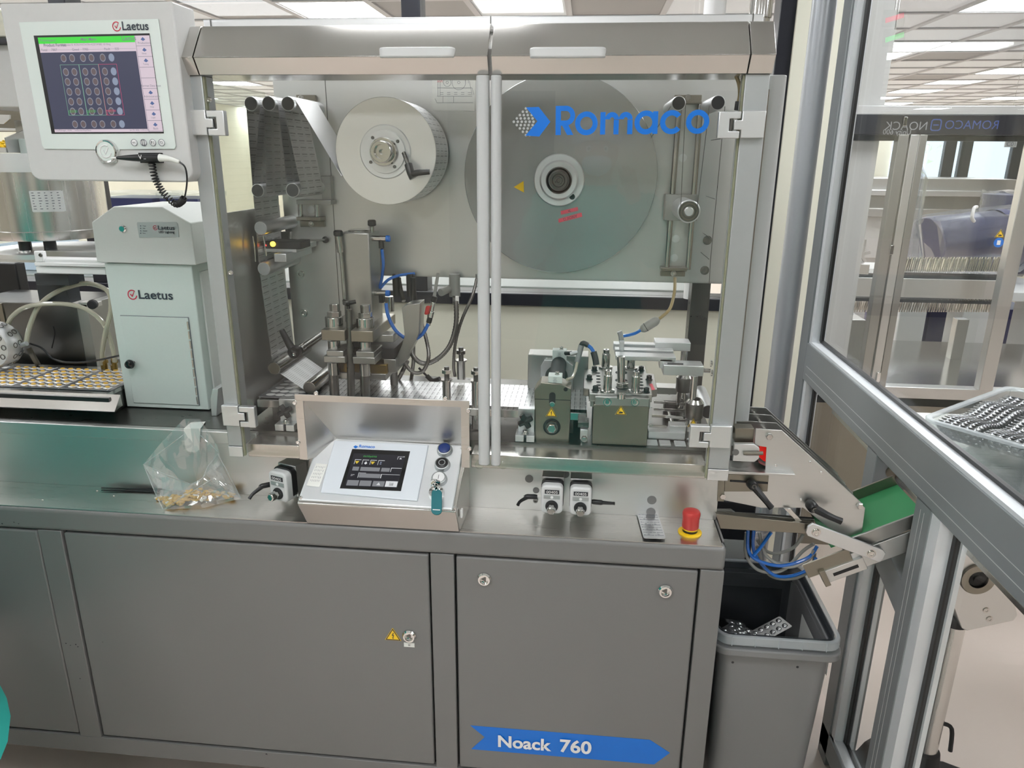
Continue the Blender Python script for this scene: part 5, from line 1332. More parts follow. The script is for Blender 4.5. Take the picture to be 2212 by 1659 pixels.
# bag of tablets
bg0 = AZ(350, 1101, ZT+.002); bg1 = AZ(520, 1077, ZT+.002)
bag = thing('plastic_bag', 'clear plastic bag of tablets taped to the steel ledge', 'bag', AZ(430, 1085, ZT+.002))
def bagpt(u, v, y): return A(u, v, y)
pts = {  # rear sheet rises to the tape, front sheet opens below it
 'rear': [bagpt(*p) for p in ((397, 905, .112), (433, 905, .112), (470, 965, .108), (485, 1018, .104), (520, 1075, .045), (430, 1060, .095), (340, 1055, .095), (310, 1003, .085), (345, 960, .104))],
 'front': [bagpt(*p) for p in ((310, 1003, .080), (360, 1030, .03), (412, 1046, .008), (440, 1030, .02), (458, 1000, .05), (470, 975, .09), (488, 1020, .085), (520, 1077, .040), (440, 1097, .004), (352, 1101, .000), (335, 1060, .03))]}
random.seed(11)
def crinkled(name, P, mat, depth=.006, n=2):
    bm = bmesh.new(); vs = [bm.verts.new(p) for p in P]; bm.faces.new(vs)
    bmesh.ops.triangulate(bm, faces=bm.faces[:]); bmesh.ops.subdivide_edges(bm, edges=bm.edges[:], cuts=5, use_grid_fill=True)
    for v in bm.verts:
        if not v.is_boundary: v.co += V(random.uniform(-1, 1)*.2, random.uniform(-1, .6), random.uniform(-1, 1)*.5)*depth
    bmesh.ops.triangulate(bm, faces=bm.faces[:])
    me = bpy.data.meshes.new(name); off = Vector(rootloc(bag)); bmesh.ops.translate(bm, verts=bm.verts[:], vec=-off); bm.to_mesh(me); bm.free()
    finish(me, mat, 25); o = bpy.data.objects.new(name, me); COL.objects.link(o); o.parent = bag; return o
crinkled('rear_sheet', pts['rear'], 'film'); crinkled('front_sheet', pts['front'], 'film')
mb = MB()
for a, b in (((310, 1003), (397, 938)), ((433, 940), (470, 975)), ((310, 1003), (412, 1046)), ((412, 1046), (440, 1030)), ((440, 1030), (466, 985)), ((352, 1101), (458, 1035)), ((470, 980), (520, 1076)), ((310, 1003), (352, 1101))):
    ya = .1 if a[1] < 990 else (.085 if a[0] < 330 else .012); yb_ = .1 if b[1] < 990 else .01
    p, q_ = A(*a, min(ya, .1)), A(*b, yb_); mm_ = (p+q_)/2+V(random.uniform(-.003, .003), -.003, random.uniform(-.003, .003)); mb.tube([p, mm_, q_], .0011, 5, 4)
obj('crease', mb, 'film', bag)
tpz = thing('adhesive_tape', 'strip of matt white adhesive tape holding the plastic bag to the ledge', 'tape', A(418, 970, .11))
q0 = [A(u, v, YB-.0105) for u, v in ((397, 926), (433, 926), (431, 970), (424, 977), (408, 976), (400, 968))]
obj('hanging_end', MB().prism(q0, V(0, -.0006, 0)), 'tape', tpz)
q1 = [AZ(u, v, ZL+.0016) for u, v in ((397, 924), (433, 926), (444, 911), (412, 913))]
obj('ledge_end', MB().prism([A(397, 926, YB-.0105), A(433, 926, YB-.0105), q1[2], q1[3]], V(0, 0, .0005)), 'tape', tpz)
# tablets in the bag
tb1 = tablet_mesh('bag_tablet', .0062, .0046, .0026, 'tablet'); tb2 = tablet_mesh('bag_tablet_white', .0058, .0036, .0022, 'tablet_white')
random.seed(5); nb = 0; layer = []
while nb < 170:
    u = random.uniform(338, 518); v = random.uniform(1052, 1097)
    lo = 1099-(u-352)*.145; hi = 1066 if u > 400 else 1074
    if u < 352: lo = 1085
    if not (hi-(.06*(u-430) if u > 430 else 0) < v < lo-3): continue
    p = AZ(u, v, ZT+.0055)
    if p.y > .10 or p.y < .006: continue
    z = ZT+.0048+random.random()*.018*max(0, 1-abs(u-440)/110)
    me = tb1 if random.random() < .72 else tb2
    o = bpy.data.objects.new('tablet', me); COL.objects.link(o); o.location = V(p.x, p.y, z); o.rotation_euler = (random.uniform(-.5, .5), random.uniform(-.5, .5), random.uniform(0, 6.3))
    tag(o, 'amber tablet lying in the heap inside the plastic bag' if me is tb1 else 'pale broken tablet piece lying in the heap inside the plastic bag', 'tablet', 'amber tablets in the bag' if me is tb1 else 'pale tablet pieces in the bag'); nb += 1
for u, v in ((210, 1061), (92, 1081), (246, 1072)):
    p = AZ(u, v, ZT+.0016); o = obj('tablet_crumb', MB().sphere(p+Z_*.0012, .0016, 8, 6, (1.6, 1, .7)), 'tablet_white'); tag(o, 'tiny white tablet crumb on the worktop', 'crumb', 'tablet crumbs on the worktop')

# ================================================================== INSPECTION MONITOR
MY = .02
mn = thing('inspection_monitor', 'grey inspection monitor with bright touch screen in front of the housing', 'monitor', A(240, 390, MY+.05))
mo = [A(u, v, MY) for u, v in ((4, 9), (375, 1), (416, 360), (414, 394), (100, 391), (72, 355))]
xL = A(4, 9, MY).x; 
# front panel is parallel to the machine front; outline with rounded lower corners
zt_ = A(190, 5, MY).z; zb_ = A(250, 392, MY).z; x0 = A(40, 200, MY).x; x1 = A(400, 200, MY).x
x0 = (A(4, 9, MY).x+A(72, 350, MY).x)/2-.008; x1 = (A(374, 2, MY).x+A(412, 360, MY).x)/2
def mrect(xa, xb, za, zb, r, n=6):
    return rrect(V((xa+xb)/2, MY, (za+zb)/2), X_, Z_, xb-xa, zb-za, r, n)
obj('casing', MB().prism([q_ for q_ in rrect(V((x0+x1)/2, MY, (zt_+zb_)/2), X_, Z_, x1-x0, zt_-zb_, .022, 6) if q_.z < (zt_+zb_)/2]+[V(x1, MY, zt_), V(x0, MY, zt_)], V(0, .075, 0)), 'mon_paint', mn, .003)
obj('casing_back', MB().box(x0+.04, x1-.03, MY+.075, MY+.12, zb_+.05, zt_-.04), 'mon_paint', mn, .004)
def MP(u, v, y=0): return A(u, v, MY-y)
bp_ = [MP(*p, .0005) for p in ((42, 48), (343, 41), (381, 315), (378, 322), (260, 323), (252, 352), (222, 352), (206, 323), (97, 322), (92, 314))]
obj('front_bezel', MB().prism(bp_, V(0, -.002, 0)), 'bezel', mn, .0008)
def SP(x, y, lift=.0032):
    a, b, c, d = (73, 77), (323, 72), (354, 288), (112, 289)
    u, v = (a[i]*(1-x)*(1-y)+b[i]*x*(1-y)+c[i]*x*y+d[i]*(1-x)*y for i in (0, 1)); return A(u, v, MY-lift)
def spoly(mb, P, lift=.0034): mb.poly([SP(x, y, lift) for x, y in P])
def srect(mb, x0, y0, x1, y1, lift=.0036): spoly(mb, ((x0, y1), (x1, y1), (x1, y0), (x0, y0)), lift)
q = MB(); q.prism([SP(x, y, .0026) for x, y in ((0, 1), (1, 1), (1, 0), (0, 0))], V(0, -.0006, 0)); sc = obj('screen', q, 'black', mn)
q = MB(); srect(q, .03, .02, .995, .985); obj('screen_base', q, 'screen_pink', sc)
q = MB(); srect(q, .03, .02, .865, .085, .0040); obj('title_bar', q, 'screen_green', sc)
q = MB(); srect(q, .03, .175, .862, .955, .0040); obj('camera_image', q, 'screen_navy', sc)
ring_ = MB(); cores = MB(); blues = MB()
def tabx(i): return (.222, .296, .391, .465, .563, .639)[i]
ux_s = (SP(1, .5)-SP(0, .5)).normalized(); uy_s = (SP(.5, 0)-SP(.5, 1)).normalized()
def tab(x, y, blue):
    c = SP(x, y, .0044); 
    r = .0068
    tgt = blues if blue else ring_
    tgt.add([c+X_*(r*.82*math.cos(a))+Z_*(r*math.sin(a)) for a in [2*math.pi*k/18 for k in range(18)]], [tuple(range(18))])
    c = c+V(0, -.0002, 0)
    if not blue: cores.add([c+X_*(r*.66*math.cos(a))+Z_*(r*.78*math.sin(a)) for a in [2*math.pi*k/16 for k in range(16)]], [tuple(range(16))])
for r_ in range(7):
    y = (.235, .375, .475, .575, .675, .775, .905)[r_]
    for i in range(6): tab(tabx(i)+(.0 if 0 < r_ < 6 else .0)+(.02 if r_ == 0 else 0)*0+.012*0, y, i == 5)
obj('tablet_rings', ring_, 'screen_ring', sc); obj('tablet_cores', cores, 'screen_tab', sc); obj('tablet_blue', blues, 'screen_blueish', sc)
def frame(mb, x0, y0, x1, y1, t=.003, lift=.0050):
    for a in ((x0, y0, x1, y0+t), (x0, y1-t, x1, y1), (x0, y0, x0+t*.8, y1), (x1-t*.8, y0, x1, y1)): srect(mb, *a, lift)
q = MB(); frame(q, .18, .30, .345, .815); frame(q, .345, .30, .515, .815); obj('good_frames', q, 'screen_line_g', sc)
q = MB(); frame(q, .515, .30, .675, .815); obj('reject_frame', q, 'screen_line_r', sc)
def stext(mb, s, x, y, h, lift=.0048, bold=0.0, w=None): text(mb, s, SP(x, y, lift), ux_s, uy_s, height=h, bold=bold, lift=.0001, width=w)
q = MB(); stext(q, 'GOOD', .185, .785, .004, .0052); stext(q, '1', .185, .81, .004, .0052); stext(q, 'GOOD', .35, .785, .004, .0052); stext(q, '2', .35, .81, .004, .0052); obj('good_text', q, 'screen_gtext', sc)
q = MB(); stext(q, 'REJECTED', .52, .785, .004, .0052); stext(q, '3', .52, .81, .004, .0052); obj('reject_text', q, 'screen_line_r', sc)
q = MB(); stext(q, 'Polyinspect', .05, .072, .006); stext(q, 'Main Menu', .40, .062, .005, bold=.02); stext(q, 'Laetus', .755, .066, .0075, bold=.01)
stext(q, 'Product Format:', .07, .115, .005, bold=.03); stext(q, '2B Version B  ROSUVASTATIN+EZETIMIBE 10/10mg', .22, .115, .004)
for s, x in (('Total', .04), ('7807', .13), ('Good', .31), ('7782', .40), ('Fault', .59), ('325', .68)): stext(q, s, x, .16, .004)
stext(q, 'C:\\LPS\\Image\\_10246 ...  |wdScreen\\MainMenu', .04, .978, .0035); stext(q, 'Jan 29, 2026  1:19:12 PM', .70, .978, .0035)
for k, s in enumerate(('Production', 'Setup', 'Tuning', '', 'Format Data Base', 'Administration', 'Help', 'Login', 'Back')):
    y = .02+.107*k
    if s: stext(q, s, .93-.0042*len(s), y+.085, .0036)
obj('screen_text', q, 'screen_text', sc)
q = MB()
for k in range(9): srect(q, .87, .018+.107*(k+1)-.004, .995, .018+.107*(k+1), .0044)
srect(q, .868, .02, .871, .985, .0044); srect(q, .03, .148, .862, .150, .0044)
obj('menu_lines', q, 'screen_text', sc)
for k in (0, 1, 2, 5, 6, 7, 8):
    q = MB(); spoly(q, ((.915, .06+.107*k), (.935, .075+.107*k), (.955, .06+.107*k), (.935, .035+.107*k)), .0046)
    obj('menu_icon', q, 'screen_icon', sc)
# maker's mark: red ring with tick + name
def maker(parent, c, ux, uy, h, width):
    n = ux.cross(uy); mb = MB()
    R_ = h*.56; cc = c+ux*R_+uy*h*.45
    def arc2(r0, r1, a0, a1, nn_=26):
        P = []
        for k in range(nn_+1):
            a = math.radians(a0+(a1-a0)*k/nn_); P.append((a,))
        for k in range(nn_):
            a, b = P[k][0], P[k+1][0]
            mb.add([cc+(ux*math.cos(a)+uy*math.sin(a))*r0+n*.0004, cc+(ux*math.cos(a)+uy*math.sin(a))*r1+n*.0004, cc+(ux*math.cos(b)+uy*math.sin(b))*r1+n*.0004, cc+(ux*math.cos(b)+uy*math.sin(b))*r0+n*.0004], [(0, 1, 2, 3)])
    arc2(R_*.80, R_, 50, 350)
    for a, b, t in (((-.38, .15), (-.08, -.36), .2), ((-.08, -.36), (.5, .72), .17)):
        p, q = cc+ux*a[0]*R_+uy*a[1]*R_, cc+ux*b[0]*R_+uy*b[1]*R_; d = (q-p).normalized(); s = n.cross(d)*t*R_*.6
        mb.poly([p-s+n*.0005, q-s*.5+n*.0005, q+s*.5+n*.0005, p+s+n*.0005])
    obj('maker_ring', mb, 'laetus_red', parent)
    mb = MB(); text(mb, 'Laetus', c+ux*(R_*2.3), ux, uy, width=width-R_*2.3, height=h, bold=.018); obj('maker_name', mb, 'laetus_ink', parent)
p = MP(244, 66, .0028); maker(mn, p, X_, Z_, (MP(244, 47)-MP(244, 66)).length, (MP(322, 66)-MP(244, 66)).length)
kc = MP(234, 327, .002)
kb_ = obj('round_knob', MB().lathe(kc, V(0, -1, 0), [(.0215, 0), (.0215, .006), (.0195, .009), (.018, .0085), (.017, .007)], 40), 'chrome', mn)
obj('knob_face', MB().lathe(kc, V(0, -1, 0), [(.0172, .006), (.0172, .0078)], 36), 'bezel', kb_)
mb = MB(); mb.tube([kc+V(.011*math.cos(a), -.0085, .011*math.sin(a)) for a in [math.radians(60+k*15) for k in range(20)]], .0012, 8, 1); mb.tube([kc+V(-.004, -.0085, .002), kc+V(-.001, -.0085, -.005), kc+V(.006, -.0085, .007)], .0012, 8, 1); obj('knob_emblem', mb, 'white', kb_)
for u, s in ((291, 'ABC'), (311, '[]'), (331, 'F1'), (350, 'F2')):
    c = MP(u, 308, .0025); o = obj('key', MB().lathe(c, V(0, -1, 0), [(.0062, 0), (.0062, .0012), (.0055, .0016)], 24), 'white', mn)
    obj('key_ring', MB().ring(c+V(0, -.0016, 0), V(0, -1, 0), .0055, .0062, .0004), 'ink_grey', o)
    mb = MB(); text(mb, s, c+V(0, -.002, 0), X_, Z_, width=.007 if len(s) > 2 else .0055, center=True, bold=.0); obj('key_text', mb, 'ink', o)
# light pen in its clip, with coiled cord
pn = thing('light_pen', 'black stylus pen with taped white end clipped to the monitor', 'pen', MP(320, 342, .02))
a, b, c = MP(252, 341, .022), MP(345, 341, .022), MP(388, 350, .022)
obj('tip', MB().cyl(MP(240, 341, .022), a, .0008, .002), 'white', pn)
obj('barrel', MB().tube([a, a+(b-a)*.35, b], lambda t: .0022+.0045*min(1, t*1.6), 14, 4), 'black', pn)
obj('taped_end', MB().tube([b, b+(c-b)*.5+Z_*.002, c], lambda t: .0072-.004*t, 12, 4), 'tape', pn)
mb = MB(); text(mb, 'V ..', MP(300, 344, .0292), X_, Z_, width=.014, bold=0); obj('pen_mark', mb, 'white', pn)
obj('cord', MB().tube([c, MP(400, 362, .02), MP(404, 390, .015), MP(399, 425, .01), MP(390, 438, .01)], .0016, 8, 6), 'black', pn)
obj('pen_clip', MB().prism([MP(*p, .0005) for p in ((307, 330), (352, 330), (355, 352), (312, 352))], V(0, -.014, 0)), 'black', mn, .001)
# helix
N = 300; H = []
cl = [MP(328, 352, .014), MP(335, 385, .010), MP(352, 415, .006), MP(378, 440, .004), MP(392, 436, .006), MP(397, 428, .008)]
def spline(P, t):
    s = t*(len(P)-1); i = min(int(s), len(P)-2); f = s-i
    p0, p1, p2, p3 = P[max(i-1, 0)], P[i], P[i+1], P[min(i+2, len(P)-1)]
    return .5*((2*p1)+(p2-p0)*f+(2*p0-5*p1+4*p2-p3)*f*f+(3*p1-p0-3*p2+p3)*f**3)
for k in range(N):
    t = k/(N-1); p = spline(cl, t); d = (spline(cl, min(1, t+.01))-spline(cl, max(0, t-.01))).normalized()
    e1 = d.cross(Y_).normalized(); e2 = d.cross(e1); a = t*2*math.pi*27
    H.append(p+(e1*math.cos(a)+e2*math.sin(a))*.0055)
o = obj('coiled_cord', MB().tube(H, .0014, 6, 1), 'black'); tag(o, 'coiled black cord hanging below the monitor pen clip', 'cord')

# ================================================================== LIGHTING CABINET (camera box)
LY = .245
lx = thing('lighting_cabinet', 'pale grey inspection lighting cabinet with small hinged door under the monitor', 'cabinet', (A(350, 875, LY).x, LY+.1, ZL))
xl, xr = A(262, 572, LY).x, A(418, 572, LY).x
z0 = ZL+.002; z1 = A(340, 571, LY).z
xl = (A(221, 567, LY).x+A(277, 873, LY).x)/2; xr = (A(413, 575, LY).x+A(452, 880, LY).x)/2
obj('body', MB().box(xl, xr, LY, .43, z0, z1), 'light_green_paint', lx, .002)
obj('side_cover', MB().box(xr, xr+.004, LY+.03, .43, z0+.01, z1-.02), 'light_paint', lx)
hp = [A(u, v, LY-.01) for u, v in ((198, 480), (245, 446), (350, 447), (412, 482), (424, 573), (412, 573), (222, 567), (209, 566))]
head = obj('head', MB().prism(hp, V(0, .20, 0)), 'light_paint', lx, .002)
obj('head_button', MB().lathe(A(266, 494, LY-.01), V(0, -1, 0), [(.0085, 0), (.0085, .003), (.006, .005), (.006, .006)], 24), 'chrome', head)
P = [A(u, v, LY-.0105) for u, v in ((301, 513), (387, 512), (384, 483), (381, 480), (297, 480), (296, 484))]
pl = obj('name_plate', MB().prism(P, V(0, -.0008, 0)), 'alu_matte', head)
maker(pl, A(331, 496, LY-.0118), X_, Z_, .0095, (A(377, 496, LY)-A(331, 496, LY)).length)
mb = MB(); text(mb, 'LED Lighting', A(344, 505, LY-.0118), X_, Z_, width=(A(377, 505, LY)-A(344, 505, LY)).length, bold=.02); obj('lettering', mb, 'ink', pl)
for k, s in enumerate(('Power', 'Flash', 'Dimmed', 'Error')):
    mb = MB(); text(mb, s, A(309, 489+k*5.3, LY-.0118), X_, Z_, height=.0022, bold=.03); obj('status_text', mb, 'ink', pl)
    obj('status_dot', MB().lathe(A(304, 488+k*5.3, LY-.0113), V(0, -1, 0), [(.0014, 0), (.0014, .0005)], 10), 'ink_grey', pl)
p = A(277, 645, LY-.0006); maker(lx, p, X_, Z_, (A(277, 626, LY)-A(277, 645, LY)).length*1.0, (A(374, 645, LY)-A(277, 645, LY)).length)
P = [A(u, v, LY-.0004) for u, v in ((290, 868), (431, 877), (407, 686), (261, 682))]
P[0].x = P[3].x = (P[0].x+P[3].x)/2; P[1].x = P[2].x = (P[1].x+P[2].x)/2; P[0].z = P[1].z = z0+.012; P[2].z = P[3].z
dr_ = obj('small_door', MB().prism(P, V(0, -.003, 0)), 'light_green_paint', lx, .0008)
obj('door_gap', MB().prism_hole([p_+V(s[0]*.0012, .0002, s[1]*.0012) for p_, s in zip(P, ((-1, -1), (1, -1), (1, 1), (-1, 1)))], P, V(0, -.0008, 0)), 'ink_grey', lx)
mb = MB()
for k in range(9): mb.cyl(V(P[1].x-.001, LY-.0045, P[1].z+.004+k*(P[2].z-P[1].z-.008)/9), V(P[1].x-.001, LY-.0045, P[1].z+.002+(k+.9)*(P[2].z-P[1].z-.008)/9), .0022, n=8)
obj('piano_hinge', mb, 'steel_smooth', dr_)
kq = A(289, 783, LY-.003); obj('ball_knob', MB().lathe(kq, V(0, -1, 0), [(.004, 0), (.004, .005), (.009, .009), (.0115, .016), (.009, .023), (.003, .0255)], 24), 'black_gloss', dr_)
# bracket between cabinet and housing
sb2 = obj('stop_block', MB().prism([A(u, v, .21) for u, v in ((454, 862), (459, 840), (471, 840), (468, 899), (457, 899))], V(0, .05, 0)), 'alu', None, .001); tag(sb2, 'small angular aluminium stop beside the lighting cabinet', 'block')
# ================================================================== DISCHARGE CHUTE (right of the housing)
CY = .13
ch = thing('discharge_chute', 'sheet steel discharge chute unit with black clamp levers between housing and conveyor', 'chute', A(1700, 1120, .2))
def plate(px, y, t, mat, name='side_plate', par=None, bev=.0006):
    return obj(name, MB().prism([A(u, v, y) for u, v in px], V(0, t, 0)), mat, par or ch, bev)
plate(((1633, 926), (1689, 930), (1858, 1083), (1869, 1098), (1862, 1150), (1832, 1160), (1790, 1140), (1735, 1097), (1644, 1097), (1561, 1080), (1563, 1058), (1657, 1058), (1660, 1022), (1653, 1020), (1656, 966), (1630, 962)), CY, .003, 'plate')
zr_ = A(1640, 985, CY)
for k, y in enumerate((.175, .225, .275)):
    P = [A(u, v, CY) for u, v in ((1633, 926), (1689, 930), (1858, 1083), (1862, 1130), (1740, 1060), (1600, 1040), (1600, 926))]
    obj('guide_plate', MB().prism([V(p.x, y, p.z) for p in P], V(0, .002, 0)), 'plate_dull', ch, .0004)
a = A(1661, 942, CY); obj('tie_rod', MB().cyl(a+V(0, -.006, 0), a+V(0, .16, 0), .004), 'steel_smooth', ch); obj('rod_nut', MB().lathe(a+V(0, 0, 0), V(0, -1, 0), [(.0075, 0), (.0075, .005), (.006, .007)], 6), 'steel_smooth', ch)
a = A(1857, 1092, CY); obj('tie_rod', MB().cyl(a+V(0, -.006, 0), a+V(0, .15, 0), .004), 'steel_smooth', ch); obj('rod_nut', MB().lathe(a, V(0, -1, 0), [(.0075, 0), (.0075, .005), (.006, .007)], 6), 'steel_smooth', ch)
for u, v in ((1676, 1005), (1750, 998), (1774, 1020), (1730, 1079)): screw(ch, A(u, v, CY), V(0, -1, 0), .003)
# chute floor between the plates
f0, f1 = A(1640, 1000, CY), A(1850, 1110, CY)
obj('chute_floor', MB().add([V(f0.x, CY, f0.z), V(f1.x, CY, f1.z), V(f1.x, .275, f1.z), V(f0.x, .275, f0.z)], [(0, 1, 2, 3)]), 'plate_dull', ch)
plate(((1642, 962), (1656, 964), (1658, 1000), (1648, 995), (1637, 985)), .15, .003, 'glow_red', 'red_glow_piece')  # inner red piece, given a weak glow of its own
plate(((1588, 1000), (1655, 1005), (1655, 1022), (1588, 1020)), .16, .003, 'steel_dark', 'inner_plate')
obj('amber_lamp', MB().sphere(A(1603, 1010, .145), .0035, 12, 8), 'led_yellow', ch)
plate(((1588, 925), (1629, 926), (1627, 957), (1588, 957)), .14, .03, 'steel_brown', 'upper_block')
fk = [A(u, v, .115) for u, v in ((1586, 960), (1629, 960), (1641, 969), (1641, 975), (1612, 975), (1606, 978), (1606, 982), (1612, 984), (1640, 984), (1640, 990), (1630, 998), (1583, 996))]
obj('fork_plate', MB().prism(fk, V(0, .012, 0)), 'alu', ch, .0008)
obj('fork_pin', MB().cyl(A(1606, 979, .112), A(1648, 979, .112), .004), 'steel_brown', ch)
obj('grey_dot', MB().lathe(A(1589, 977, .115), V(0, -1, 0), [(.007, 0), (.007, .0008)], 20), 'cab_paint', ch)
plate(((1572, 1018), (1718, 1025), (1718, 1029), (1572, 1024)), .11, .06, 'plate', 'cover_lip')
plate(((1566, 1024), (1661, 1027), (1658, 1062), (1565, 1062)), .122, .006, 'steel_brown', 'slotted_plate')
plate(((1577, 1037), (1659, 1042), (1659, 1046), (1577, 1041)), .1205, .001, 'dark_gap', 'slot')
plate(((1552, 1030), (1566, 1030), (1564, 1084), (1549, 1083)), .118, .02, 'steel_brown', 'corner_plate')
obj('hex_screw', MB().lathe(A(1561, 1071, .118), V(0, -1, 0), [(.006, 0), (.006, .006)], 6), 'steel_smooth', ch)
plate(((1546, 1110), (1760, 1133), (1745, 1153), (1556, 1142)), .11, .02, 'steel_brown', 'lower_bar')
plate(((1545, 1103), (1580, 1103), (1590, 1110), (1640, 1113), (1760, 1122), (1758, 1132), (1546, 1112)), .125, .01, 'steel_dark', 'lower_rail')
plate(((1693, 1098), (1708, 1099), (1735, 1128), (1720, 1126)), .12, .004, 'steel_smooth', 'spring_strip')
clamp_lever(ch, A(1620, 1042, .12), V(.1, -1, .1), V(.55, -.1, -.62), .055, 'clamp_lever', .0105)
clamp_lever(ch, A(1748, 1086, .125), V(.15, -1, -.1), V(.85, -.1, -.28), .055, 'clamp_lever', .0115)
lk = [A(u, v, .098) for u, v in ((1741, 1150), (1745, 1138), (1756, 1131), (1908, 1188), (1914, 1196), (1908, 1208), (1900, 1215), (1745, 1158))]
obj('link_bar', MB().prism(lk, V(0, .006, 0)), 'alu', ch, .001)
for u, v in ((1763, 1150), (1882, 1196)): socket_bolt(ch, A(u, v, .098), V(0, -1, 0), .0075, .003, mat='steel_smooth')

# ---------------- belt conveyor
cv = thing('belt_conveyor', 'short inclined belt conveyor with green belt passing through the enclosure frame', 'conveyor', A(1900, 1180, .2))
F0 = A(1862, 1152, .12); F1 = A(1985, 1106, .12); dv = (F1-F0); dv.y = 0; dv.normalize(); nv = V(-dv.z, 0, dv.x)
S0 = F0-dv*.07; Lb = .20; WB = .14
def slab(name, s0, s1, y0, y1, n0, n1, mat, bev=.0008):
    a, b = S0+dv*s0, S0+dv*s1
    P = [V(p.x+nv.x*k, y0, p.z+nv.z*k) for p, k in ((a, n0), (b, n0), (b, n1), (a, n1))]
    return obj(name, MB().prism(P, V(0, y1-y0, 0)), mat, cv, bev)
slab('belt', 0, Lb, .124, .12+WB, -.010, -.006, 'green_belt')
slab('front_rail', .02, Lb, .116, .121, -.030, .0, 'plate_dull')
slab('rear_rail', .0, Lb, .12+WB, .12+WB+.005, -.01, .018, 'steel_brown')
slab('lower_channel', .03, Lb, .112, .118, -.075, -.032, 'plate')
slab('end_bracket', -.035, .05, .104, .112, -.075, -.045, 'plate')
slab('end_slot', -.02, .035, .1035, .104, -.064, -.056, 'dark_gap')
slab('end_cap', -.045, -.033, .10, .13, -.08, -.04, 'steel_brown')
slab('guard', -.07, .03, .108, .112, -.05, -.015, 'steel_brown')
# drive unit and stand at the right edge
dp = [A(u, v, .12) for u, v in ((2031, 1174), (2110, 1172), (2185, 1272), (2198, 1330), (2190, 1341), (2089, 1363), (2077, 1358), (2036, 1250))]
du = thing('conveyor_drive', 'sheet steel conveyor drive housing with round flange on a pole', 'drive unit', A(2080, 1600, .15))
obj('drive_plate', MB().prism(dp, V(0, .10, 0)), 'plate', du, .002)
fc = A(2111, 1250, .12); obj('flange', MB().lathe(fc, V(0, -1, 0), [(.036, 0), (.036, .004), (.034, .006), (.020, .006), (.019, -.004)], 40), 'steel_brown', du)
obj('motor_shaft', MB().lathe(fc+V(0, .002, 0), V(0, -1, 0), [(.0185, 0), (.0185, .002), (.009, .003), (.009, .008)], 28), 'dark_gap', du)
for u, v in ((2054, 1198), (2130, 1318), (2137, 1337)): socket_bolt(du, A(u, v, .12), V(0, -1, 0), .006, .002, mat='steel_smooth')
q0 = A(2046, 1300, .17); q1 = AZ(2000, 1650, .12)
px_ = A(2022, 1500, .16)
pole = V(.90, .17, 0)
pt = A(2062, 1345, .17); pole.x = A(2026, 1500, .17).x
obj('pole', MB().cyl(V(pole.x, .17, .10), V(pole.x, .17, A(2062, 1330, .17).z), .0245), 'steel_v', du)
obj('pole_collar', MB().cyl(V(pole.x, .17, A(2062, 1345, .17).z), V(pole.x, .17, A(2062, 1315, .17).z), .028), 'rubber', du)
fz = .17
obj('foot_hub', MB().lathe(V(pole.x, .17, .06), Z_, [(.036, 0), (.036, .12), (.031, .16), (.026, .165)], 28), 'rubber', du)
def leg(ang, L_):
    d = V(math.cos(ang), math.sin(ang), 0); s = V(-d.y, d.x, 0); c0 = V(pole.x, .17, 0)
    prof = [(0, .07), (0, .18), (.06, .17), (.14, .135), (L_*.85, .08), (L_, .045), (L_, .015), (L_*.92, .012), (L_*.6, .045), (.12, .06)]
    o = obj('foot_leg', MB().prism([c0+d*a+Z_*z-s*.017 for a, z in prof], s*.034), 'rubber', du, .006, 3)
    obj('foot_pad', MB().lathe(c0+d*(L_-.015), Z_, [(.022, 0), (.022, .008), (.010, .02)], 18), 'chrome', o)
    for a, z in ((.05, .135), (.05, .095)): obj('leg_bolt', MB().lathe(c0+d*a+Z_*z-s*.017, -s, [(.0085, 0), (.0085, .005), (.006, .0065)], 6), 'chrome', o)
leg(.12, .23); leg(2.2, .19); leg(-1.65, .24)
obj('lock_handle', MB().tube([V(pole.x+.025, .17, .30), V(pole.x+.045, .165, .29), V(pole.x+.05, .16, .23)], .005, 8, 4), 'rubber', du)

# cables under the chute
for k, (pts, m_, lb) in enumerate((
    (((1616, 1145, .16), (1617, 1190, .16), (1640, 1212, .15), (1690, 1222, .15), (1745, 1205, .15), (1765, 1180, .15)), 'blue_tube', 'blue air hose in the upper cable bundle below the chute'),
    (((1628, 1145, .17), (1630, 1195, .17), (1668, 1240, .16), (1710, 1244, .16), (1755, 1225, .15), (1762, 1205, .15)), 'blue_tube', 'blue air hose hanging lowest in the loop below the chute'),
    (((1666, 1150, .15), (1645, 1180, .15), (1628, 1200, .15)), 'blue_tube', 'blue air hose crossing diagonally near the cabinet corner'),
    (((1735, 1155, .17), (1715, 1182, .17), (1680, 1195, .17), (1655, 1190, .18), (1635, 1165, .18)), 'hose_grey', 'grey cable in a shallow upper loop below the chute'),
    (((1612, 1150, .18), (1612, 1200, .18), (1640, 1232, .17), (1690, 1232, .16), (1735, 1190, .16), (1758, 1175, .15)), 'hose_grey', 'grey cable making the wide middle loop below the chute'),
    (((1640, 1150, .17), (1655, 1200, .16), (1700, 1225, .15), (1745, 1210, .15), (1758, 1188, .15)), 'hose_grey', 'grey cable running inside the blue hose loop'),
    (((1635, 1180, .19), (1660, 1240, .18), (1710, 1250, .17), (1752, 1230, .16), (1760, 1195, .16)), 'hose_grey', 'grey cable hanging at the bottom of the bundle'))):
    hose('cable', lb, pts, .0038, m_, 'cable', 'cables below the chute')

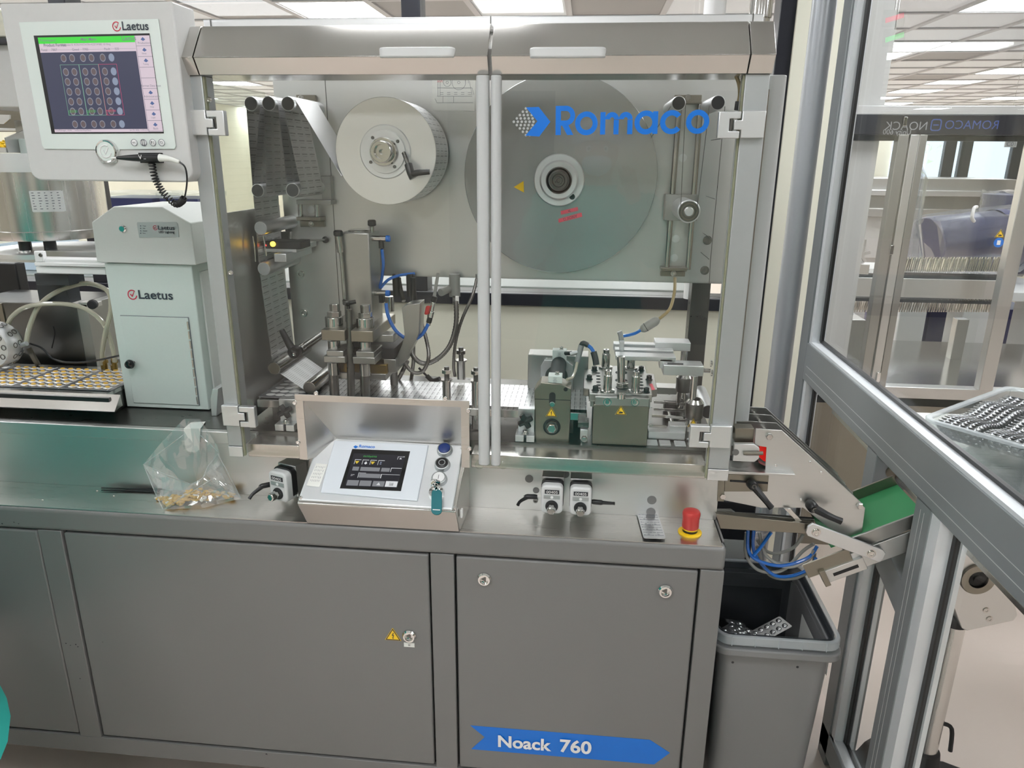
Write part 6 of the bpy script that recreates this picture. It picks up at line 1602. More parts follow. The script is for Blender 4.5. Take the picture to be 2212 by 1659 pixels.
# ================================================================== WASTE BIN with clear insert
bn = thing('waste_bin', 'grey plastic bin standing on the floor between cabinet and enclosure', 'bin', (.45, .21, 0))
bx0, bx1, by0, by1, bzr = .318, .585, .055, .385, .558
def tub(mb, x0, x1, y0, y1, z0, z1, taper, t, r=.03):
    """open rounded tub"""
    c = V((x0+x1)/2, (y0+y1)/2, 0)
    def ring_(w, h, z, r): return [V(p.x, p.y, z) for p in rrect(V(c.x, c.y, z), X_, Y_, w, h, r, 5)]
    W, H = x1-x0, y1-y0
    loops = [ring_(W-2*taper, H-2*taper, z0, r), ring_(W, H, z1, r), ring_(W-2*t, H-2*t, z1, r*.9), ring_(W-2*taper-2*t, H-2*taper-2*t, z0+t, r*.9)]
    n = len(loops[0]); b = len(mb.v)
    vs = [p for l_ in loops for p in l_]; fs = []
    for k in range(3):
        for i in range(n): fs.append((k*n+i, k*n+(i+1) % n, (k+1)*n+(i+1) % n, (k+1)*n+i))
    fs.append(tuple(range(n))[::-1]); fs.append(tuple(range(3*n, 4*n)))
    return mb.add(vs, fs)
obj('tub', tub(MB(), bx0+.008, bx1-.012, by0+.01, by1-.01, 0, bzr-.02, .02, .004), 'bin_grey', bn)
rm_ = rrect(V((bx0+bx1)/2, (by0+by1)/2, bzr-.022), X_, Y_, bx1-bx0+.012, by1-by0+.012, .035, 5); ri = rrect(V((bx0+bx1)/2, (by0+by1)/2, bzr-.022), X_, Y_, bx1-bx0-.03, by1-by0-.03, .025, 5)
obj('rim', MB().prism_hole(rm_, ri, V(0, 0, .018)), 'bin_grey', bn, .003)
for x in (.36, .50): obj('rivet', MB().lathe(V(x, by0+.0118, bzr-.05), V(0, -1, 0), [(.003, 0), (.003, .001)], 10), 'ink', bn)
inb = thing('clear_box', 'clear plastic box set into the top of the grey bin', 'box', (.45, .21, .2))
obj('wall', tub(MB(), bx0+.008, bx1-.008, by0+.012, by1-.012, .30, bzr+.024, .012, .0025, .03), 'pp_side', inb)
r0 = rrect(V((bx0+bx1)/2, (by0+by1)/2, bzr+.004), X_, Y_, bx1-bx0+.004, by1-by0+.004, .034, 5); r1 = rrect(V((bx0+bx1)/2, (by0+by1)/2, bzr+.004), X_, Y_, bx1-bx0-.014, by1-by0-.014, .028, 5)
obj('rim', MB().prism_hole(r0, r1, V(0, 0, .022)), 'pp_rim', inb, .002)
for x in (.35, .40, .45, .50, .55): obj('rim_rib', MB().box(x-.001, x+.001, by0-.004, by0, bzr+.004, bzr+.026), 'pp_rim', inb)
obj('paper_label', MB().box(bx1-.026, bx1-.0255, by0+.08, by0+.2, bzr-.14, bzr-.04), 'paper', inb)
# blister packs: shared mesh, silver card with two rows of bumps
def pack_mesh(name, w=.046, l=.098, cols=2, rows=5, br=.0072, mat='pack_silver', h=.55, bow=0):
    mb = MB(); mb.prism(rrect(V(0, 0, 0), X_, Y_, w, l, .004, 3), V(0, 0, -.0006))
    for i in range(cols):
        for j in range(rows):
            c = V((i-(cols-1)/2)*w/cols*.95, (j-(rows-1)/2)*l/rows*.92, 0)
            mb.lathe(c, Z_, [(br, 0), (br*.93, br*h*.5), (br*.7, br*h*.85), (br*.3, br*h)], 12)
    me = mb.mesh(name); finish(me, mat, 50); return me
pmb = pack_mesh('blister_pack')
random.seed(21); nbp = 0
for k in range(26):
    x = random.uniform(bx0+.085, bx1-.09); y = random.uniform(by0+.09, by1-.10)
    if k < 12: x = random.uniform(bx0+.08, bx0+.14); y = random.uniform(by0+.085, by0+.14)
    o = bpy.data.objects.new('blister_pack', pmb); COL.objects.link(o); z = .33+.006*k+(.12 if k < 12 else 0)
    o.location = V(x, y, min(z, .49)); o.rotation_euler = (random.uniform(-.35, .35), random.uniform(-.35, .35), random.uniform(0, 6.28))
    tag(o, 'rejected silver blister pack lying in the clear box in the bin', 'blister pack', 'blister packs in the bin')
# bag and carton behind the bin
bb = obj('crumpled_bag', MB().sphere(V(.50, .50, .66), .055, 14, 10, (.9, .7, 1.25)), 'wrap'); tag(bb, 'crumpled clear plastic bag behind the grey bin', 'bag')
bm_ = bb.data
for v in bm_.vertices: v.co += V(random.uniform(-1, 1), random.uniform(-1, 1), random.uniform(-1, 1))*.007
ctn = thing('dark_case', 'dark blue case with white label behind the bin', 'case', (.40, .50, 0))
obj('case_body', MB().box(.315, .47, .44, .62, 0, .72), 'navy_black', ctn, .004); obj('white_label', MB().box(.335, .455, .4385, .4398, .54, .61), 'white', ctn)

# ================================================================== SHELF AND TRAYS OF PACKS BEHIND THE ENCLOSURE GLASS
zsH = .868
obj('shelf', MB().box(PX+.05, 1.55, -.45, .80, zsH-.012, zsH), 'steel', en, .001)
ta = math.atan2(.65, .76); tu = V(math.cos(ta), math.sin(ta), 0); tv = V(math.sin(ta), -math.cos(ta), 0)   # tu along rows, tv towards the camera side
def tray(c, w, l, label, cat='tray'):
    t = thing('clear_tray', label, cat, c)
    # open box built in its own axes
    z0, z1 = c.z, c.z+.125
    for a, b, nm in ((tu*(l/2), tv, 'end_wall'), (-tu*(l/2), tv, 'end_wall')):
        m0 = c+a; obj(nm, MB().obox(m0+Z_*.0625, tv, tu, Z_, w, .003, .125), 'pp_clear', t)
    for a in (tv*(w/2), -tv*(w/2)): obj('side_wall', MB().obox(c+a+Z_*.0625, tu, tv, Z_, l, .003, .125), 'pp_clear', t)
    obj('bottom', MB().obox(c+Z_*.002, tu, tv, Z_, l, w, .003), 'pp_clear', t)
    o_ = rrect(c+Z_*.125, tu, -tv, l+.024, w+.024, .035, 5); i_ = rrect(c+Z_*.125, tu, -tv, l-.004, w-.004, .022, 5)
    obj('rim', MB().prism_hole(o_, i_, V(0, 0, .008)), 'pp_rim', t, .002)
    return t
tc1 = AZ(1990, 900, 1.0); 
lineA = AZ(2080, 868, 1.0)                       # a point on the far rim
w1, l1 = .215, .44
cA = V(lineA.x, lineA.y, zsH+.001)+tv*(w1/2+.012)+tu*.02
tray(cA, w1, l1, 'clear plastic tray full of upright silver blister packs behind the enclosure glass')
pm2 = pack_mesh('blister_pack', .090, .075, 5, 3, .0078, 'pack_silver', .75)
Rm = Matrix((tv, Z_, -tu)).transposed()         # pack x -> tv, pack y -> up, bumps towards -tu
eul = Rm.to_euler()
for r_ in range(2):
    for k in range(26):
        o = bpy.data.objects.new('blister_pack', pm2); COL.objects.link(o)
        o.location = cA+tv*((r_-.5)*.104)+tu*(-l1/2+.042+k*.0146)+Z_*(.098+.006*math.sin(k*.5+r_)); e = Matrix.Rotation(.8, 3, tv) @ Rm; o.rotation_euler = e.to_euler()
        tag(o, 'silver blister pack standing in the row nearer the far tray rim' if r_ == 0 else 'silver blister pack standing in the row nearer the second tray', 'blister pack', 'packs in the tray, far row' if r_ == 0 else 'packs in the tray, near row')
cB = cA+tv*(w1+.045)
tB = tray(cB, w1, l1, 'second clear plastic tray holding printed leaflets beside the full tray')
for k in range(3):
    o = obj('leaflet', MB().obox(cB+tu*(-.12+.1*k)+Z_*(.01+.004*k), tu, tv, Z_, .09, .13, .002), 'paper'); tag(o, ('leaflet nearest the enclosure beam in the second tray', 'middle leaflet in the second tray', 'leaflet at the far end of the second tray')[k], 'paper')
    mb = MB()
    for j in range(9): mb.obox(cB+tu*(-.12+.1*k-.032+.008*j)+Z_*(.0112+.004*k), tu, tv, Z_, .0025, .1, .0004)
    obj('print', mb, 'ink_grey', o)
# ================================================================== LEFT: HOPPER AND FEEDER BEHIND THE MONITOR
FY = .42
hp_ = thing('vibratory_feeder', 'stainless steel feeder drum with rating plate behind the monitor', 'feeder', A(60, 520, FY))
dx = A(30, 450, FY); drr = A(145, 450, FY).x-dx.x
zt_ = A(60, 372, FY).z; zb_ = A(60, 520, FY).z
obj('drum', MB().lathe(V(dx.x, FY+.12, zb_), Z_, [(drr*.99, 0), (drr, .004), (drr, .022), (drr*.985, .024), (drr*.985, zt_-zb_)], 56), 'steel_v', hp_)
obj('top_ring', MB().lathe(V(dx.x, FY+.12, zt_), Z_, [(drr*1.02, 0), (drr*1.02, .045)], 56), 'alu', hp_)
# rating plate wrapped on the drum
mb = MB(); 
def dp_(a, z, r=1.002): return V(dx.x+drr*r*math.sin(a), FY+.12-drr*r*math.cos(a), z)
zA, zB = A(100, 412, FY).z, A(100, 458, FY).z
for k in range(6):
    a0, a1 = .42+.085*k, .42+.085*(k+1); mb.add([dp_(a0, zB), dp_(a1, zB), dp_(a1, zA), dp_(a0, zA)], [(0, 1, 2, 3)])
rp = obj('rating_plate', mb, 'alu', hp_)
mb = MB()
for j in range(7):
    for k in range(5):
        a0 = .45+.095*k; z = zA-(zA-zB)*(.12+.125*j); l_ = .05*(.4+.6*random.random())
        mb.add([dp_(a0, z, 1.004), dp_(a0+l_, z, 1.004), dp_(a0+l_, z+.0018, 1.004), dp_(a0, z+.0018, 1.004)], [(0, 1, 2, 3)])
for z in (zA-.001, zB): mb.add([dp_(.42, z, 1.004), dp_(.92, z, 1.004), dp_(.92, z+.001, 1.004), dp_(.42, z+.001, 1.004)], [(0, 1, 2, 3)])
obj('plate_print', mb, 'ink_grey', rp)
for u, y in ((52, FY+.02), (106, FY+.04)):
    a = A(u, 517, y); b = A(u, 545, y); obj('leg', MB().cyl(V(a.x, y, b.z), V(a.x, y, a.z+.01), .015), 'black', hp_); obj('leg_ring', MB().cyl(V(a.x, y, b.z), V(a.x, y, b.z+.006), .0175), 'steel_smooth', hp_)
zd = A(60, 547, FY).z; o = obj('round_deck', MB().lathe(V(dx.x, FY+.12, zd-.012), Z_, [(drr*1.1, 0), (drr*1.1, .012)], 48), 'alu', hp_)
q = MB(); pbox(q, -60, 549, 74, 566, FY-.0, FY+.25); obj('deck_plate', q, 'alu', hp_, .001)
q = MB(); pbox(q, -40, 568, 40, 650, FY+.26, FY+.30); obj('deck_column', q, 'black', hp_, .004)
# tablet tray on top of the drum
zt4 = zt_+.046
ty = thing('tablet_tray', 'open sheet metal tray heaped with yellow tablets left of the monitor', 'tray', V(dx.x-.07, FY+.03, zt4))
xt0, xt1 = dx.x-.18, A(25, 310, FY).x
obj('tray_floor', MB().box(xt0, xt1, FY-.02, FY+.24, zt4, zt4+.004), 'plate_dull', ty)
obj('front_lip', MB().box(xt0, xt1, FY-.024, FY-.02, zt4, zt4+.012), 'plate', ty)
obj('side_flap', MB().prism([V(xt1, FY-.02, zt4), V(xt1, FY-.02, zt4+.035), V(xt1+.004, FY+.06, zt4+.06), V(xt1+.004, FY+.24, zt4+.06), V(xt1, FY+.24, zt4)], V(.003, 0, 0)), 'plate_dull', ty)
q = MB(); pbox(q, 33, 260, 60, 296, FY+.06, FY+.1); obj('side_bracket', q, 'plate_dull', ty, .001)
q = MB(); pbox(q, 42, 300, 62, 338, FY+.02, FY+.1); obj('side_post', q, 'light_green_paint', ty, .001)
yt_ = tablet_mesh('yellow_tablet', .0085, .0052, .0034, 'yellow'); random.seed(9)
for k in range(80):
    x = xt1-.006-random.random()*.075; y = FY-.012+random.random()*.15
    o = bpy.data.objects.new('tablet', yt_); COL.objects.link(o); o.location = V(x, y, zt4+.008+random.random()*.010+(y-FY)*.12); o.rotation_euler = (random.uniform(-.7, .7), random.uniform(-.7, .7), random.uniform(0, 6.28))
    tag(o, 'yellow oval tablet in the heaped tray left of the monitor', 'tablet', 'yellow tablets in the tray')
# hopper sheet above
hh_ = thing('feed_hopper', 'beige grey sheet metal feed hopper at the upper left behind the monitor', 'hopper', A(20, 230, FY+.1))
q = MB(); pbox(q, -90, 95, 47, 232, FY+.05, FY+.30); obj('hopper_body', q, 'mon_paint', hh_, .004)
q = MB(); pbox(q, -60, 82, 40, 92, FY+.02, FY+.31); obj('hopper_band', q, 'navy_black', hh_, .001)
q = MB(); pbox(q, -60, 20, 30, 80, FY+.08, FY+.20); obj('hopper_neck', q, 'beige_wall', hh_, .004)
obj('gate', MB().prism([A(u, v, FY+.03) for u, v in ((-30, 247), (21, 248), (21, 257), (8, 268), (-30, 266))], V(0, .004, 0)), 'plate', hh_)
q = MB(); pbox(q, -30, 232, 60, 285, FY+.28, FY+.29); obj('rear_sheet', q, 'steel_brown', hh_)
obj('cross_bar', MB().cyl(A(-40, 279, FY+.1), A(40, 281, FY+.1), .004), 'white', hh_)
# white guide beam between feeder and lighting cabinet
gb = thing('guide_beam', 'cream ribbed aluminium profile beam leading to the lighting cabinet', 'beam', A(150, 580, .34))
q = MB(); pbox(q, 76, 560, 225, 572, .33, .37); pbox(q, 74, 568, 226, 576, .325, .375); pbox(q, 78, 577, 228, 592, .335, .37); obj('profile', q, 'white', gb, .002)
q = MB(); pbox(q, 74, 543, 92, 566, .325, .34); obj('end_bracket', q, 'white', gb, .002); screw(gb, A(88, 551, .325), V(0, -1, 0), .005, mat='steel_dark')
q = MB(); pbox(q, 95, 543, 215, 560, .40, .43); obj('rear_bar', q, 'plate_dull', gb, .001)
q = MB(); pbox(q, 76, 592, 148, 616, .36, .42); pbox(q, 82, 616, 145, 655, .40, .45); obj('dark_support', q, 'dark_win', gb, .001)
# forming station: dark machine box, roller, hoses
fs_ = thing('forming_station', 'dark stainless forming station box behind the tablet web', 'machine station', A(120, 790, .45).xy.to_3d()+V(0, 0, ZL))
zq = A(100, 655, .44).z; xq0, xq1 = A(-60, 720, .44).x, A(198, 720, .44).x
obj('box', MB().box(xq0, xq1-.03, .44, .62, ZL+.001, zq), 'station_dark', fs_, .002)
obj('side_panel', MB().box(xq1-.03, xq1, .44, .60, ZL+.001, zq), 'plate_dull', fs_, .001)
obj('curved_mark', MB().tube([A(115, 705, .4395), A(118, 722, .4395), A(112, 752, .4395)], .0012, 6, 4), 'dark_gap', fs_)
obj('stop_knob', MB().lathe(A(203, 656, .44), V(.3, -1, 0), [(.006, 0), (.012, .003), (.012, .016), (.009, .019)], 16), 'rubber', fs_)
q = MB(); pbox(q, 170, 654, 205, 664, .44, .47); obj('flange', q, 'plate', fs_, .001)
obj('yellow_marker', MB().prism([A(u, v, .46) for u, v in ((106, 648), (130, 648), (129, 652), (106, 652))], V(0, .002, 0)), 'yellow', fs_)
for (u0, v0, u1, v1) in ((62, 752, 83, 790), (0, 655, 14, 720)): obj('brace', MB().bar(A(u0, v0, .38), A(u1, v1, .38), .012, .006, V(0, 1, 0)), 'steel_brown', fs_)
fr_ = thing('dimpled_roller', 'polished forming roller with dimples at the left picture edge', 'roller', A(-15, 785, .30))
rcx = A(-18, 748, .30); rrr = A(27, 748, .30).x-rcx.x
obj('roller_body', MB().lathe(rcx, Y_, [(rrr*.9, -.01), (rrr, .0), (rrr, .035), (rrr*.9, .045)], 48), 'alu', fr_)
dm = MB()
for a in range(0, 360, 30):
    for y in (.010, .026):
        p = rcx+V(rrr*1.002*math.cos(math.radians(a+y*200)), y, rrr*1.002*math.sin(math.radians(a+y*200))); d = V(math.cos(math.radians(a+y*200)), 0, math.sin(math.radians(a+y*200)))
        dm.ring(p, d, .005, .0068, .0008, 14)
for a in range(0, 360, 36): dm.ring(rcx+V(rrr*.72*math.cos(math.radians(a)), -.0105, rrr*.72*math.sin(math.radians(a))), V(0, -1, 0), .005, .007, .0008, 14)
o = obj('dimples', dm, 'steel_dark', fr_); o['kind'] = 'stuff'
obj('coupling', MB().cyl(A(20, 712, .36), A(35, 740, .34), .010).cyl(A(27, 745, .34), A(45, 752, .33), .009).cyl(A(40, 748, .33), A(58, 742, .33), .006), 'alu_matte', fr_)
hose('clear_hose', 'milky clear hose arching highest behind the lighting cabinet', ((56, 741, .34), (66, 700, .36), (85, 660, .38), (120, 632, .40), (170, 614, .40), (205, 615, .40), (235, 632, .38), (240, 670, .36), (230, 710, .35), (221, 760, .36), (222, 790, .37)), .0062, 'hose_clear')
hose('clear_hose', 'yellowish clear hose arching lower from the roller to the brass coupling', ((15, 712, .36), (25, 685, .36), (60, 662, .36), (120, 656, .36), (170, 662, .36), (205, 680, .36), (230, 710, .36), (244, 755, .36), (248, 782, .36)), .0058, 'hose_clear')
hose('signal_cable', 'thin black cable sagging across the forming station', ((65, 742, .36), (90, 752, .36), (115, 775, .36), (150, 783, .35), (200, 780, .33), (262, 767, .30)), .0026, 'black', 'cable')
for u, lb in ((226, 'left brass hose coupling standing behind the tablet web'), (247, 'right brass hose coupling standing behind the tablet web')):
    t = thing('hose_coupling', lb, 'coupling', A(u, 800, .37))
    q = MB(); vcyl(q, u, 772, 800, 5, .37, 14); vcyl(q, u, 778, 784, 6.5, .37, 6); vcyl(q, u, 788, 800, 6.5, .37, 14); obj('body', q, 'brass', t)
    obj('base_pin', MB().cyl(V(A(u, 800, .37).x, .37, ZL+.001), A(u, 800, .37), .004), 'steel_smooth', t)
hz = A(240, 785, .55); q = MB(); pbox(q, 195, 775, 290, 782, .55, .58); o = obj('rear_ledge', q, 'plate', None); tag(o, 'pale metal strip lying behind the hose couplings', 'strip')

# things seen in the next room through the rear window: shelf counter with blue crates
pbr('counter_grey', (.30, .32, .31), .4)
ct = thing('back_counter', 'long pale counter beyond the rear window behind the machines', 'counter', (-1.0, 2.0, 0))
obj('counter_top', MB().box(-4.5, .5, 1.75, 2.35, 1.02, 1.05), 'counter_grey', ct, .003); obj('counter_front', MB().box(-4.5, .5, 1.78, 2.33, 0, 1.02), 'counter_grey', ct)
def crate(u, v, w, h, col, label, Y=1.85):
    p = A(u, v, Y); t = thing('storage_crate', label, 'crate', V(p.x, Y+.1, 1.0505))
    obj('crate_body', MB().prism([V(p.x-w*.46, Y, 1.051), V(p.x+w*.46, Y, 1.051), V(p.x+w/2, Y, 1.05+h), V(p.x-w/2, Y, 1.05+h)], V(0, .25, 0)), col, t, .004)
    obj('crate_lid', MB().box(p.x-w/2-.01, p.x+w/2+.01, Y-.01, Y+.26, 1.05+h, 1.05+h+.025), 'pp_clear', t, .004)
crate(268, 430, .26, .34, 'drum_blue', 'blue crate with clear lid seen above the lighting cabinet'); crate(385, 430, .18, .34, 'drum_blue', 'narrow blue crate seen beside the coiled cord')
crate(60, 620, .24, .12, 'frosted_blue', 'pale translucent crate behind the dark deck column'); crate(180, 610, .2, .10, 'frosted_blue', 'pale crate with blue gloves under the cream beam')
for k, (u, c_) in enumerate(((150, 'screen_gtext'),)):
    p = A(u, 520, 1.9); o = obj('glass_sheet', MB().box(p.x-.2, p.x+.25, 1.9, 2.2, 1.052, 1.06), 'pallet'); tag(o, 'flat pale sheet stack lying on the back counter', 'sheets')
mc = thing('rear_machine', 'low grey machine with rail seen below the back plate', 'machine', A(1300, 640, 2.4).xy.to_3d())
q = MB(); pbox(q, 1095, 640, 1500, 660, 2.4, 2.7); obj('rail', q, 'plate_dull', mc, .003)
q = MB(); pbox(q, 1250, 605, 1330, 640, 2.45, 2.65); obj('block', q, 'mon_paint', mc, .01)
q = MB(); pbox(q, 1100, 600, 1165, 645, 2.5, 2.65); obj('control_head', q, 'dark_win', mc, .01)
q = MB(); pbox(q, 1255, 634, 1290, 646, 2.385, 2.40); obj('clip', q, 'chrome', mc)
obj('plinth', MB().box(A(1095, 650, 2.4).x, A(1500, 650, 2.4).x, 2.42, 2.7, 0, A(1300, 659, 2.4).z), 'pallet', mc)

# ceiling mounted pipes behind the housing
for u, r, m_, lb in ((1544, .022, 'white', 'white pipe dropping from the ceiling behind the housing roof'), (1640, .02, 'chrome', 'polished steel pipe right of the white ceiling pipe'), (1655, .012, 'steel_brown', 'thin brownish pipe beside the polished ceiling pipe')):
    p = A(u, 20, .75); o = obj('ceiling_pipe', MB().lathe(V(p.x, .75, 1.2), Z_, [(r, 0), (r, p.z-1.2-.02), (r*1.25, p.z-1.2-.02), (r*1.25, CEIL-1.2)], 24), m_); tag(o, lb, 'pipe')

# ================================================================== NEIGHBOUR MACHINE behind the enclosure glass
NY = 1.5
nm = thing('cartoning_machine', 'glass fronted neighbour machine with dark header behind the enclosure glass', 'machine', A(2000, 860, NY).xy.to_3d())
def nb(name, u0, v0, u1, v1, y0, y1, mat, bev=.002, par=None):
    q = MB(); pbox(q, u0, v0, u1, v1, y0, y1); return obj(name, q, mat, par or nm, bev)
zr0 = A(2000, 862, NY).z; zr1 = A(2000, 838, NY).z; xa = A(1800, 850, NY).x-.1; xb = A(2300, 850, NY).x+.4
obj('bottom_rail', MB().box(xa, xb, NY, NY+.05, zr0, zr1), 'plate', nm, .002)
obj('plinth', MB().box(xa, xb, NY+.06, NY+.9, 0, zr0-.05), 'steel_brown', nm)
obj('base_plate', MB().box(xa, xb, NY+.05, NY+.95, zr1-.05, zr1-.035), 'steel_smooth', nm)
hz0 = A(2000, 291, NY).z; hz1 = A(2000, 248, NY).z
hdr = obj('header', MB().box(xa, xb, NY-.01, NY+.04, hz0, hz1), 'navy_black', nm, .002)
pbr('head_text', (.28, .29, .32), .4); pbr('head_blue', (.05, .09, .30), .4)
mb = MB(); p0 = A(2155, 279, NY-.0115); p1 = A(2040, 279, NY-.0115); text(mb, 'ROMACO', p0, V(-1, 0, 0), Z_, width=(p0-p1).length, bold=-.005, lift=.0); obj('lettering', mb, 'head_blue', hdr)
mb = MB(); p0 = A(2001, 281, NY-.0115); p1 = A(1910, 281, NY-.0115); text(mb, 'NOACK', p0, V(-1, 0, 0), Z_, width=(p0-p1).length, bold=-.005, lift=.0); obj('lettering', mb, 'head_text', hdr); mb = MB()
p0 = A(1966, 296, NY-.0115); text(mb, 'Unity 600', p0+V(0, 0, .003), V(-1, 0, 0), Z_, width=(A(1966, 292, NY)-A(1906, 292, NY)).length, bold=0, lift=.0); obj('lettering', mb, 'head_text', hdr)
mb = MB(); c = A(2022, 270, NY-.0115)
P = rrect(c, X_, Z_, .036, .040, .010, 4); Q = rrect(c, X_, Z_, .028, .032, .007, 4); mb.prism_hole(P, Q, V(0, -.0006, 0)); mb.obox(c, X_, Y_, Z_, .018, .0008, .004); obj('emblem', mb, 'head_blue', hdr)
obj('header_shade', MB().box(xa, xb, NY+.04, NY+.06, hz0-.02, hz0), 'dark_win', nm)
zm0 = A(2000, 246, NY).z
obj('top_beam', MB().box(xa, xb, NY+.0, NY+.05, hz1, A(2000, 228, NY).z), 'alu', nm, .002)
# posts: full height frames
def npost(uT, uB, w, y=NY, mat='plate', v0=290, v1=840):
    a = A(uT, v0, y); b = A(uB, v1, y); x = (a.x+b.x)/2
    return obj('frame_post', MB().box(x, x+w, y-.012, y+.03, zr1, hz0 if v0 > 200 else hz1), mat, nm, .002)
pA = npost(1950, 1890, .03); pB = npost(1972, 1906, .026, NY, 'plate_dull'); pC = npost(2195, 2140, .05)
obj('frame_post', MB().box(A(1935, 400, NY).x-.02, A(1935, 400, NY).x+.015, NY-.01, NY+.03, zr1, hz0), 'plate_dull', nm, .002)
# dark side column at the left
xs0 = A(1860, 500, NY+.1).x
obj('side_column', MB().box(xa, xs0, NY+.05, NY+.3, zr1, CEIL), 'mon_paint', nm, .003)
for v in (262, 540, 815): nb('frame_hinge', 1952-(v-262)*.105, v-10, 1960-(v-262)*.105, v+10, NY-.02, NY-.012, 'chrome', .001)
nb('glass_door', 1965, 295, 2140, 838, NY+.005, NY+.01, 'glass_clear', 0)
hdl = A(2106, 455, NY-.03); obj('door_handle', MB().tube([A(2104, 478, NY-.01), A(2100, 470, NY-.03), A(2104, 450, NY-.03), A(2110, 447, NY-.01)], .006, 10, 4), 'white', nm)
sign_triangle(nm, A(2160, 507, NY-.014), .034, X_, Z_, 'hand')
ms = A(2157, 524, NY-.014); mnd = obj('mandatory_sign', MB().lathe(ms, V(0, -1, 0), [(.017, 0), (.017, .001)], 28), 'blue_sticker', nm); obj('symbol', MB().box(ms.x-.006, ms.x+.006, NY-.0158, NY-.0152, ms.z-.008, ms.z+.008), 'white', mnd)
# transport chains with pins
cy_ = NY+.35
def pinrow(u0, u1, v0, v1, step, name, mat, tilt, y, lbl):
    zc_ = A(u0, v1, y).z if v0 < 600 else A(u0, v0, y).z+.012
    t = obj(name, MB().box(A(u0, v1, y).x, A(u1, v1, y).x, y, y+.10, zc_-.012, zc_), 'dark_win', nm, .001)
    n_ = int((u1-u0)/step)
    base = MB(); a = A(2000, v0, y); b = A(2000, v1, y); h = a.z-b.z
    base.obox(V(0, 0, h/2), X_, Y_, Z_, .004, .006, h); me = base.mesh('pin'); finish(me, mat)
    for k in range(n_):
        u = u0+step*(k+.5); p = A(u, v1, y)
        for row in range(2):
            o = bpy.data.objects.new('transport_pin', me); COL.objects.link(o); o.parent = t; o.location = V(p.x+.004*row, p.y+.02+row*.05, p.z)-Vector(rootloc(t)); o.rotation_euler = (0, tilt+.05*math.sin(k*1.7), 0)
    return t
pinrow(1935, 2175, 560, 588, 4.6, 'upper_chain', 'chrome', .10, cy_, '')
nb('chain_cover', 1775, 602, 2180, 643, cy_-.02, cy_+.12, 'plate', .002)
t = pinrow(1765, 2180, 648, 676, 5.4, 'lower_chain', 'steel_smooth', .10, cy_, '')
nb('chain_band', 1775, 592, 2180, 602, cy_-.01, cy_+.12, 'dark_win', .001)
nb('feed_block', 1775, 515, 1870, 570, cy_+.05, cy_+.2, 'mon_paint', .004); nb('feed_table', 1775, 570, 1878, 592, cy_-.02, cy_+.2, 'plate', .002)
star = A(1860, 550, cy_); mb = MB(); mb.lathe(star, V(0, -1, 0), [(.014, 0), (.014, .01)], 16)
for a in range(5): mb.bar(star, star+V(.036*math.cos(a*1.257+.3), 0, .036*math.sin(a*1.257+.3)), .01, .012)
obj('star_wheel', mb, 'alu', nm)
nb('lower_cabinet', 1780, 690, 1860, 840, cy_+.2, cy_+.5, 'plate_dull', .004)
nb('rear_strut', 2060, 690, 2085, 790, NY+.6, NY+.65, 'plate_dull', .002)
# wrapped drums standing behind
def drum(c, ax, r, L_, label, lid=True):
    t = thing('wrapped_drum', label, 'drum', V(c.x, c.y, 0) if False else c)
    obj('drum_body', MB().lathe(c, ax, [(r*.95, 0), (r, .02), (r, L_*.45), (r*1.03, L_*.48), (r*1.03, L_*.52), (r, L_*.55), (r, L_-.03), (r*1.04, L_-.03), (r*1.04, L_)], 40), 'drum_blue', t)
    mb = MB(); mb.lathe(c-Vector(ax).normalized()*.005, ax, [(r*1.06, 0), (r*1.1, L_*.3), (r*1.07, L_*.7), (r*1.1, L_+.02)], 26)
    mb.v = [tuple(Vector(v)+V(random.uniform(-1, 1), random.uniform(-1, 1), random.uniform(-1, 1))*.012) for v in mb.v]; obj('stretch_film', mb, 'wrap', t, smooth=15)
    obj('drum_label', MB().lathe(c+Vector(ax).normalized()*L_*.75, ax, [(r*1.045, 0), (r*1.045, .05)], 40, caps=False), 'drum_blue', t)
    return t
by = 3.0; zpl0 = A(1995, 535, by).z-.19
drum(A(1995, 535, by)+V(0, 0, .0), V(1, .25, .08), .17, .55, 'blue drum lying wrapped in stretch film behind the neighbour machine')
drum(V(A(2165, 560, by+.50).x, by+.50, A(1995, 535, by).z-.185), Z_, .165, .46, 'upright blue drum wrapped in stretch film at the right edge')
wm = MB(); c = A(1945, 590, by-.1); c.z = zpl0+.02; wm.lathe(c, Z_, [(.13, .0), (.11, .10), (.055, .32), (.04, .55), (.02, .6)], 18)
wm.v = [tuple(Vector(v)+V(random.uniform(-1, 1), random.uniform(-1, 1), random.uniform(-1, 1))*.018) for v in wm.v]; o = obj('film_bundle', wm, 'wrap', None, smooth=15); tag(o, 'crumpled heap of clear stretch film beside the lying drum', 'film')
pl_ = thing('pallet_stack', 'pale grey plastic pallet carrying the wrapped drums', 'pallet', (2.0, by+.1, 0))
zpl = A(1995, 535, by).z-.19
obj('pallet_deck', MB().box(A(1900, 600, by).x, A(2260, 600, by).x, by-.3, by+.8, zpl-.05, zpl), 'pallet', pl_, .004)
for u in (1910, 2040, 2180):
    x = A(u, 600, by).x; obj('pallet_leg', MB().box(x, x+.14, by-.28, by-.1, 0, zpl-.05), 'pallet', pl_, .004)
fd = 2.4
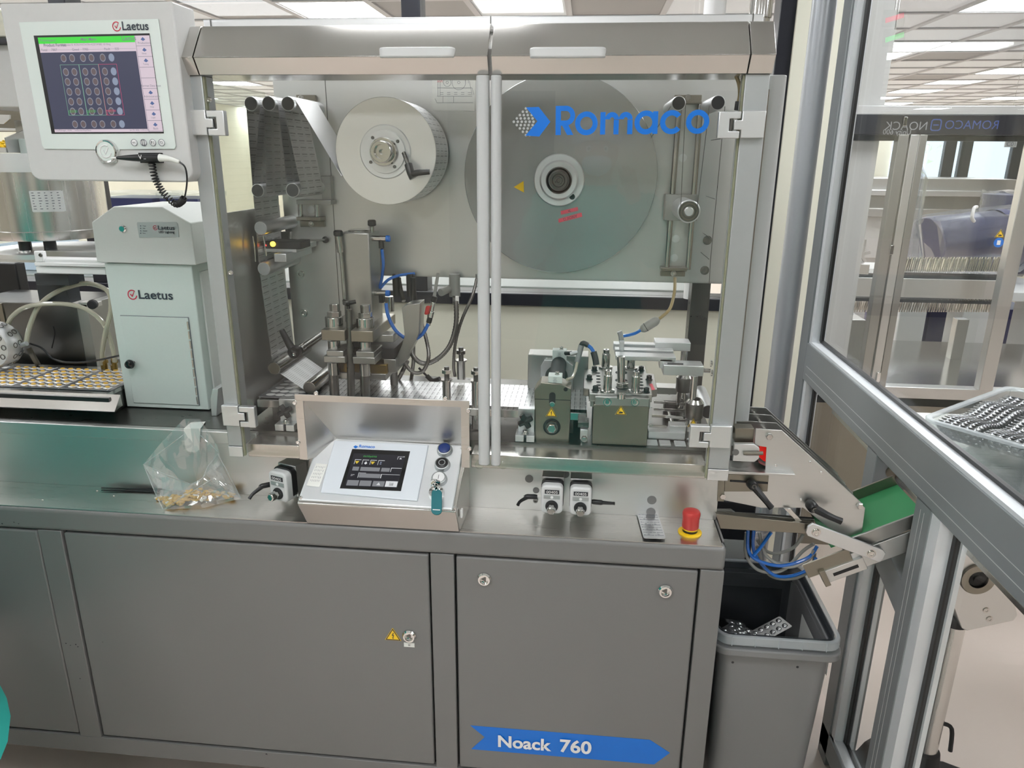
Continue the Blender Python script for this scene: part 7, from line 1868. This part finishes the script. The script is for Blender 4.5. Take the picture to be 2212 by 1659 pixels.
for u, lb in ((1935, 'blue drum under the chain nearest the hinge post'), (2020, 'blue drum under the chain left of the steel strut'), (2120, 'blue drum under the chain right of the steel strut')):
    p = A(u, 712, fd+1.2); t = thing('floor_drum', lb, 'drum', V(p.x, p.y, .16)); obj('drum_body', MB().lathe(V(p.x, p.y, .16), Z_, [(.19, 0), (.2, .02), (.2, .50), (.21, .50), (.21, .54)], 36), 'drum_blue', t)
    q_ = thing('floor_pallet', lb.replace('blue drum', 'white pallet below the blue drum'), 'pallet', V(p.x, p.y, 0)); obj('pallet_deck', MB().box(p.x-.3, p.x+.22, p.y-.28, p.y+.28, .11, .158), 'pallet', q_, .004)
    for s in (-.28, -.03, .1): obj('pallet_leg', MB().box(p.x+s, p.x+s+.1, p.y-.27, p.y+.27, 0, .11), 'pallet', q_, .003)
# far counter and windows with daylight
fc_ = thing('far_counter', 'stainless counter and cabinets in front of the far windows', 'counter', (4.0, 5.2, 0))
yy = 5.0
for k, (v0, v1, m_, d) in enumerate(((386, 412, 'plate', .1), (412, 424, 'alu', 0), (424, 452, 'plate_dull', .05), (452, 470, 'plate', 0), (470, 560, 'mon_paint', .1))):
    q = MB(); pbox(q, 1850, v0, 2205 if k else 2195, v1, yy+d, yy+.8); obj('counter_layer', q, m_, fc_, .004)
obj('counter_base', MB().box(A(1850, 560, yy).x, A(2200, 560, yy).x, yy+.15, yy+.8, 0, A(2000, 558, yy).z), 'mon_paint', fc_)
WYY = 6.3
w1_ = struct('window_1', MB().box(A(1925, 340, WYY).x, A(2075, 340, WYY).x, WYY, WYY+.02, A(2000, 400, WYY).z, A(2000, 283, WYY).z), 'window_sky')
w2_ = struct('window_2', MB().box(A(2085, 340, WYY).x, A(2330, 340, WYY).x, WYY, WYY+.02, A(2000, 400, WYY).z, A(2000, 283, WYY).z), 'window_sky')
lf = MB(); random.seed(2)
for k in range(26):
    p = A(1985+random.gauss(0, 18), 330+random.gauss(0, 20), WYY-.002); lf.add([p+V(random.uniform(-1, 1)*.05, -.001*k*.1, random.uniform(-1, 1)*.05) for _ in range(4)], [(0, 1, 2, 3)])
obj('tree_blur', lf, 'window_leaf', w1_)
for u in (2045, 2080, 2190): 
    x = A(u, 340, WYY).x; obj('window_mullion', MB().box(x-.05, x+.05, WYY-.05, WYY, A(2000, 400, WYY).z, A(2000, 283, WYY).z), 'dark_win', w1_)
struct('wall_window', MB().box(A(1780, 340, WYY).x, A(2400, 340, WYY).x, WYY+.03, WYY+.1, 0, A(2000, 283, WYY).z+.02), 'beige_wall')
sg = A(2184, 311, 4.0); o = thing('hanging_sign', 'small grey sign reading C01 hanging before the far window', 'sign', V(sg.x, 4.0, sg.z-.02)); sgo = o
for s_x in (-.03, .03): obj('hanger', MB().cyl(V(sg.x+s_x, 4.005, sg.z+.02), V(sg.x+s_x, 4.005, CEIL), .0015, n=6), 'steel_smooth', sgo)
o = obj('board', MB().box(sg.x-.036, sg.x+.036, 4.0, 4.01, sg.z-.02, sg.z+.02), 'alu_matte', sgo)
mb = MB(); text(mb, 'C01', V(sg.x, 3.999, sg.z), X_, Z_, height=.026, center=True, bold=0); obj('lettering', mb, 'ink_grey', o)
# glowing red and green dots standing in for display reflections in the glass
DYD = 1.35
for v0, m_, lb in ((35, 'reflection_red', 'red dot matrix reflection high in the enclosure glass, built as glowing dots'), (77, 'reflection_green', 'green dot matrix reflection high in the enclosure glass, built as glowing dots')):
    t = thing('display_reflection', lb, 'display', A(1930, v0, DYD))
    mb = MB()
    for i in range(14):
        for j in range(5):
            p = A(1914+i*2.9, v0+5-i*.9+j*2.2, DYD); mb.box(p.x-.0009, p.x+.0009, DYD, DYD+.001, p.z-.0007, p.z+.0007)
    o = obj('dots', mb, m_, t); o['kind'] = 'stuff'
    a, b = A(1910, v0, DYD), A(1956, v0, DYD); obj('reflection_backing', MB().box(a.x, b.x, DYD+.002, DYD+.01, A(1930, v0+22, DYD).z, A(1930, v0-14, DYD).z), 'glass_clear', t)
    obj('hanger', MB().cyl(V((a.x+b.x)/2, DYD+.006, A(1930, v0-14, DYD).z), V((a.x+b.x)/2, DYD+.006, CEIL), .002, n=6), 'steel_smooth', t)  # support added for the reflection dots

# ================================================================== PEOPLE IN TEAL GOWNS
def person(name_label, loc, face, pose, hem=.22, flare=(0, 0)):
    t = thing('person', name_label, 'person', loc)
    R_ = Matrix.Rotation(face, 3, 'Z')                     # local figure looks along +Y
    W = lambda v: R_ @ Vector(v)
    verts = []; edges = []; rad = []
    def add(p, r, par=None):
        verts.append(W(p)); rad.append(r); k = len(verts)-1
        if par is not None: edges.append((par, k))
        return k
    pel = add((0, 0, .93), .135); spn = add((0, 0, 1.12), .125, pel); cht = add((0, .01, 1.32), .135, spn); nk = add((0, .0, 1.46), .055, cht)
    hd1 = add((0, .02, 1.53), .070, nk); hd2 = add((0, .02, 1.61), .085, hd1); add((0, .01, 1.69), .072, hd2)
    add((0, .115, 1.585), .014, hd2)                       # nose
    for s in (-1, 1): add((s*.092, .0, 1.595), .014, hd2)  # ears
    arms = []
    for s in (-1, 1):
        hp = add((s*.09, 0, .87), .092, pel); kn = add((s*.10, .02, .48), .058, hp); an = add((s*.10, 0, .10), .038, kn); add((s*.105, .14, .04), .034, an)
        sh = add((s*.185, 0, 1.40), .062, cht)
        el, wr, fd = pose(s)
        e = add(el, .045, sh); w_ = add(wr, .030, e)
        fd = Vector(fd).normalized(); pm = Vector(wr)+fd*.06; pk = add(pm, .030, w_)
        sd = fd.cross(V(0, 0, 1) if abs(fd.z) < .8 else V(0, 1, 0)).normalized()
        for k, ln_ in enumerate((.070, .080, .074, .058)):
            b = pm+fd*.03+sd*(.024-.016*k); f1 = add(b, .0095, pk); f2 = add(b+fd*ln_*.5-V(0, 0, .006), .0085, f1); add(b+fd*ln_-V(0, 0, .018), .0075, f2)
        th = add(Vector(wr)+fd*.035+sd*.034*1, .0105, pk); add(Vector(wr)+fd*.075+sd*.05, .0085, th)
        arms.append((Vector((s*.185, 0, 1.40)), Vector(el), Vector(wr)))
    me = bpy.data.meshes.new('body'); me.from_pydata(verts, edges, []); bo = bpy.data.objects.new('body', me); COL.objects.link(bo); bo.parent = t
    sk = bo.modifiers.new('skin', 'SKIN'); sk.use_smooth_shade = True
    for i, r in enumerate(rad): me.skin_vertices[0].data[i].radius = (r, r)
    me.skin_vertices[0].data[0].use_root = True
    sb = bo.modifiers.new('sub', 'SUBSURF'); sb.levels = 1; sb.render_levels = 2
    me.materials.append(MATS['skin'])
    def child(nm, mb, mat):
        off = Vector(loc); mb.v = [tuple(W(v)+off) for v in mb.v]; return obj(nm, mb, mat, t, smooth=60)
    # gown: lofted rings with folds, open hem, plus sleeves
    g = MB(); n = 56; rows = [(1.47, .085, .075), (1.435, .17, .11), (1.36, .215, .15), (1.2, .205, .165), (1.0, .215, .175), (.8, .245, .20), (.6, .275, .225), (.42, .30, .25), (.30, .325, .27), (.22, .34, .285)]
    rows = [(1.47-(1.47-z)*(1.47-hem)/1.25, a, b) for z, a, b in rows]
    for i, (z, a, b) in enumerate(rows):
        fo = .0015+.030*max(0, (1.2-z))/1.0
        for k in range(n):
            q = 2*math.pi*k/n; f = 1+fo*math.sin(7*q+z*2)/a*.35+fo*math.sin(11*q-z*3)/a*.2
            f += flare[1]/a*max(0, math.cos(q-flare[0]))**7*max(0, i-5)/4
            g.v.append((a*f*math.cos(q), b*f*math.sin(q)+.0, z+(.03*math.sin(5*q) if i >= 8 else 0)))
    for i in range(len(rows)-1):
        for k in range(n): g.f.append((i*n+k, i*n+(k+1) % n, (i+1)*n+(k+1) % n, (i+1)*n+k))
    for sh, el, wr in arms: g.tube([sh-V(0, 0, .01), (sh+el)/2, el, (el+wr)/2, wr], lambda q: .085-.03*q+.006*math.sin(q*30), 16, 6)
    child('gown', g, 'gown')
    c = MB(); c.sphere((0, .0, 1.655), .108, 22, 14, (1, 1.08, .78)); c.v = [(x, y, max(z, 1.632+.18*(y if y > 0 else 0))) for x, y, z in c.v]; child('hair_cover', c, 'white')
    mk = MB(); mk.sphere((0, .075, 1.555), .062, 18, 10, (1, .82, .78)); child('face_mask', mk, 'frosted_blue')
    for s in (-1, 1):
        ey = MB(); ey.sphere((s*.034, .095, 1.615), .0125, 12, 8); child('eye', ey, 'white'); pu_ = MB(); pu_.sphere((s*.034, .105, 1.615), .006, 10, 6); child('iris', pu_, 'ink')
        sho = MB(); sho.sphere((s*.105, .06, .045), .06, 16, 10, (.85, 1.9, .75)); sho.v = [(x, y, max(z, .001)) for x, y, z in sho.v]; child('shoe', sho, 'white')
        tr_ = MB(); tr_.tube([(s*.09, 0, .6), (s*.10, .01, .3), (s*.10, 0, .09)], .075, 14, 4); child('trouser_leg', tr_, 'gown')
    return t
person('person in a teal protective gown standing at the left picture edge', (-1.47, -.37, 0), -1.2, lambda s: ((s*.23, -.03, 1.12), (s*.21, -.02, .86), (0, .1, -1)), .50, (1.2, .165))
person('person in a teal gown holding both hands up, mirrored in the glass door', (.03, -1.80, 0), 0.0, lambda s: ((s*.27, .10, 1.20), (s*.15, .24, 1.42), (-s*.25, .35, .85)))
